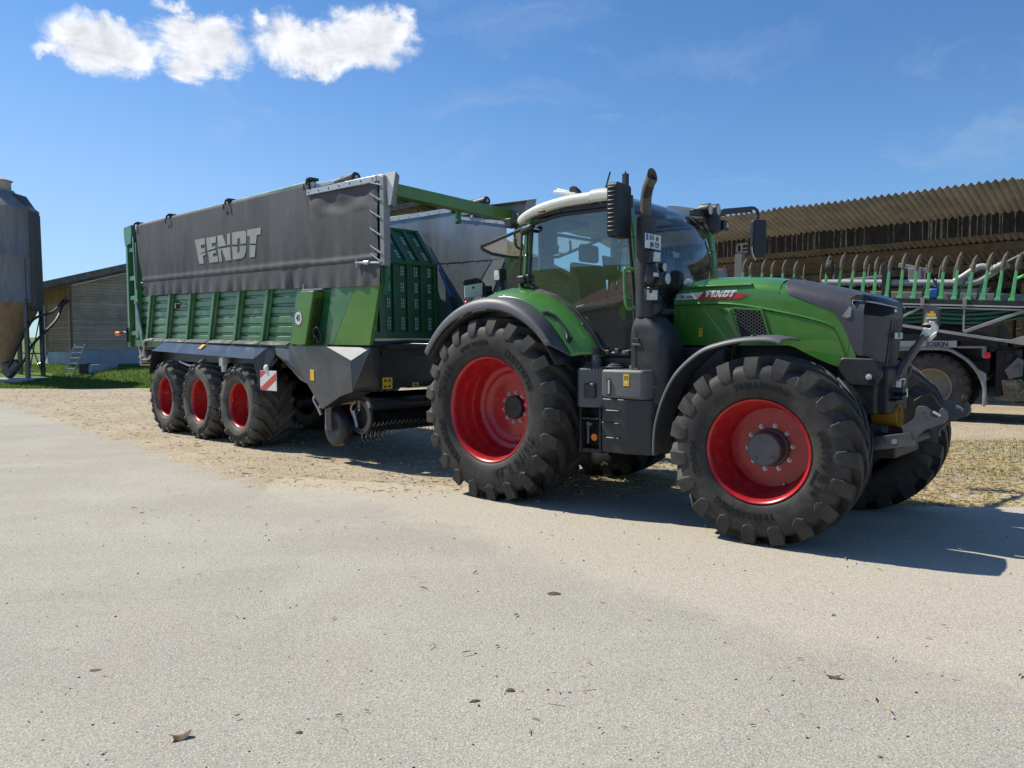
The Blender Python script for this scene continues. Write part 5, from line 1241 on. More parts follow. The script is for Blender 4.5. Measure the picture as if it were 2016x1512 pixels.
# tarpaulin: main sheet with slight sag, roll, skirt
def tarp_y(x, z):
    n = mnoise.noise((x * .9, z * .7, 3.1)) * .030 + mnoise.noise((x * 3.5, z * .9, 1.7)) * .008 + mnoise.noise((x * 9, z * .8, 5)) * .003
    return -1.305 - .010 + n * .6
TB = [(-4.02, 2.860), (3.39, 2.700)]
def sheet_fn(u, v):
    zt = interp([(-4.40, 4.075), (2.13, 3.958), (2.16, 3.790), (3.80, 3.735)], lerp(-4.40, 3.80, u)); x = lerp(lerp(-4.40, 3.80, u), lerp(-4.10, 3.80, u), v)
    z = lerp(zt, interp(TB, x) + .02, v); y = tarp_y(x, z)
    if v < .02: y = -1.29
    y += -.022 * sin(pi * v) + (.012 * sin(x * 21) * max(0, v - .62) if v > .62 else 0)
    if x > 2.1 and v < .35: y += .040 * mnoise.noise((x * 2.2, z * 3.5, 9)) * sin(pi * v / .35)
    if v > .90: y -= .020 * sin(pi * min(1, (v - .90) / .10))
    return (x, y, z)
mb = MB(); mb.grid(sheet_fn, 200, 40); tarp = mb.build('tarpaulin', M['tarp'], TL, smooth=70, recalc=False)
mb = MB()
def skirt(u, v):
    x = lerp(lerp(-4.05, 3.86, u), lerp(-4.0, 3.84, u), v); zt = interp(TB, x) + .03; zb = interp([(-4.02, 2.635), (1.2, 2.50), (1.7, 2.475), (3.82, 2.405)], x)
    z = lerp(zt, zb, v) - .012 * mnoise.noise((x * 1.3, 0, 2)) * v
    y = -1.33 + .022 * v * sin(x * 16 + 2.2 * mnoise.noise((x * 1.4, 0, 0))) * (.5 + abs(mnoise.noise((x * .8, 3, 0)))) + .02 * mnoise.noise((x * 6, z * 2, 0)) * v
    if 1.62 < x < 1.70: y += .018 * v
    return (x, y, z)
mb.grid(skirt, 260, 10); mb.build('tarpaulin_skirt', M['tarp'], tarp, smooth=70, recalc=False)
mb = MB(); mb.tube([(3.34, -1.355, 2.728), (3.86, -1.34, 2.690)], .014, 8); mb.cyl((3.55, -1.36, 2.712), (3.65, -1.36, 2.705), .028, n=10); mb.tube([(3.37, -1.36, 2.80), (3.37, -1.36, 2.66)], .010, 6); mb.tube([(-4.10, -1.36, 2.89), (-4.0, -1.36, 2.885)], .010, 6); mb.build('crank_end', M['steel'], tarp)
mb = MB()
def sm_y(x, z): return interp([(0, 0)], 0) or 0
for P in LOGO:                                                                # big brand lettering printed on the sheet
    q = []
    for i, p in enumerate(P):                                                 # follow the folds: split long edges
        p2 = P[(i + 1) % len(P)]; n = max(1, int(hypot(p2[0] - p[0], p2[1] - p[1]) / .05))
        for k in range(n): q.append((lerp(p[0], p2[0], k / n), lerp(p[1], p2[1], k / n)))
    zt = 0
    vs = []
    for x, z in q:
        top_ = interp([(-4.4, 4.075), (2.13, 3.958)], x); v = (top_ - z) / (top_ - interp(TB, x) - .02); y = tarp_y(x, z) - .022 * sin(pi * v) + (.012 * sin(x * 21) * max(0, v - .62) if v > .62 else 0)
        vs.append((x, y - .006, z))
    mb.poly(vs)
mb.build('brand_lettering', M['tarplogo'], tarp, smooth=0, recalc=False)
for xs_h in (-4.42, -2.80, -.40, 2.12):                                        # straps over the top rail
    mb = MB(); z = tz(xs_h, 4.03)
    mb.tube(curve([(xs_h - .02, -1.20, z + .03), (xs_h + .02, -1.26, z + .085), (xs_h + .05, -1.35, z + .06), (xs_h + .05, -1.365, z - .02)], 8), .018, 6); mb.box(xs_h - .03, xs_h + .11, -1.33, -1.20, z + .05, z + .085)
    mb.tube(curve([(xs_h - .03, -1.36, z - .0), (xs_h - .05, -1.345, z - .08)], 4), .012, 6)
    mb.build('tarpaulin_strap', M['black'], tarp)
mb = MB()                                                                     # laced rear edge of the sheet
for i in range(13):
    z = 4.0 - i * .088; x = lerp(-4.39, -4.17, i / 12); mb.tube([(x, -1.31, z), (x - .07, -1.27, z - .045)], .007, 5)
mb.build('rear_lacing', M['black'], tarp)

# front upper corner: sheet-metal rail, wedge panel, post with lacing hooks, motor
mb = MB(); mb.bar((2.14, -1.335, 3.800), (3.80, -1.335, 3.752), .03, .075); mb.bar((2.20, -1.22, 3.90), (2.90, -1.22, 3.885), .05, .05); mb.bar((2.16, -1.25, 3.80), (2.16, -1.25, 3.96), .06, .09, up=(1, 0, 0)); mb.bar((2.78, -1.25, 3.78), (2.78, -1.25, 3.90), .06, .05, up=(1, 0, 0))
mb.bar((3.80, -1.33, 3.755), (3.93, -1.31, 3.75), .03, .07); mb.build('tarpaulin_rail', M['alu'], TL, bevel=.004)
mb = MB()
for i in range(7): x = 2.2 + i * .255; mb.cut(); mb.cyl((x, -1.345, lerp(3.80, 3.752, (x - 2.14) / 1.66)), (x, -1.356, lerp(3.80, 3.752, (x - 2.14) / 1.66)), .011, n=8)
mb.build('rail_bolt', M['dark'], TL)
for sgn in (-1, 1):
    o_ = sgn * 1.285; i_ = sgn * 1.17; mb = MB()
    mb.add([(3.06, o_, 3.838), (4.130, o_, 3.790), (4.02, o_, 3.40), (3.97, o_, 3.40), (3.95, o_, 3.72 if sgn < 0 else 3.42), (3.06 if sgn < 0 else 2.55, o_, 3.78 if sgn < 0 else 3.62)], [(0, 1, 2, 3, 4, 5)])
    mb.add([(4.130, o_, 3.790), (4.02, o_, 3.40), (3.97, i_, 3.40), (4.05, i_, 3.77)], [(0, 1, 2, 3)], 1); mb.add([(3.06, o_, 3.838), (4.130, o_, 3.790), (4.05, i_, 3.77), (3.06, i_, 3.81)], [(0, 1, 2, 3)])
    mb.build('wedge_panel', [M['white'] if sgn < 0 else M['greyp'], M['greyp']], TL, smooth=0, solid=.010)
    mb = MB(); y = sgn * 1.20; mb.tube([(2.84, y, 3.905), (2.98, y, 3.91)], [.085, .085], 20); mb.tube([(2.98, y - .01, 3.915), (3.30, y - .03, 3.93)], .070, 20); mb.tube([(2.80, y, 3.90), (2.86, y, 3.905)], [.05, .09], 16)
    mb.obox((3.05, y, 3.82), (.34, .12, .10)); mb.v = [(a - .10, b, c - .055) for a, b, c in mb.v]; m_ = mb.build('roll_motor', M['dark'], TL, bevel=.008)
    mb = MB(); mb.bar((2.85, y, 3.78), (3.25, y, 3.79), .16, .03); mb.bar((3.22, y, 3.80), (3.12, y, 3.88), .1, .02); mb.cyl((3.302, y - .03, 3.93), (3.307, y - .03, 3.93), .022, n=12); mb.v = [(a - .10, b, c - .055) for a, b, c in mb.v]; mb.build('motor_bracket', M['alu'], m_)
mb = MB(); mb.box(3.86, 3.95, -1.34, -1.24, 2.655, 3.765); mb.build('front_post', M['greyp'], TL, bevel=.008)
mb = MB()
for i, z in enumerate((3.66, 3.52, 3.30, 3.08, 2.86, 2.755)):
    mb.cut(); mb.tube([(3.66, -1.335, z + .055), (3.69, -1.36, z + .07), (3.70, -1.362, z + .05), (3.90, -1.35, z - .055 + (.05 if i == 0 else 0))], .0085, 6)
mb.build('lacing_hook', M['steel'], TL)
mb = MB(); mb.bar((3.80, -1.25, 3.74), (3.80, -1.25, 2.40), .10, .05, up=(1, 0, 0)); mb.cut(); mb.bar((3.84, 1.25, 3.60), (3.70, 1.25, 2.9), .12, .06, up=(1, 0, 0)); mb.cut(); mb.bar((3.70, 1.22, 2.95), (3.10, 1.22, 1.75), .14, .05, up=(1, 0, 0)); mb.build('front_frame', M['dkgreen'], TL, bevel=.006)
mb = MB(); mb.bar((3.96, -1.26, 3.60), (3.62, 1.27, 3.595), .17, .155); beam = mb.build('cross_beam', M['tgreen2'], TL, bevel=.012)
mb = MB(); mb.box(3.88, 3.99, -1.24, -1.16, 3.42, 3.56); mb.cut(); mb.box(3.64, 3.70, .12, .18, 3.36, 3.55); mb.cyl((3.67, .15, 3.36), (3.67, .15, 3.41), .04, n=10); mb.build('beam_bracket', M['dkgreen'], beam, bevel=.006)

# far inner wall seen through the open front
def inner(u, v):
    x = lerp(-4.7, 3.62, u); zt = interp([(-4.7, 3.93), (2.4, 3.80), (2.45, 3.70), (3.62, 3.50)], x); z = lerp(1.72, zt, v)
    return (x, 1.175 + .008 * mnoise.noise((x * 1.1, z * 1.2, 4)) + .004 * mnoise.noise((x * 3, z * 3, 4)), z)
mb = MB(); mb.grid(inner, 90, 26); iw = mb.build('inner_wall', M['sheet'], TL, smooth=70, recalc=False)
mb = MB(); mb.bar((-4.6, 1.165, 3.965 + .0), (2.36, 1.165, 3.835), .015, .07); mb.cut(); mb.bar((2.50, 1.165, 3.695), (3.62, 1.165, 3.485), .015, .05); mb.build('bolted_strip', M['alu'], iw)
mb = MB()
for i in range(34):
    x = .7 + i * .09
    if i % 3 == 0: mb.cut(); mb.cyl((x, 1.16, interp([(0, 3.88), (2.36, 3.835), (2.5, 3.695), (3.62, 3.485)], x)), (x, 1.152, interp([(0, 3.88), (2.36, 3.835), (2.5, 3.695), (3.62, 3.485)], x)), .012, n=8)
    if i % 4 == 1: mb.cut(); mb.cyl((x, 1.17, 3.03 - .02 * x), (x, 1.158, 3.03 - .02 * x), .010, n=8)
mb.build('rivet', M['steel'], iw)
mb = MB(); mb.bar((1.2, 1.168, 3.02), (3.6, 1.168, 2.95), .004, .010); mb.cut(); mb.bar((3.30, 1.168, 2.95), (2.62, 1.168, 2.20), .004, .010); mb.build('panel_seam', M['dsteel'], iw)
mb = MB(); mb.prism([(2.62, 2.0), (3.34, 2.95), (3.60, 2.95), (3.18, 2.2), (3.1, 1.9)], 'y', 1.150, 1.160); mb.build('wear_plate', M['greyp'], iw, smooth=0)

# slotted green front wall, folded in two planes
mb = MB(); XB, XF, XT = 2.05, 2.03, 1.55; ZB, ZF, ZT = 1.80, 2.955, 3.535
def fw_pt(y, t, off=0):
    """t 0 bottom, 1 fold, 2 top"""
    if t <= 1: return (lerp(XB, XF, t) + off, y, lerp(ZB, ZF, t))
    return (lerp(XF, XT, t - 1) + off * .77, y, lerp(ZF, ZT, t - 1) + off * .64)
for t0, t1 in ((0, 1), (1, 2)): mb.add([fw_pt(-1.2, t0), fw_pt(1.1, t0), fw_pt(1.1, t1), fw_pt(-1.2, t1)], [(0, 1, 2, 3)])
fwall = mb.build('front_wall', M['dkgreen'], TL, smooth=0, solid=.01)
mb = MB()
NR = 8
for i in range(NR + 1):
    y = -1.15 + i * 2.2 / NR; mb.cut()
    for t0, t1 in ((0.02, .99), (1.01, 2)):
        p, q = fw_pt(y, t0, .02), fw_pt(y, t1, .02); mb.bar(p, q, .055, .045, up=(1, 0, 0)); p, q = fw_pt(y + .055, t0, .008), fw_pt(y + .055, t1, .008); mb.bar(p, q, .05, .02, up=(1, 0, 0))
mb.cut(); mb.bar(fw_pt(-1.2, 1, .03), fw_pt(1.1, 1, .03), .05, .06); mb.cut(); mb.bar(fw_pt(-1.2, 2, .02), fw_pt(1.1, 2, .02), .04, .05); mb.cut(); mb.bar(fw_pt(-1.2, 0, .02), fw_pt(1.1, 0, .02), .06, .10)
mb.build('stiffener', M['dkgreen'], fwall, bevel=.004)
mb = MB()
for i in range(NR):
    y = -1.15 + (i + .62) * 2.2 / NR
    for t0, n in ((.08, 4), (.38, 3), (.60, 3), (.82, 3), (1.12, 3), (1.55, 3)):
        mb.cut()
        for k in range(n):
            for dy in (-.019, .019):
                a, b = fw_pt(y + dy, t0 + k * (.045 if t0 < 1 else .085), .0115), fw_pt(y + dy, t0 + k * (.045 if t0 < 1 else .085) + (.034 if t0 < 1 else .066), .0115)
                mb.bar(a, b, .017, .004, up=(1, 0, 0))
mb.build('slot', M['decalwhite'], fwall, smooth=0)
mb = MB(); mb.prism([(-.02, 0)] * 0 or [(1.10, 1.80), (1.10, 2.95), (1.12, 2.55), (1.30, 2.10), (1.34, 1.80)], 'x', 2.055, 2.07); mb.build('side_flap', M['dkgreen'], fwall, smooth=0)
mb = MB(); a, b = Vector((2.10, 1.12, 2.90)), Vector((2.55, 1.12, 2.15)); m_ = a.lerp(b, .66); mb.tube([a, m_], .020, 10); mb.tube([m_, b], .036, 12, mi=1); mb.tube(curve([m_ + Vector((.03, -.02, .02)), m_ + Vector((.12, -.04, -.02)), m_ + Vector((.15, -.03, -.2)), b], 8), .012, 6, mi=1); mb.build('wall_ram', [M['blue'], M['black']], TL)
# near cheek panels in front of the ribbed wall
mb = MB(); mb.prism([(2.77, 2.475), (3.26, 2.445), (2.70, 1.652), (2.55, 1.655)], 'y', -1.31, -1.26); mb.build('cheek_panel', M['tgreen'], TL, bevel=.004)
mb = MB(); mb.prism([(3.262, 2.446), (3.80, 2.42), (3.56, 1.645), (2.702, 1.650)], 'y', -1.309, -1.255); mb.build('bright_panel', M['tgreen2'], TL, bevel=.004)
mb = MB(); mb.box(2.4, 3.85, -1.26, -1.20, 2.3, 3.72); mb.box(2.05, 3.50, -1.24, -1.18, 1.66, 2.42); mb.build('cheek_liner', M['dkgreen'], TL)
mb = MB(); mb.prism([(2.025, 2.42), (2.40, 2.405), (2.15, 1.655), (1.775, 1.66)], 'y', -1.42, -1.25); bx = mb.build('cabinet', M['tgreen2'], TL, bevel=.01)
mb = MB(); mb.bar((2.02, -1.36, 2.44), (2.52, -1.33, 2.43), .05, .02); mb.bar((2.04, -1.36, 2.42), (2.06, -1.36, 2.52), .03, .02, up=(1, 0, 0)); mb.build('cabinet_lid', M['steel'], bx)
mb = MB()
for k in range(5): mb.bar((2.402 + .0, -1.385 + .028 * k, 2.30), (2.20 + .0, -1.385 + .028 * k, 1.72), .006, .010, up=(0, 1, 0))
mb.build('cabinet_vent', M['black'], bx)
mb = MB(); mb.lathe([(0, -1.424), (.105, -1.424), (.105, -1.42)], c=(1.985, 0, 2.035), n=40); mb.lathe([(.096, -1.4252), (.105, -1.4252)], c=(1.985, 0, 2.035), n=40, mi=1)
t1 = text_mb('40', .135, .002, .80); place(t1, (1.985, -1.4265, 2.035), (1, 0, 0), (0, 0, 1)); mb.add(t1.v, t1.f, 1); mb.build('speed_disc', [M['decalwhite'], M['ink']], bx, smooth=0)
mb = MB(); mb.tube(curve([(2.30, -1.30, 1.70), (2.28, -1.36, 1.84), (2.40, -1.37, 1.90), (2.46, -1.33, 1.74), (2.36, -1.36, 1.68)], 16), .014, 6); mb.cut(); mb.tube(curve([(2.25, -1.33, 1.68), (2.34, -1.38, 1.78), (2.42, -1.34, 1.68)], 10), .012, 6); mb.build('cable', M['black'], TL)
mb = MB(); wl_ = (-2.36, -1.36, 2.37); mb.obox(wl_, (.09, .08, .08), (1, -.3, -.2)); mb.tube([(-2.42, -1.26, 2.42), wl_], .014, 6); mb.build('side_lamp', M['black'], TL, bevel=.012)
mb = MB(); mb.obox((-2.345, -1.405, 2.355), (.07, .012, .06), (1, -.3, -.2)); mb.build('lamp_glass', M['lens'], TL, bevel=.004)
# wheel hood: bright sloped plate and dark end pieces
mb = MB(); A_ = [(-2.93, 1.742), (.955, 1.622)]; mb.add([(-3.05, -1.22, 1.745), (.99, -1.22, 1.632), (.92, -1.33, 1.618), (-2.95, -1.33, 1.738), (-3.40, -1.45, 1.545), (.66, -1.45, 1.432)], [(0, 1, 2, 3), (3, 2, 5, 4)])
whd = mb.build('wheel_hood', M['dsteel'], TL, smooth=0, solid=.008)
mb = MB(); mb.add([(.66, -1.452, 1.43), (.92, -1.34, 1.612), (1.15, -1.30, 1.60), (1.02, -1.36, 1.20), (.82, -1.44, 1.02)], [(0, 1, 2, 3, 4)]); mb.add([(-3.41, -1.45, 1.54), (-3.42, -1.2, 1.6), (-3.60, -1.2, 1.10), (-3.60, -1.44, 1.10)], [(0, 1, 2, 3)]); mb.box(-3.55, .9, -1.22, -1.16, 1.35, 1.60); mb.build('hood_end', M['dark'], whd, smooth=0, solid=.008)
mb = MB(); mb.add([(-1.33, -1.371, 1.668), (-1.20, -1.371, 1.664), (-1.29, -1.414, 1.588), (-1.42, -1.414, 1.592)], [(0, 1, 2, 3)]); mb.build('yellow_sticker', M['yellow'], whd, smooth=0)
mb = MB(); mb.box(-.72, -.58, -1.36, -1.28, 1.30, 1.44); mb.tube([(-.65, -1.3, 1.2), (-.65, -1.3, 1.46)], .05, 10); mb.tube(curve([(-2.6, -1.25, 1.35), (-2.0, -1.27, 1.28), (-1.6, -1.25, 1.40)], 8), .02, 6); mb.build('hood_bracket', M['white'], whd)
# dark body panels between wheels and pick-up
mb = MB(); mb.add([(1.20, -1.36, 1.612), (1.66, -1.38, 1.590), (1.67, -1.40, 1.41), (1.24, -1.36, 1.50)], [(0, 1, 2, 3)]); mb.add([(1.24, -1.36, 1.50), (1.67, -1.40, 1.41), (2.18, -1.40, 1.10), (1.95, -1.38, 1.15), (1.5, -1.36, 1.38)], [(0, 1, 2, 3, 4)]); mb.add([(1.64, -1.38, 1.64), (2.155, -1.40, 1.632), (2.185, -1.41, 1.10), (1.67, -1.40, 1.41)], [(0, 1, 2, 3)])
mb.build('fender_plate', M['dsteel'], TL, smooth=0, solid=.010)
mb = MB(); mb.add([(2.175, -1.42, 1.632), (2.716, -1.42, 1.628), (3.305, -1.42, 1.444), (3.33, -1.42, 1.035), (3.06, -1.42, .97), (2.577, -1.42, .765), (2.20, -1.42, 1.11)], [(0, 1, 2, 3, 4, 5, 6)])
mb.add([(2.716, -1.42, 1.628), (3.52, -1.26, 1.612), (3.305, -1.42, 1.444)], [(0, 1, 2)], 1)
mb.add([(3.305, -1.42, 1.444), (3.52, -1.26, 1.612), (3.42, -1.06, 1.60), (3.42, -1.06, 1.06), (3.33, -1.42, 1.035)], [(0, 1, 2, 3, 4)])
mb.add([(3.42, -1.06, 1.60), (3.42, .95, 1.60), (3.42, .95, 1.06), (3.42, -1.06, 1.06)], [(0, 1, 2, 3)], 2); mb.add([(2.577, -1.42, .765), (3.06, -1.42, .97), (3.33, -1.42, 1.035), (3.30, -1.1, 1.02), (2.6, -1.1, .80)], [(0, 1, 2, 3, 4)], 2)
body = mb.build('rotor_housing', [M['dsteel'], M['greyp'], M['dark']], TL, smooth=0, solid=.010)
mb = MB(); mb.box(3.43, 3.46, -1.02, .9, 1.50, 1.62); mb.box(3.43, 3.60, -1.0, .9, 1.60, 1.66); mb.tube([(3.5, -1.2, 1.66), (3.55, -.6, 1.70), (3.5, .4, 1.68)], .03, 8); mb.cyl((3.43, .1, 1.25), (3.46, .1, 1.25), .09); mb.build('front_trim', M['black'], body, bevel=.006)
mb = MB(); mb.prism([(2.30, 1.31), (2.40, 1.30), (2.40, 1.15), (2.30, 1.16)], 'y', -1.434, -1.424); st = mb.build('warning_sticker', M['yellow'], body, smooth=0)
mb = MB(); mb.box(3.425, 3.432, -1.01, -.85, 1.055, 1.21); mb.cut(); mb.box(3.425, 3.432, -.50, -.40, 1.07, 1.125); st = mb.build('warning_sticker', M['yellow'], body, smooth=0)
mb = MB()
for y in (-.97, -.90): mb.prism([(y - .025, 1.155), (y + .025, 1.155), (y, 1.195)], 'x', 3.432, 3.435); mb.box(3.432, 3.435, y - .02, y + .02, 1.075, 1.10)
mb.prism([(-.48, 1.085), (-.42, 1.085), (-.43, 1.11), (-.47, 1.11)], 'x', 3.432, 3.435); mb.build('warning_symbol', M['ink'], st, smooth=0)
# red and white warning board
sg_ = [(.895, 1.258), (1.440, 1.276), (1.430, .985), (.882, .960)]
W0, W1, H0, H1 = .93, 1.30, 1.01, 1.24
mb = MB(); mb.box(.90, 1.40, -1.462, -1.452, .965, 1.265); wb = mb.build('warning_board', M['decalwhite'], TL, bevel=.003)
mb = MB()
def clip(P):
    out = P
    for ax, lim, sg in ((0, .903, 1), (0, 1.397, -1), (1, .968, 1), (1, 1.262, -1)):
        new = []
        for i in range(len(out)):
            a, b = out[i - 1], out[i]; ia, ib = (a[ax] - lim) * sg >= 0, (b[ax] - lim) * sg >= 0
            if ia != ib: t = (lim - a[ax]) / (b[ax] - a[ax]); new.append((a[0] + t * (b[0] - a[0]), a[1] + t * (b[1] - a[1])))
            if ib: new.append(b)
        out = new
    return out
for P in ([(0, 1), (.46, 1), (0, .60)], [(0, .10), (0, 0), (.36, 0), (1, .56), (1, .94)]):
    mb.cut(); mb.add([(lerp(.903, 1.397, a), -1.4635, lerp(.968, 1.262, b)) for a, b in P], [tuple(range(len(P)))])
mb.build('red_stripe', M['decalred'], wb, smooth=0)
mb = MB(); mb.lathe([(0, -1.49), (.035, -1.485), (.055, -1.47), (.058, -1.45)], c=(1.09, 0, 1.30), n=20); mb.box(1.05, 1.13, -1.45, -1.38, 1.2, 1.34, 1); mb.bar((1.1, -1.40, 1.30), (1.15, -1.30, 1.45), .04, .03, mi=1); mb.build('marker_lamp', [M['white'], M['black']], wb)
# pick-up: gauge wheel, arms, roller, tine reel
pk = MB(); pk.prism([(3.02 + .245 * cos(radians(a)), .665 + .245 * sin(radians(a))) for a in range(100, -141, -12)] + [(3.02 + .165 * cos(radians(a)), .665 + .165 * sin(radians(a))) for a in range(-140, 101, 12)], 'y', -1.10, -1.05); pk.prism(rounded([(2.40, .90), (2.95, .985), (3.22, .93), (3.27, .82), (3.12, .80), (3.0, .84), (2.5, .82)], .04), 'y', -1.09, -1.055); pk.box(2.0, 3.1, -.95, .95, .80, .92)
pk.mirror_y(); pick = pk.build('pickup_frame', M['dsteel'], TL, bevel=.01)
mb = MB(); mb.lathe([(.0, -.06), (.10, -.07), (.13, -.085), (.22, -.085), (.25, -.06), (.255, 0), (.25, .06), (.22, .085), (.10, .08), (0, .07)], c=(2.62, -1.19, .485), n=40); mb.build('gauge_wheel', M['dark'], pick, smooth=50)
mb = MB(); mb.tube([(2.54, -1.31, .48), (2.54, -1.31, .75), (2.60, -1.22, .84), (2.8, -1.06, .86)], .034, 8); mb.bar((2.56, -1.31, .46), (2.56, -1.31, .78), .02, .10, up=(0, 1, 0)); mb.tube([(2.35, -1.2, .80), (2.55, -1.2, .80)], .03, 8); mb.build('wheel_fork', M['greyp'], pick, bevel=.006)
mb = MB(); mb.cyl((3.20, -1.06, .835), (3.20, 1.06, .835), .085, n=24); mb.cyl((3.20, -1.10, .835), (3.20, -1.06, .835), .055, n=18, mi=1); mb.build('press_roller', [M['dark'], M['steel']], pick)
mb = MB()
for i in range(3): mb.cyl((3.0 - .0 * i, -1.105, .86 - .05 * i), (3.0, -1.09, .86 - .05 * i), .028 - .004 * i, n=12)
mb.tube(curve([(2.95, -1.12, .88), (2.85, -1.13, .78), (2.93, -1.12, .62), (2.98, -1.12, .55)], 10), .014, 6); mb.tube([(2.90, -1.12, .74), (2.98, -1.12, .52)], .022, 8); mb.build('pickup_fittings', M['steel'], pick)
mb = MB(); mb.cyl((2.98, -1.04, .58), (2.98, 1.04, .58), .15, n=24); mb.build('tine_reel', M['chassis'], pick)
mb = MB(); random.seed(3)
for i in range(30):
    y = -1.02 + i * 2.04 / 29
    for a0 in (-.9, -1.75, -.15):
        a = a0 + random.uniform(-.05, .05); r0, r1 = .14, .285; mb.tube([(2.98 + r0 * cos(a), y, .58 + r0 * sin(a)), (2.98 + (r0 + .09) * cos(a), y, .58 + (r0 + .09) * sin(a)), (2.98 + r1 * cos(a + .22), y, .58 + r1 * sin(a + .22))], .0045, 4, cap=False)
mb.build('tines', M['steel'], pick)
mb = MB()
for i in range(32): y = -1.04 + i * 2.08 / 31; mb.lathe([(.165, y - .012), (.235, y), (.165, y + .012)], c=(2.97, 0, .60), n=14, a0=radians(-20), a1=radians(210))
mb.build('stripper_bands', M['black'], pick)
mb = MB(); mb.tube(curve([(2.28, -1.30, 1.0), (2.20, -1.32, .88), (2.30, -1.30, .74), (2.32, -1.28, .66)], 10), .022, 6); mb.cut(); mb.tube(curve([(2.25, -1.28, .95), (2.34, -1.30, .82), (2.26, -1.28, .70)], 8), .014, 6); mb.build('pickup_hose', M['steel'], pick)

# ------------------------------------------------------------------ timber barn, left and behind the trailer
BR = thing('timber_barn', 'wide gabled barn clad in weathered grey boards above a pale blue plinth', 'barn', (-21.78, 38, 0), radians(42))
# local: x along the gable, y into the building
AX, EZ, AZ = 20.9, 4.75, 10.96
def slope_z(x): return lerp(EZ, AZ, x / AX) if x < AX else lerp(AZ, EZ, (x - AX) / AX)
mb = MB(); mb.prism([(0, 1.42), (15.2, 1.42), (15.2, slope_z(15.2) - .2), (0, EZ - .2)], 'y', 0, .2); mb.build('gable_wall', M['boards'], BR, smooth=0)
mb = MB(); mb.prism([(15.2, 1.42), (2 * AX, 1.42), (2 * AX, EZ - .2), (AX, AZ - .2), (15.2, slope_z(15.2) - .2)], 'y', 0, .2); mb.build('gable_wall', M['boards2'], BR, smooth=0)
mb = MB(); mb.box(0, .2, .2, 7.0, 1.30, EZ + .1); mb.build('side_wall', M['brownside'] if 'brownside' in M else M['boards2'], BR, smooth=0)
mb = MB(); mb.box(-.04, 2 * AX, -.04, .22, -.6, 1.418); mb.box(-.04, .22, .22, 7.0, -.6, 1.298); mb.build('plinth', M['plinth'], BR, smooth=0)
mb = MB()
for x in (.06, 4.2, 8.4, 12.6, 16.8, 20.9): mb.cut(); mb.box(x - .06, x + .06, -.035, -.001, 1.43, slope_z(x) - .25)
mb.build('wall_batten', M['brown'], BR)
mb = MB()                                                                     # roof: two slabs with overhang and verge boards
for x0, x1 in ((-1.3, AX), (2 * AX + 1.3, AX)):
    z0 = EZ - (AZ - EZ) / AX * 1.3; mb.add([(x, y, z + dz_) for x, z in ((x0, z0), (x1, AZ)) for y in (-1.0, 7.6) for dz_ in (.0, .26)], [(0, 2, 6, 4), (1, 5, 7, 3), (0, 4, 5, 1), (2, 3, 7, 6), (0, 1, 3, 2), (4, 6, 7, 5)])
roof_b = mb.build('roof', M['tile'], BR, smooth=0)
mb = MB()
for x0, x1 in ((-1.3, AX), (2 * AX + 1.3, AX)):
    z0 = EZ - (AZ - EZ) / AX * 1.3; mb.cut(); mb.bar((x0, -1.03, z0 + .12), (x1, -1.03, AZ + .12), .04, .30); mb.bar((x0, -.3, z0 - .10), (x1, -.3, AZ - .10), .12, .18)
mb.build('verge_board', M['timber'], roof_b)
mb = MB(); mb.tube([(-1.36, -1.0, EZ - .40), (-1.36, 7.6, EZ - .40)], .07, 10); mb.build('gutter', M['steel'], roof_b)
mb = MB(); mb.tube(curve([(-1.30, 5.0, EZ - .45), (-.4, 5.0, EZ - .8), (-.12, 5.0, EZ - 1.0), (-.12, 5.0, 2.4), (-.12, 5.0, 1.0), (-.5, 5.0, .6)], 20), .06, 8); mb.build('downpipe', M['steel'], BR)
mb = MB(); yy = 3.2                                                           # ridge vent
mb.prism([(AX - 1.9, AZ + .18), (AX - 1.9, AZ + .62), (AX, AZ + 1.02), (AX + 1.9, AZ + .62), (AX + 1.9, AZ + .18), (AX, AZ + .55)], 'y', yy, 7.4); rv = mb.build('ridge_vent', M['timber'], BR, smooth=0)
mb = MB()
for s in (-1, 1): mb.bar((AX + s * 2.3, yy - .2, AZ + .58), (AX, yy - .2, AZ + 1.10), 1.0, .05); mb.bar((AX + s * 1.2, yy - .03, AZ + .30), (AX + s * .2, yy - .03, AZ + .9), .05, .06)
mb.build('vent_cover', M['tile'], rv, smooth=0)

# feed silo
SL = thing('feed_silo', 'tall grey metal feed silo with a rusty brown funnel on steel legs', 'silo', (-21.7, 33, 0), 0)
mb = MB(); mb.lathe([(.46, 8.25), (1.415, 7.40), (1.43, 7.38), (1.415, 7.36), (1.415, 5.42), (1.428, 5.40), (1.415, 5.38), (1.415, 3.50), (1.44, 3.47), (1.415, 3.44)], ax='z', n=64); sil = mb.build('silo_body', mat('streaked_silo_steel', (.185, .19, .205), .6, .1, dust=.55, dustc=(.09, .09, .095), nscale=.9, var=.25, stretch=(2.2, 2.2, .28)), SL, smooth=40)
mb = MB(); mb.lathe([(1.41, 3.46), (.22, .98), (.20, .72)], ax='z', n=64); mb.build('funnel', mat('rusty_funnel', (.23, .155, .085), .7, .1, dust=.6, dustc=(.10, .075, .055), nscale=.8, var=.3, stretch=(2, 2, .4)), SL, smooth=40)
mb = MB(); mb.lathe([(.0, 8.78), (.15, 8.76), (.40, 8.66), (.50, 8.62), (.50, 8.60), (.43, 8.60), (.43, 8.24), (.52, 8.22), (.54, 8.18), (.46, 8.18)], ax='z', n=40); mb.build('silo_cap', mat('pale_cap', (.40, .36, .30), .6, dust=.3), SL, smooth=40)
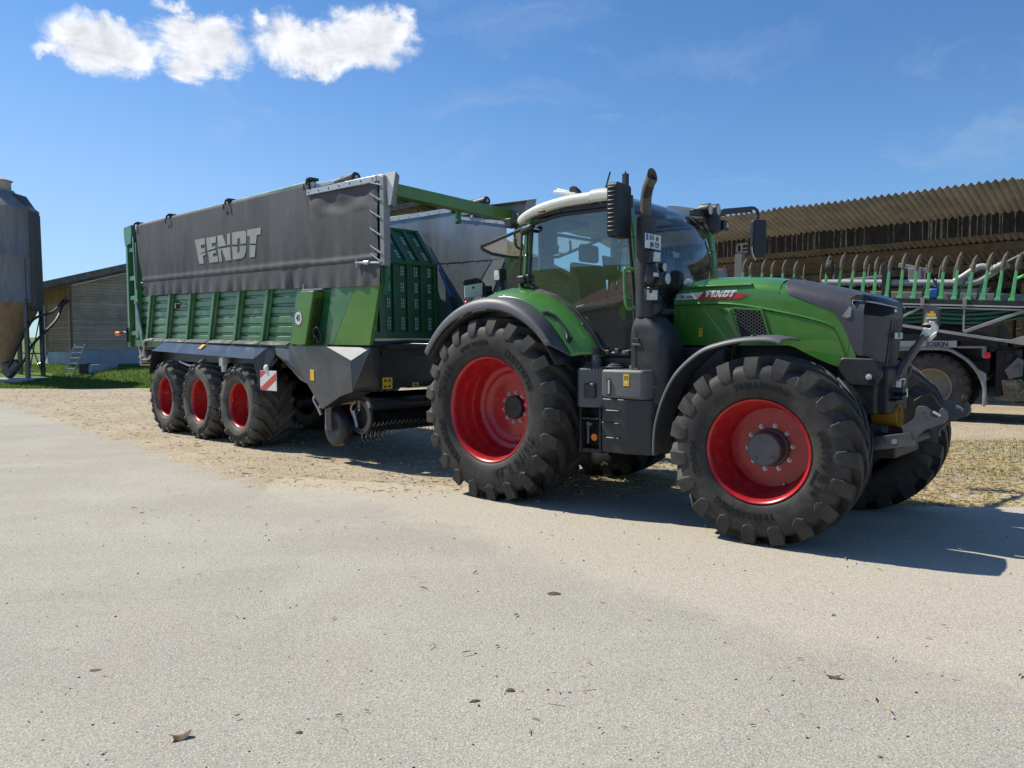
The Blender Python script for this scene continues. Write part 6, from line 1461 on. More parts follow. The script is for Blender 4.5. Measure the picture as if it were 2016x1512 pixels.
mb = MB(); mb.prism([(.70, 8.02), (.92, 8.02), (1.49, 7.18), (1.52, 4.5), (1.54, 3.42), (1.36, 3.1), (1.26, 3.4), (1.30, 7.2)], 'y', -.30, .35); mb.build('ladder_duct', M['silodark'], SL, bevel=.03)
mb = MB()
for a in (-22, 36, 100, 160, 205):
    a = radians(a); mb.cut(); mb.box(1.36 * cos(a) - .07, 1.36 * cos(a) + .07, 1.36 * sin(a) - .07, 1.36 * sin(a) + .07, -.2, 3.6)
mb.cut(); mb.box(1.22, 1.32, -.55, -.45, -.2, 5.3)
mb.build('silo_leg', M['dsteel'], SL); mb = MB()
for a, b in ((-22, 36), (36, 100), (160, 205)):
    a, b = radians(a), radians(b); mb.bar((1.36 * cos(a), 1.36 * sin(a), 1.30), (1.36 * cos(b), 1.36 * sin(b), 1.30), .05, .05); mb.bar((1.36 * cos(a), 1.36 * sin(a), .3), (1.36 * cos(b), 1.36 * sin(b), 3.2), .035, .035)
mb.build('silo_brace', M['dsteel'], SL)
mb = MB(); mb.tube([(0, 0, .85), (.55, -.15, .62), (.2, -.25, .30)], [.24, .20, .16], 14); mb.bar((.05, -.2, .45), (.65, -.2, .95), .24, .30); mb.build('auger_box', M['dsteel'], SL, bevel=.02)
mb = MB(); mb.box(-1.9, 1.7, -1.7, 1.7, -.4, .27); mb.build('silo_base', M['concrete'], SL, bevel=.03)
def BRp(x, y, z): c, s = cos(radians(42)), sin(radians(42)); return (-21.78 + c * x - s * y, 38 + s * x + c * y, z)
SLp = lambda x, y, z: (-21.7 + x, 33 + y, z)
mb = MB(); mb.tube(curve([SLp(.3, -.3, .70), SLp(1.38, -.45, 2.60), SLp(1.2, 1.5, 3.15), BRp(-.12, .75, 3.82), BRp(.05, .5, 4.05)], 24), .055, 8); tag(mb.build('feed_pipe', M['chassis']), 'upper thin dark feed pipe running straight from the silo up to the barn wall', 'pipe', 'feed pipes')
mb = MB(); mb.tube(curve([SLp(.35, -.3, .38), SLp(1.0, -.4, .95), SLp(1.42, -.3, 1.75), SLp(.95, 2.1, 2.75), SLp(.35, 3.7, 3.5), BRp(.05, .3, 3.88)], 26), .055, 8); tag(mb.build('feed_pipe', M['chassis']), 'lower dark feed pipe that bends up steeply to the barn wall', 'pipe', 'feed pipes')
# ladder, bin and low wall by the barn corner
LD = thing('ladder', 'aluminium ladder leaning beside the barn corner', 'ladder', (-19.55, 33.8, .25), radians(-58))
mb = MB()
for y in (-.19, .19): mb.bar((0, y, 0), (.50, y + .5, 1.45), .05, .05)
ld_ = mb.build('ladder_rail', M['alu'], LD)
for i in range(6): mb = MB(); t = (i + .6) / 6.2; mb.tube([(.50 * t, -.19 + .5 * t, 1.45 * t), (.50 * t, .19 + .5 * t, 1.45 * t)], .025, 6); mb.build('rung', M['alu'], LD)
mb = MB(); mb.lathe([(0, .62), (.24, .62), (.26, .58), (.24, .02), (.22, 0), (0, 0)], c=(-19.05, 34.3, .22), ax='z', n=20); tag(mb.build('bin', M['black']), 'small black bin behind the foot of the ladder', 'bin')
mb = MB(); mb.prism([(-18.9, .1), (-18.72, .1), (-18.72, .78), (-18.9, .78)], 'y', 34.2, 36.6); tag(mb.build('low_wall', M['plinth'], bevel=.02), 'low grey concrete kerb wall running from the ladder to the barn corner', 'wall')

# ------------------------------------------------------------------ open shed on the right
SH = thing('open_shed', 'open-fronted farm shed with a corrugated roof and dark streaked fascia boards', 'shed', (12.44, 18.7, 0), atan2(-.68427, .72923))
XA, XB_ = -13.5, 9.0; SLP = .246
def corr(u, v, n=int(22.5 / .177 * 8)):
    x = lerp(XA, XB_, u); k = int((x - XA) / .885 + .001); rr_ = random.Random(k); y = lerp(rr_.uniform(-.05, .05), 12.5, v); return (x, y, 5.62 + rr_.uniform(-.014, .014) - SLP * y + .046 * (2 * abs(((x / .177) % 1) * 2 - 1) ** 1.25 - 1))
n_ = int(22.5 / .177) * 8
mb = MB(); mb.grid(corr, n_, 4); mb.build('roof', M['shedroof'], SH, smooth=60, solid=.010, recalc=False)
mb = MB(); mb.box(XA, XB_, 2.00, 2.06, 4.575, 5.118); mb.build('fascia', M['fascia'], SH, smooth=0)
mb = MB()
for y in (2.2, 4.0, 5.8, 7.6, 9.4): z = 5.56 - SLP * y; mb.cut(); mb.box(XA, XB_, y, y + .14, z - .24, z - .01)
mb.build('purlin', M['timber'], SH)
mb = MB(); mb.box(XA, XB_, 11.9, 12.05, 0, 3.0); mb.cut(); mb.box(XA, XA + .1, 2.1, 12, 0, 4.4); mb.build('back_wall', M['vboards'], SH, smooth=0)
pp = (-8.385,1.85,3.864)
for x in (pp[0], pp[0] + 9.4): mb = MB(); mb.box(x - .13, x + .13, 1.72, 1.98, 0, 4.62); mb.build('post', M['concrete'], SH, bevel=.015)
mb = MB(); bx_, bz_ = (-8.366,4.622)
mb.box(bx_ - .035, bx_ + .035, 1.92, 1.985, bz_ - .22, bz_ + .36); mb.box(bx_ - .20, bx_ + .20, 1.93, 1.99, bz_ + .30, bz_ + .36); mb.box(bx_ - .20, bx_ + .20, 1.93, 1.99, bz_ + .02, bz_ + .10); mb.box(bx_ - .20, bx_ - .14, 1.93, 1.99, bz_ + .02, bz_ + .36); mb.box(bx_ - .02, bx_ + .2, 1.93, 1.99, bz_ + .16, bz_ + .20); mb.box(bx_ - .20, bx_ - .14, 1.93, 1.99, bz_ - .16, bz_ + .05); mb.build('steel_bracket', M['concrete'], SH)
# big square hay bales stacked inside
def bale(x, y, z, seed, label):
    mb = MB()
    def fn(u, v):
        return None
    mb.box(-1.18, 1.18, -.58, .58, 0, .86); o = mb.build('hay_bale', M['hay'], None, bevel=.07, seg=3)
    for k in range(4): pass
    c, s = cos(SH.rotation_euler.z), sin(SH.rotation_euler.z)
    o.location = (12.44 + c * x - s * y, 18.7 + s * x + c * y, z); o.rotation_euler = (0, 0, SH.rotation_euler.z + (seed % 5 - 2) * .02)
    tag(o, label, 'hay bale', 'hay bales stacked in the shed'); return o
hn = 0
for i in range(5):
    for k in (2, 3):
        if k == 3 and i in (0, 3): continue
        bale(-9.6 + i * 2.42 + .1 * (k % 2), 5.6 + .15 * ((i + k) % 3), .87 * k, i * 3 + k, 'big brown hay bale stacked under the shed roof behind the drop tubes')

# ------------------------------------------------------------------ slurry tanker with folded spreading boom
KT = thing('slurry_tanker', 'slurry tanker with a folded boom of upright green drop tubes, parked under the shed eave', 'slurry tanker', (8.9, 16.3, 0), -.65)
def zr(x): return 2.567 - .063 * x
tm, side = tyre_mb(.72, .31, .40, 22, .030, .15, .40, 1.2, .72, 5, ends=False)
kw = MB(); kw.lathe([(.39, -.24), (.405, -.255), (.395, -.27), (.37, -.25), (.35, -.1), (.28, -.02), (.1, 0), (0, 0)], n=48)
kw = kw.build('tanker_wheel', mat('muddy_grey_rim', (.22, .205, .18), .7, dust=.5), KT, smooth=40); tm.build('tyre', mat('dusty_tanker_rubber', (.045, .042, .038), .8, dust=.7, dustc=(.16, .14, .11), nscale=3), kw, smooth=30)
kw.location = (-.02, .32, .715)
for x in (-1.75,): c = copy_tree(kw, KT); c.location = (x, .32, .715)
for x in (-.02, -1.75): c = copy_tree(kw, KT); c.location = (x, 2.2, .715); c.scale = (1, -1, 1)
mb = MB(); fp = curve([(-.9, 1.50, 0), (-.3, 1.53, 0), (.253, 1.521, 0), (.50, 1.40, 0), (.67, 1.27, 0), (.80, 1.11, 0), (.887, .955, 0), (.95, .78, 0), (.975, .642, 0), (.96, .36, 0)], 30)
mb.grid(lambda u, v: (fp[int(round(u * 30))][0], lerp(-.02, .66, v), fp[int(round(u * 30))][1]), 30, 1); f_o = mb.build('tanker_fender', M['greyp'], KT, solid=.012, smooth=50)
mb = MB(); mb.tube([(q[0], -.03, q[1]) for q in fp], .035, 6); mb.prism([(.83, 1.12), (.99, 1.02), (1.0, .60), (.97, .34), (.93, .38), (.93, .75)], 'y', -.05, -.02); mb.build('fender_edge', M['greyp'], f_o)
mb = MB(); mb.box(-3.0, .45, -.02, .02, 1.552, 1.70); jp = mb.build('side_plate', M['pipew'], KT, bevel=.004)
t1 = text_mb('JOSKIN', .125, .004, 1.02); place(t1, (.09, -.0235, 1.622), (1, 0, -.03), (0, 0, 1)); t1.add([(.25 + a, -.0235, 1.695 + b) for a, b in ((-.02, 0), (.0, .02), (.02, 0), (.035, .02), (.05, 0), (.03, -.01))], [(0, 1, 2, 3, 4, 5)]); t1.build('brand_lettering', M['ink'], jp, smooth=0)
mb = MB(); mb.box(.46, .97, -.02, .03, 1.54, 1.585); mb.box(.90, .98, -.01, .03, 1.36, 1.55); mb.build('lamp_bar', M['greyp'], KT, bevel=.004)
mb = MB(); mb.prism(rounded([(.93, 1.33), (1.06, 1.34), (1.06, 1.46), (.97, 1.47), (.93, 1.42)], .03), 'y', -.08, -.02); mb.build('tail_lamp', M['redp'], KT, bevel=.01)
mb = MB(); mb.lathe([(0, -4.2), (.7, -4.1), (1.0, -3.9), (1.0, .9), (.7, 1.1), (0, 1.15)], c=(0, 1.35, 1.85), ax='x', n=40); mb.build('tank', M['dark'], KT, smooth=50)
mb = MB(); mb.box(-4.5, 1.0, .55, 2.1, 1.0, 1.50); mb.box(-4.5, .9, .02, .5, 1.70, 1.85); mb.box(.5, 1.15, .1, 2.4, 1.55, 2.0); mb.box(1.12, 1.45, .3, 2.2, .5, 1.5); mb.box(1.5, 2.6, .25, 1.6, .42, 1.25)
random.seed(11)
for i in range(40): x, z = random.uniform(1.05, 2.9), random.uniform(.6, 2.3); mb.obox((x, random.uniform(.0, .5), z), (random.uniform(.05, .3), random.uniform(.05, .2), random.uniform(.04, .25)), (1, 0, random.uniform(-.8, .8)))
mb.build('rear_machinery', M['chassis'], KT, bevel=.01)
mb = MB(); mb.prism([(1.30, 1.10), (1.52, 1.36), (1.62, 1.30), (1.60, .98), (1.38, .92)], 'y', .0, .03); mb.cut(); mb.box(2.02, 2.3, -.02, .05, .55, .95); mb.build('grey_cover', M['greyd'], KT, bevel=.006)
mb = MB(); mb.prism([(1.25, .90), (1.6, .92), (1.75, .62), (1.75, .48), (1.15, .48), (1.12, .55), (1.3, .58)], 'y', .0, .04); mb.build('mudguard', M['shoe'], KT)
mb = MB()
for i in range(14):
    x0, z0 = random.uniform(1.4, 2.3), random.uniform(.7, 1.7); mb.cut(); mb.tube(curve([(x0, -.02, z0), (x0 + random.uniform(-.2, .3), -.08, z0 + random.uniform(-.3, .2)), (x0 + random.uniform(-.2, .4), -.04, z0 - random.uniform(.1, .5))], 8), .014, 5)
mb.build('cable', M['hose'], KT)
# boom: upper rail, clamps, struts, truss
def rb(mb, x0, x1, h0, h1, y0, y1): mb.add([(x, y, zr(x) + k) for x in (x0, x1) for y in (y0, y1) for k in (h0, h1)], [(0, 1, 3, 2), (4, 6, 7, 5), (0, 4, 5, 1), (2, 3, 7, 6), (0, 2, 6, 4), (1, 5, 7, 3)])
mb = MB(); rb(mb, -4.4, 3.0, -.10, .0, -.24, -.14); boom = mb.build('boom_rail', M['chassis'], KT)
mb = MB(); rb(mb, -4.4, 3.0, -.132, -.102, -.245, -.13); rb(mb, -4.4, 3.0, -.19, -.16, -.2, -.12); mb.build('rail_profile', M['pipew'], boom)
mb = MB()
for x in (-1.7, -.168, .602, 2.2): mb.cut(); mb.box(x - .035, x + .035, -.27, -.11, zr(x) - .15, zr(x) + .02)
mb.build('rail_clamp', M['greyp'], boom, bevel=.005)
mb = MB(); mb.bar((.588, -.20, 2.42), (.588, -.20, 1.87), .03, .035, up=(1, 0, 0)); mb.bar((.60, -.2, 1.875), (2.4, -.2, 2.585), .045, .065); mb.bar((-2.2, -.2, 2.32), (1.16, -.2, 1.716), .045, .06); mb.bar((1.10, -.2, 1.72), (1.75, -.2, 1.60), .04, .05); mb.bar((-.62, -.2, 2.17), (-.17, -.2, 2.42), .045, .05); mb.build('truss', M['greyp'], KT, bevel=.006)
mb = MB(); mb.prism([(1.16, 1.74), (1.40, 1.71), (1.75, 1.83), (2.4, 1.9), (2.4, 1.5), (1.66, 1.60), (1.15, 1.70)], 'y', -.23, -.17); gs = mb.build('gusset', M['greyp'], KT, bevel=.005)
mb = MB(); t1 = text_mb('P', .15, .006); place(t1, (1.68, -.234, 1.705), (1, 0, -.05), (0, 0, 1)); t1.build('gusset_lettering', M['ink'], gs, smooth=0)
mb = MB(); mb.lathe([(0, 2.44), (.19, 2.44), (.185, 2.40), (.18, 2.36), (.18, 2.06), (.195, 2.05), (.195, 2.02), (0, 2.02)], c=(-.02, -.06, 0), ax='z', n=36); hd = mb.build('distributor_head', M['greyd'], KT, bevel=.01)
mb = MB(); mb.box(-.07, .08, -.250, -.243, 2.20, 2.27); mb.box(-.03, .05, -.250, -.243, 2.28, 2.31); mb.build('yellow_sticker', M['yellow'], hd)
mb = MB(); mb.box(-.10, .10, -.250, -.243, 2.155, 2.19); mb.build('white_sticker', M['decalwhite'], hd)
random.seed(5)
for i in range(9):                                                            # bundle of green hoses
    z0 = 2.09 + .030 * i; mb = MB(); ya = -.12 + .05 * (i % 3)
    mb.tube(curve([(-2.6, ya, z0 + .08), (-1.4, ya, z0 - .02), (-.6, ya, z0), (-.15, ya, z0 + .02)], 16), .030, 8)
    mb.tube(curve([(.12, ya, z0), (.55, ya - .03, z0 - .03 + .02 * sin(i * 2)), (1.1, ya, z0 + .05 * (i % 3) - .02), (1.7, ya, z0 + .06), (2.6, ya, z0 + .0)], 20), .030, 8)
    mb.build('green_hose', M['hose'], KT)
mb = MB(); mb.tube([(-2.3, .12, 3.045), (.45, .12, 2.90)], .068, 16); mb.tube(curve([(.45, .12, 2.90), (.62, .12, 2.89), (.80, .12, 2.92), (.98, .12, 3.04), (1.10, .12, 3.12)], 10), .066, 16); mb.tube(curve([(.36, .10, 2.93), (.52, .10, 3.03), (.66, .10, 3.13), (.82, .10, 3.215), (.98, .10, 3.18), (1.06, .10, 3.10)], 14), .062, 16)
mb.cyl((-.02, .12, 2.92), (.02, .12, 2.92), .088, n=18); mb.cyl((.34, .12, 2.91), (.37, .12, 2.905), .09, n=18); mb.build('slurry_pipe', M['pipew'], KT)
mb = MB(); mb.tube([(1.0, .12, 3.10), (1.30, .12, 3.27)], .085, 16); mb.tube([(1.2, .12, 3.20), (3.0, .12, 4.2)], .062, 12, mi=1)
for k in range(4): mb.cyl((1.03 + .07 * k, .12, 3.11 + .04 * k), (1.05 + .07 * k, .12, 3.125 + .04 * k), .105, n=14)
mb.build('suction_arm', [M['greyp'], M['dark']], KT)
mb = MB(); mb.box(-1.02, -.84, .0, .1, 2.60, 3.40); mb.box(-.95, -.86, -.02, .12, 3.40, 3.43); mb.build('boom_stop', M['dark'], KT, bevel=.006)
mb = MB(); rb(mb, -1.3, 1.6, -.02, .16, .25, .55); mb.box(-.55, -.3, .3, .6, 3.02, 3.28); mb.bar((-1.9, .3, 3.08), (-.9, .3, 3.14), .06, .06); mb.bar((-.75, .35, 3.36), (-.1, .35, 3.18), .05, .10); mb.build('inner_frame', M['greyp'], KT, bevel=.01)
mb = MB(); mb.lathe([(.10, .16), (.14, .0)], c=(-.46, .45, 3.10), ax='z', n=16); mb.build('vent_dome', M['greyp'], KT); mb = MB(); mb.box(-.1, .08, .0, .16, 2.58, 2.80); mb.build('blue_canister', M['blue'], KT, bevel=.03)
mb = MB(); mb.lathe([(.03, -.06), (.12, -.07), (.17, -.055), (.185, 0), (.17, .055), (.12, .07), (.03, .06)], c=(-2.02, -.32, 3.32), n=28, ax='x'); sw = mb.build('support_wheel', M['rubber'], KT, smooth=50); 
mb = MB(); mb.tube(curve([(1.42, -.05, 2.90), (1.6, -.08, 2.98), (1.8, -.06, 3.05), (2.4, -.05, 3.15)], 10), .03, 8); mb.build('green_ram', mat('bright_green_ram', (.12, .55, .10), .4), KT)
p1 = (-5.244,0.6,3.368); p2 = (-4.756,0.6,3.341)
mb = MB(); cxx = (p1[0] + p2[0]) / 2; rr = (p2[0] - p1[0]) / 2; mb.lathe([(rr, -.25), (rr, -.02), (rr * .86, .16), (rr * .80, .17), (0, .17)], c=(cxx, .6, p1[2]), ax='z', n=28); mb.build('tank_dome', M['greyp'], KT, smooth=40)
mb = MB(); mb.tube(curve([(cxx + rr * .75, .55, p1[2]), (cxx + rr * .7, .5, p1[2] + .12), (cxx + rr * .9, .5, p1[2] + .23)], 8), .018, 6); mb.build('red_hose', M['redp'], KT)
# drop tubes
def tube_parts(x, lean, h, y, tipz=0, bend=0):
    mb = MB(); z0 = zr(x) + tipz; xa = x + lean * .65; top = z0 + h * .66
    mb.add([(x - .040, y, z0 - .02), (x + .040, y, z0 - .02), (xa + .024, y, top), (xa - .024, y, top), (x - .040, y + .035, z0 - .02), (x + .040, y + .035, z0 - .02), (xa + .024, y + .035, top), (xa - .024, y + .035, top)], [(0, 1, 2, 3), (4, 7, 6, 5), (0, 4, 5, 1), (1, 5, 6, 2), (2, 6, 7, 3), (3, 7, 4, 0)])
    mb.box(x - .055, x + .055, y - .02, y + .05, z0 - .01, z0 + .05)
    o = mb.build('drop_tube', M['dgreen'], KT, bevel=.006)
    m2 = MB(); m2.tube(curve([(xa, y + .018, top - .03), (xa + lean * .1, y + .018, top + .08), (xa + lean * .2 + .012, y + .018, top + h * .20), (xa + lean * .4 + .035, y + .018, z0 + h)], 8), [.030, .036, .044, .046, .047, .046, .042, .030, .012], 8); m2.build('shoe', M['shoe'], o)
    return o
random.seed(2)
for x in [-4.03, -3.805, -3.561, -3.328, -3.061, -2.798, -2.073, -1.793, -1.545, -1.282, -1.033, -.789, -.524, -.267, -.011, .245, .488, .741, .992, 1.251, 1.49, 1.75, 2.0, 2.26]:
    tube_parts(x - .09, .085 + random.uniform(-.05, .05), .93 + random.uniform(-.05, .03) - (.10 if x < -2.5 else 0), -.22)
for x in [-2.9, -2.5, -2.2, -1.75, -1.45, -1.2, -.28, .0, .28, .56, 1.62, 1.84]:     # second boom folded behind
    m2 = MB(); z0 = zr(x) + .28; m2.tube([(x, .75, z0), (x, .75, z0 + .25), (x + .01, .75, z0 + .42), (x + .015, .75, z0 + .52)], [.03, .038, .03, .012], 8); m2.build('rear_shoe', M['shoe'], KT)
for x in (-.20, .14, .46, .80, 1.10): m2 = MB(); s_ = random.choice((-1, 1)); m2.tube(curve([(x, -.1, zr(x) + .02), (x + .04 * s_, -.14, zr(x) + .22), (x + .14 * s_, -.10, zr(x) + .42)], 8), .022, 6); m2.build('feed_hose', M['hose'], KT)
for x in (-.34, .63, .92): m2 = MB(); m2.box(x - .06, x + .06, -.2, -.1, zr(x) + .06, zr(x) + .10); m2.box(x - .03, x + .03, -.19, -.11, zr(x), zr(x) + .07); m2.build('hose_clip', M['greyp'], KT)

# ------------------------------------------------------------------ stuff on the ground
def scatter(name, pts, mk, m):
    V, F = [], []
    for p in pts:
        vs, fs = mk(p); o = len(V); V += vs; F += [tuple(i + o for i in f) for f in fs]
    me = bpy.data.meshes.new(name); me.from_pydata(V, [], F); me.materials.append(m); me.update()
    o = bpy.data.objects.new(name, me); COL.objects.link(o); o['kind'] = 'stuff'; return o
random.seed(21)
def stone(p):
    x, y, z, s = p; a = random.uniform(0, 6.28); k = random.uniform(.55, 1); h = random.uniform(.35, .75)
    ring = [(x + s * (cos(a + i * 1.2566) * random.uniform(.8, 1.1)), y + s * k * sin(a + i * 1.2566) * random.uniform(.8, 1.1), z) for i in range(5)]
    top = [(x + (q[0] - x) * .62, y + (q[1] - y) * .62, z + s * h) for q in ring]
    return ring + top, [(5, 6, 7, 8, 9)] + [(i, (i + 1) % 5, (i + 1) % 5 + 5, i + 5) for i in range(5)]
pts = []
while len(pts) < 15000:
    x, y = random.uniform(-22, 14), 8 + 21 * random.random() ** 1.6
    if y < road_y(x) - .35 * random.random(): continue
    if abs(x / y) > .72: continue
    pts.append((x, y, 0, random.choice((.005, .006, .008, .009, .011, .014, .02)) * random.uniform(.7, 1.2)))
scatter('loose_gravel', pts, stone, M['stones'])
pts = []
while len(pts) < 1300:
    y = 2.6 + 14 * random.random() ** 2.0; x = random.uniform(-.72, .72) * y
    if y > road_y(x): continue
    pts.append((x, y, .004, random.choice((.002, .0025, .003, .0035, .004, .0065)) * random.uniform(.6, 1.3) * (1 + y * .05)))
scatter('road_crumbs', pts, stone, M['crumbs'])
def stalk(p):
    x, y, z, L = p; a = random.uniform(0, 6.28); w_ = random.uniform(.0018, .0035); dx, dy = cos(a) * L / 2, sin(a) * L / 2; nx, ny = -sin(a) * w_, cos(a) * w_; zz = z + random.uniform(.003, .018); t = random.uniform(-.012, .02)
    return [(x - dx - nx, y - dy - ny, zz), (x + dx - nx, y + dy - ny, zz + t), (x + dx + nx, y + dy + ny, zz + t), (x - dx + nx, y - dy + ny, zz), (x, y, zz + .004 + w_)], [(0, 1, 2, 3), (0, 1, 4), (2, 3, 4)]
pts = []
while len(pts) < 20000:
    r = random.random()
    if r < .60: x, y = random.uniform(3.2, 9.0), 7.7 + 5.2 * random.random() ** 1.3
    elif r < .68: x, y = random.gauss(2.6, 1.2), random.gauss(9.6, .8)
    else: y = 8.5 + 20 * random.random() ** 1.4; x = random.uniform(-.68, .6) * y
    if y < road_y(x) - .05: continue
    if r < .60 and mnoise.noise((x * .7, y * .7, 0)) < random.uniform(-.6, .3): continue
    if r >= .68 and mnoise.noise((x * 1.3, y * 1.3, 4)) < random.uniform(-.5, .5): continue
    pts.append((x, y, 0, random.uniform(.04, .16)))
for i in range(120):
    y = 3.2 + 6 * random.random() ** 1.3; x = random.uniform(-.6, .7) * y; pts.append((x, y, .005, random.uniform(.02, .07)))
scatter('scattered_straw', pts, stalk, M['straw'])
def blade(p):
    x, y, z, h_ = p; a = random.uniform(0, 6.28); w_ = .018; l = random.uniform(-.4, .4) * h_; l2 = random.uniform(-.4, .4) * h_
    return [(x - w_ * cos(a), y - w_ * sin(a), z), (x + w_ * cos(a), y + w_ * sin(a), z), (x + l, y + l2, z + h_)], [(0, 1, 2)]
pts = []
while len(pts) < 26000:
    y = 29.2 + 11 * random.random() ** 1.5; x = random.uniform(-.70, -.38) * y
    c, s = cos(radians(42)), sin(radians(42)); lx, ly = c * (x + 21.78) + s * (y - 38), -s * (x + 21.78) + c * (y - 38)
    if lx > -.1 and ly > -.1: continue
    if hypot(x + 21.7, y - 33) < 1.75: continue
    e = 29.35 + .35 * mnoise.noise((x * .6, 1.3, 0)) + .12 * mnoise.noise((x * 3, 4, 0)) + .15 * random.gauss(0, 1)
    if y < e: continue
    pts.append((x, y, gz(x, y) - .01, random.uniform(.05, .15)))
scatter('grass_blades', pts, blade, M['blade'])
pts = []
while len(pts) < 2500:
    x, y = random.uniform(4.2, 9), random.uniform(7.9, 13)
    if mnoise.noise((x * .5, y * .6, 7)) < .02: continue
    pts.append((x, y, 0, random.uniform(.03, .07)))
def blade2(p):
    vs, fs = blade(p); x, y = p[0], p[1]; return [(x + (a - x) * .25, y + (b - y) * .25, c) for a, b, c in vs], fs
scatter('thin_grass', pts, blade2, M['blade'])

# single leaves and clods lying on the road
def debris(name, x, y, sx, sy, hgt, rot, m, label, cat, curl=.0):
    mb = MB(); n = 12; rnd = random.Random(int(x * 100) + int(y * 1000)); out = []
    for i in range(n): a = 2 * pi * i / n; r = rnd.uniform(.72, 1.1); out.append((sx * r * cos(a), sy * r * sin(a), curl * abs(cos(a)) ** 2 + .001))
    mid = [(px * .55, py * .55, hgt * rnd.uniform(.7, 1) + pz * .3) for px, py, pz in out]
    mb.add(out + mid + [(0, 0, hgt)], [(i, (i + 1) % n, n + (i + 1) % n, n + i) for i in range(n)] + [(n + i, n + (i + 1) % n, 2 * n) for i in range(n)])
    o = mb.build(name, m, None, smooth=60); o.location = (x, y, .004); o.rotation_euler = (0, 0, rot); tag(o, label, cat); return o
q = (-1.402,3.159,0); debris('leaf', q[0], q[1], .050, .024, .012, .5, M['leaf'], 'largest leaf on the road, brown, curled and torn, beside a flat stain', 'leaf', .03)
q = (1.583,3.724,0); debris('leaf', q[0], q[1], .045, .014, .010, -.2, M['leaf'], 'thin dry leaf on the bare road nearer than the tractor front wheel', 'leaf', .02)
q = (-0.012,3.595,0); debris('clod', q[0], q[1], .028, .016, .012, .1, M['dung'], 'blackest clod on the road, with a reddish crumb close beside it', 'clod')
q = (-0.176,3.487,0); debris('clod', q[0], q[1], .030, .014, .010, .4, M['leaf'], 'reddish brown crumb of earth close beside the blackest clod', 'clod')
q = (0.272,5.015,0); debris('clod', q[0], q[1], .055, .024, .014, .0, M['dung'], 'brown clod lying mid road in front of the tractor', 'clod')
q = (-2.129,3.844,0); debris('clod', q[0], q[1], .035, .018, .004, .2, M['dung'], 'flat brown fleck of mud, alone on the pale road away from the tractor', 'clod')
q = (-0.911,3.203,0); debris('clod', q[0], q[1], .018, .012, .008, .2, M['dung'], 'small dark brown crumb between the torn leaf and the blackest clod', 'clod')
q = (1.949,4.601,0); debris('stone', q[0], q[1], .020, .016, .016, .2, M['concrete'], 'pale round pebble on the road near the shadow of the front wheel', 'stone')

# ------------------------------------------------------------------ the other side of the yard, seen as reflections in glass and paint
FH = thing('farmhouse', 'pale farmhouse with a dark gabled roof, mirrored in the cab glass and green panels', 'house', (-62, -18, 0), radians(-8))
mb = MB(); mb.prism([(-9, 0), (9, 0), (9, 5.6), (0, 10.2), (-9, 5.6)], 'x', -14, 0); mb.xf(Matrix.Identity(4)); mb.build('wall', mat('rough_render', (.34, .31, .26), .9, dust=.3), FH, smooth=0)
mb = MB()
for s in (-1, 1): mb.add([(x, s * y, z + k) for x in (-15, 1.2) for y, z in ((10.2, 5.0), (0, 10.22)) for k in (0, .3)], [(0, 2, 6, 4), (1, 5, 7, 3), (0, 4, 5, 1), (2, 3, 7, 6), (0, 1, 3, 2), (4, 6, 7, 5)])
mb.build('roof', mat('red_brown_tiles', (.16, .075, .05), .85, nscale=4, var=.3), FH, smooth=0)
for y in (-6.2, -2.4, 2.4, 6.2):
    for z in (1.0, 3.6):
        mb = MB(); mb.box(.0, .08, y - .65, y + .65, z, z + 1.5); fr = mb.build('window', M['white'], FH)
        mb = MB(); mb.box(.06, .10, y - .55, y + .55, z + .1, z + 1.4); mb.build('pane', M['gloss'], fr)
mb = MB(); mb.box(0, .1, -.6, .6, 0, 2.2); mb.build('door', M['brown'], FH)
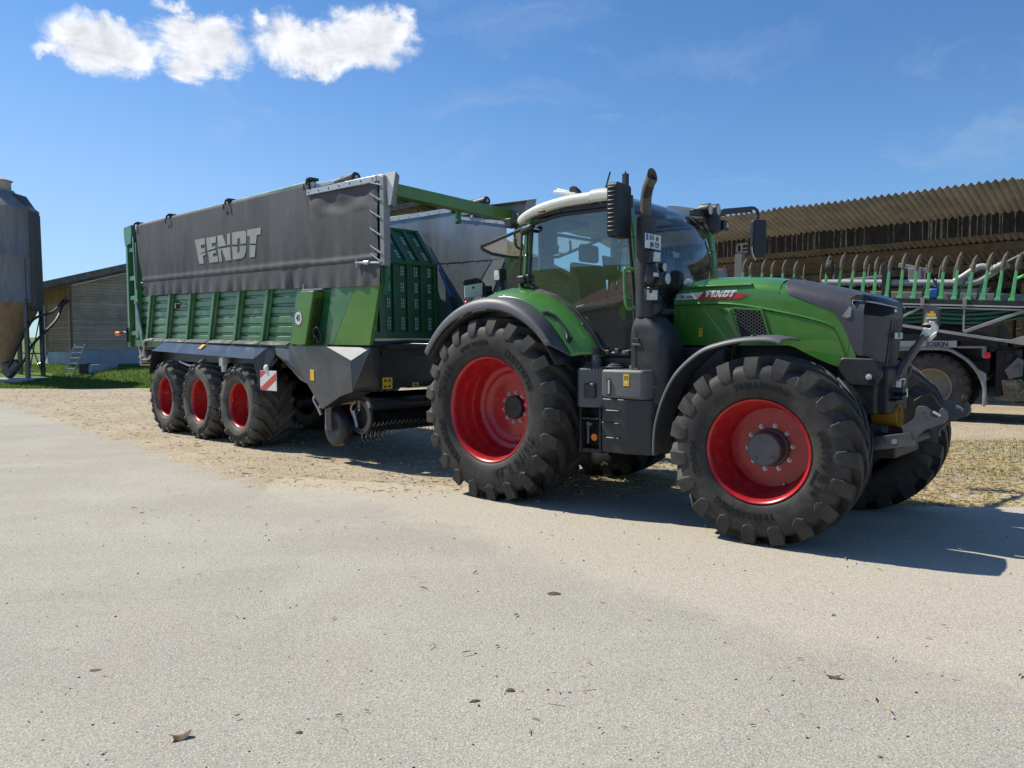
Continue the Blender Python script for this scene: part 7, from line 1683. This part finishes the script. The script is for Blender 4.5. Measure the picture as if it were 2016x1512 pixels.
def tree(x, y, h_, r, label):
    t = thing('broad_tree', label, 'tree', (x, y, 0), 0, 'trees across the yard'); mb = MB(); rnd = random.Random(int(x * 7 + y))
    mb.tube([(0, 0, 0), (.1, 0, h_ * .3), (.0, .1, h_ * .55), (.2, 0, h_ * .8)], [.28, .22, .15, .05], 10)
    for i in range(7): a = rnd.uniform(0, 6.28); mb.tube([(0, 0, h_ * (.3 + .06 * i)), (r * .4 * cos(a), r * .4 * sin(a), h_ * (.45 + .06 * i)), (r * .75 * cos(a), r * .75 * sin(a), h_ * (.55 + .06 * i))], [.10, .06, .02], 6)
    mb.build('trunk', M['timber'], t)
    V, F = [], []
    blobs = [(rnd.uniform(-.55, .55) * r, rnd.uniform(-.55, .55) * r, h_ * rnd.uniform(.45, .88), r * rnd.uniform(.3, .55)) for _ in range(14)]
    for i in range(2600):
        bx2, by2, bz2, br = rnd.choice(blobs); d = Vector((rnd.gauss(0, 1), rnd.gauss(0, 1), rnd.gauss(0, 1))).normalized() * br * rnd.uniform(.75, 1.05); c = Vector((bx2, by2, bz2)) + d
        a = Vector((rnd.gauss(0, 1), rnd.gauss(0, 1), rnd.gauss(0, 1))).normalized() * .22; b = a.orthogonal().normalized() * .14; o = len(V)
        V += [tuple(c - a), tuple(c + b), tuple(c + a), tuple(c - b)]; F.append((o, o + 1, o + 2, o + 3))
    me = bpy.data.meshes.new('crown'); me.from_pydata(V, [], F); me.materials.append(M['leafc']); me.update(); o = bpy.data.objects.new('crown', me); COL.objects.link(o); o.parent = t
M['leafc'] = leafy('tree_leaves', [(.03, .06, .012), (.055, .10, .02), (.09, .14, .03)])
for x, y, h_, r in ((-58, 8, 10, 4.6), (-70, 22, 12, 5.5), (-52, -40, 11, 5), (-30, -52, 12, 5.5)): tree(x, y, h_, r, 'broad leafy tree across the yard, mirrored in the cab glass')

mb = MB(); mb.grid(lambda u, v: (-150 - 90 * v, lerp(-190, 60, u), 26 * sin(pi * min(1, v * .5 + .02)) * (.55 + .45 * sin(pi * u)) + 2.5 * mnoise.noise((u * 6, v * 4, 0)) * v), 40, 14); hl_ = mb.build('hill', M['grass'], smooth=60); hl_['kind'] = 'structure'
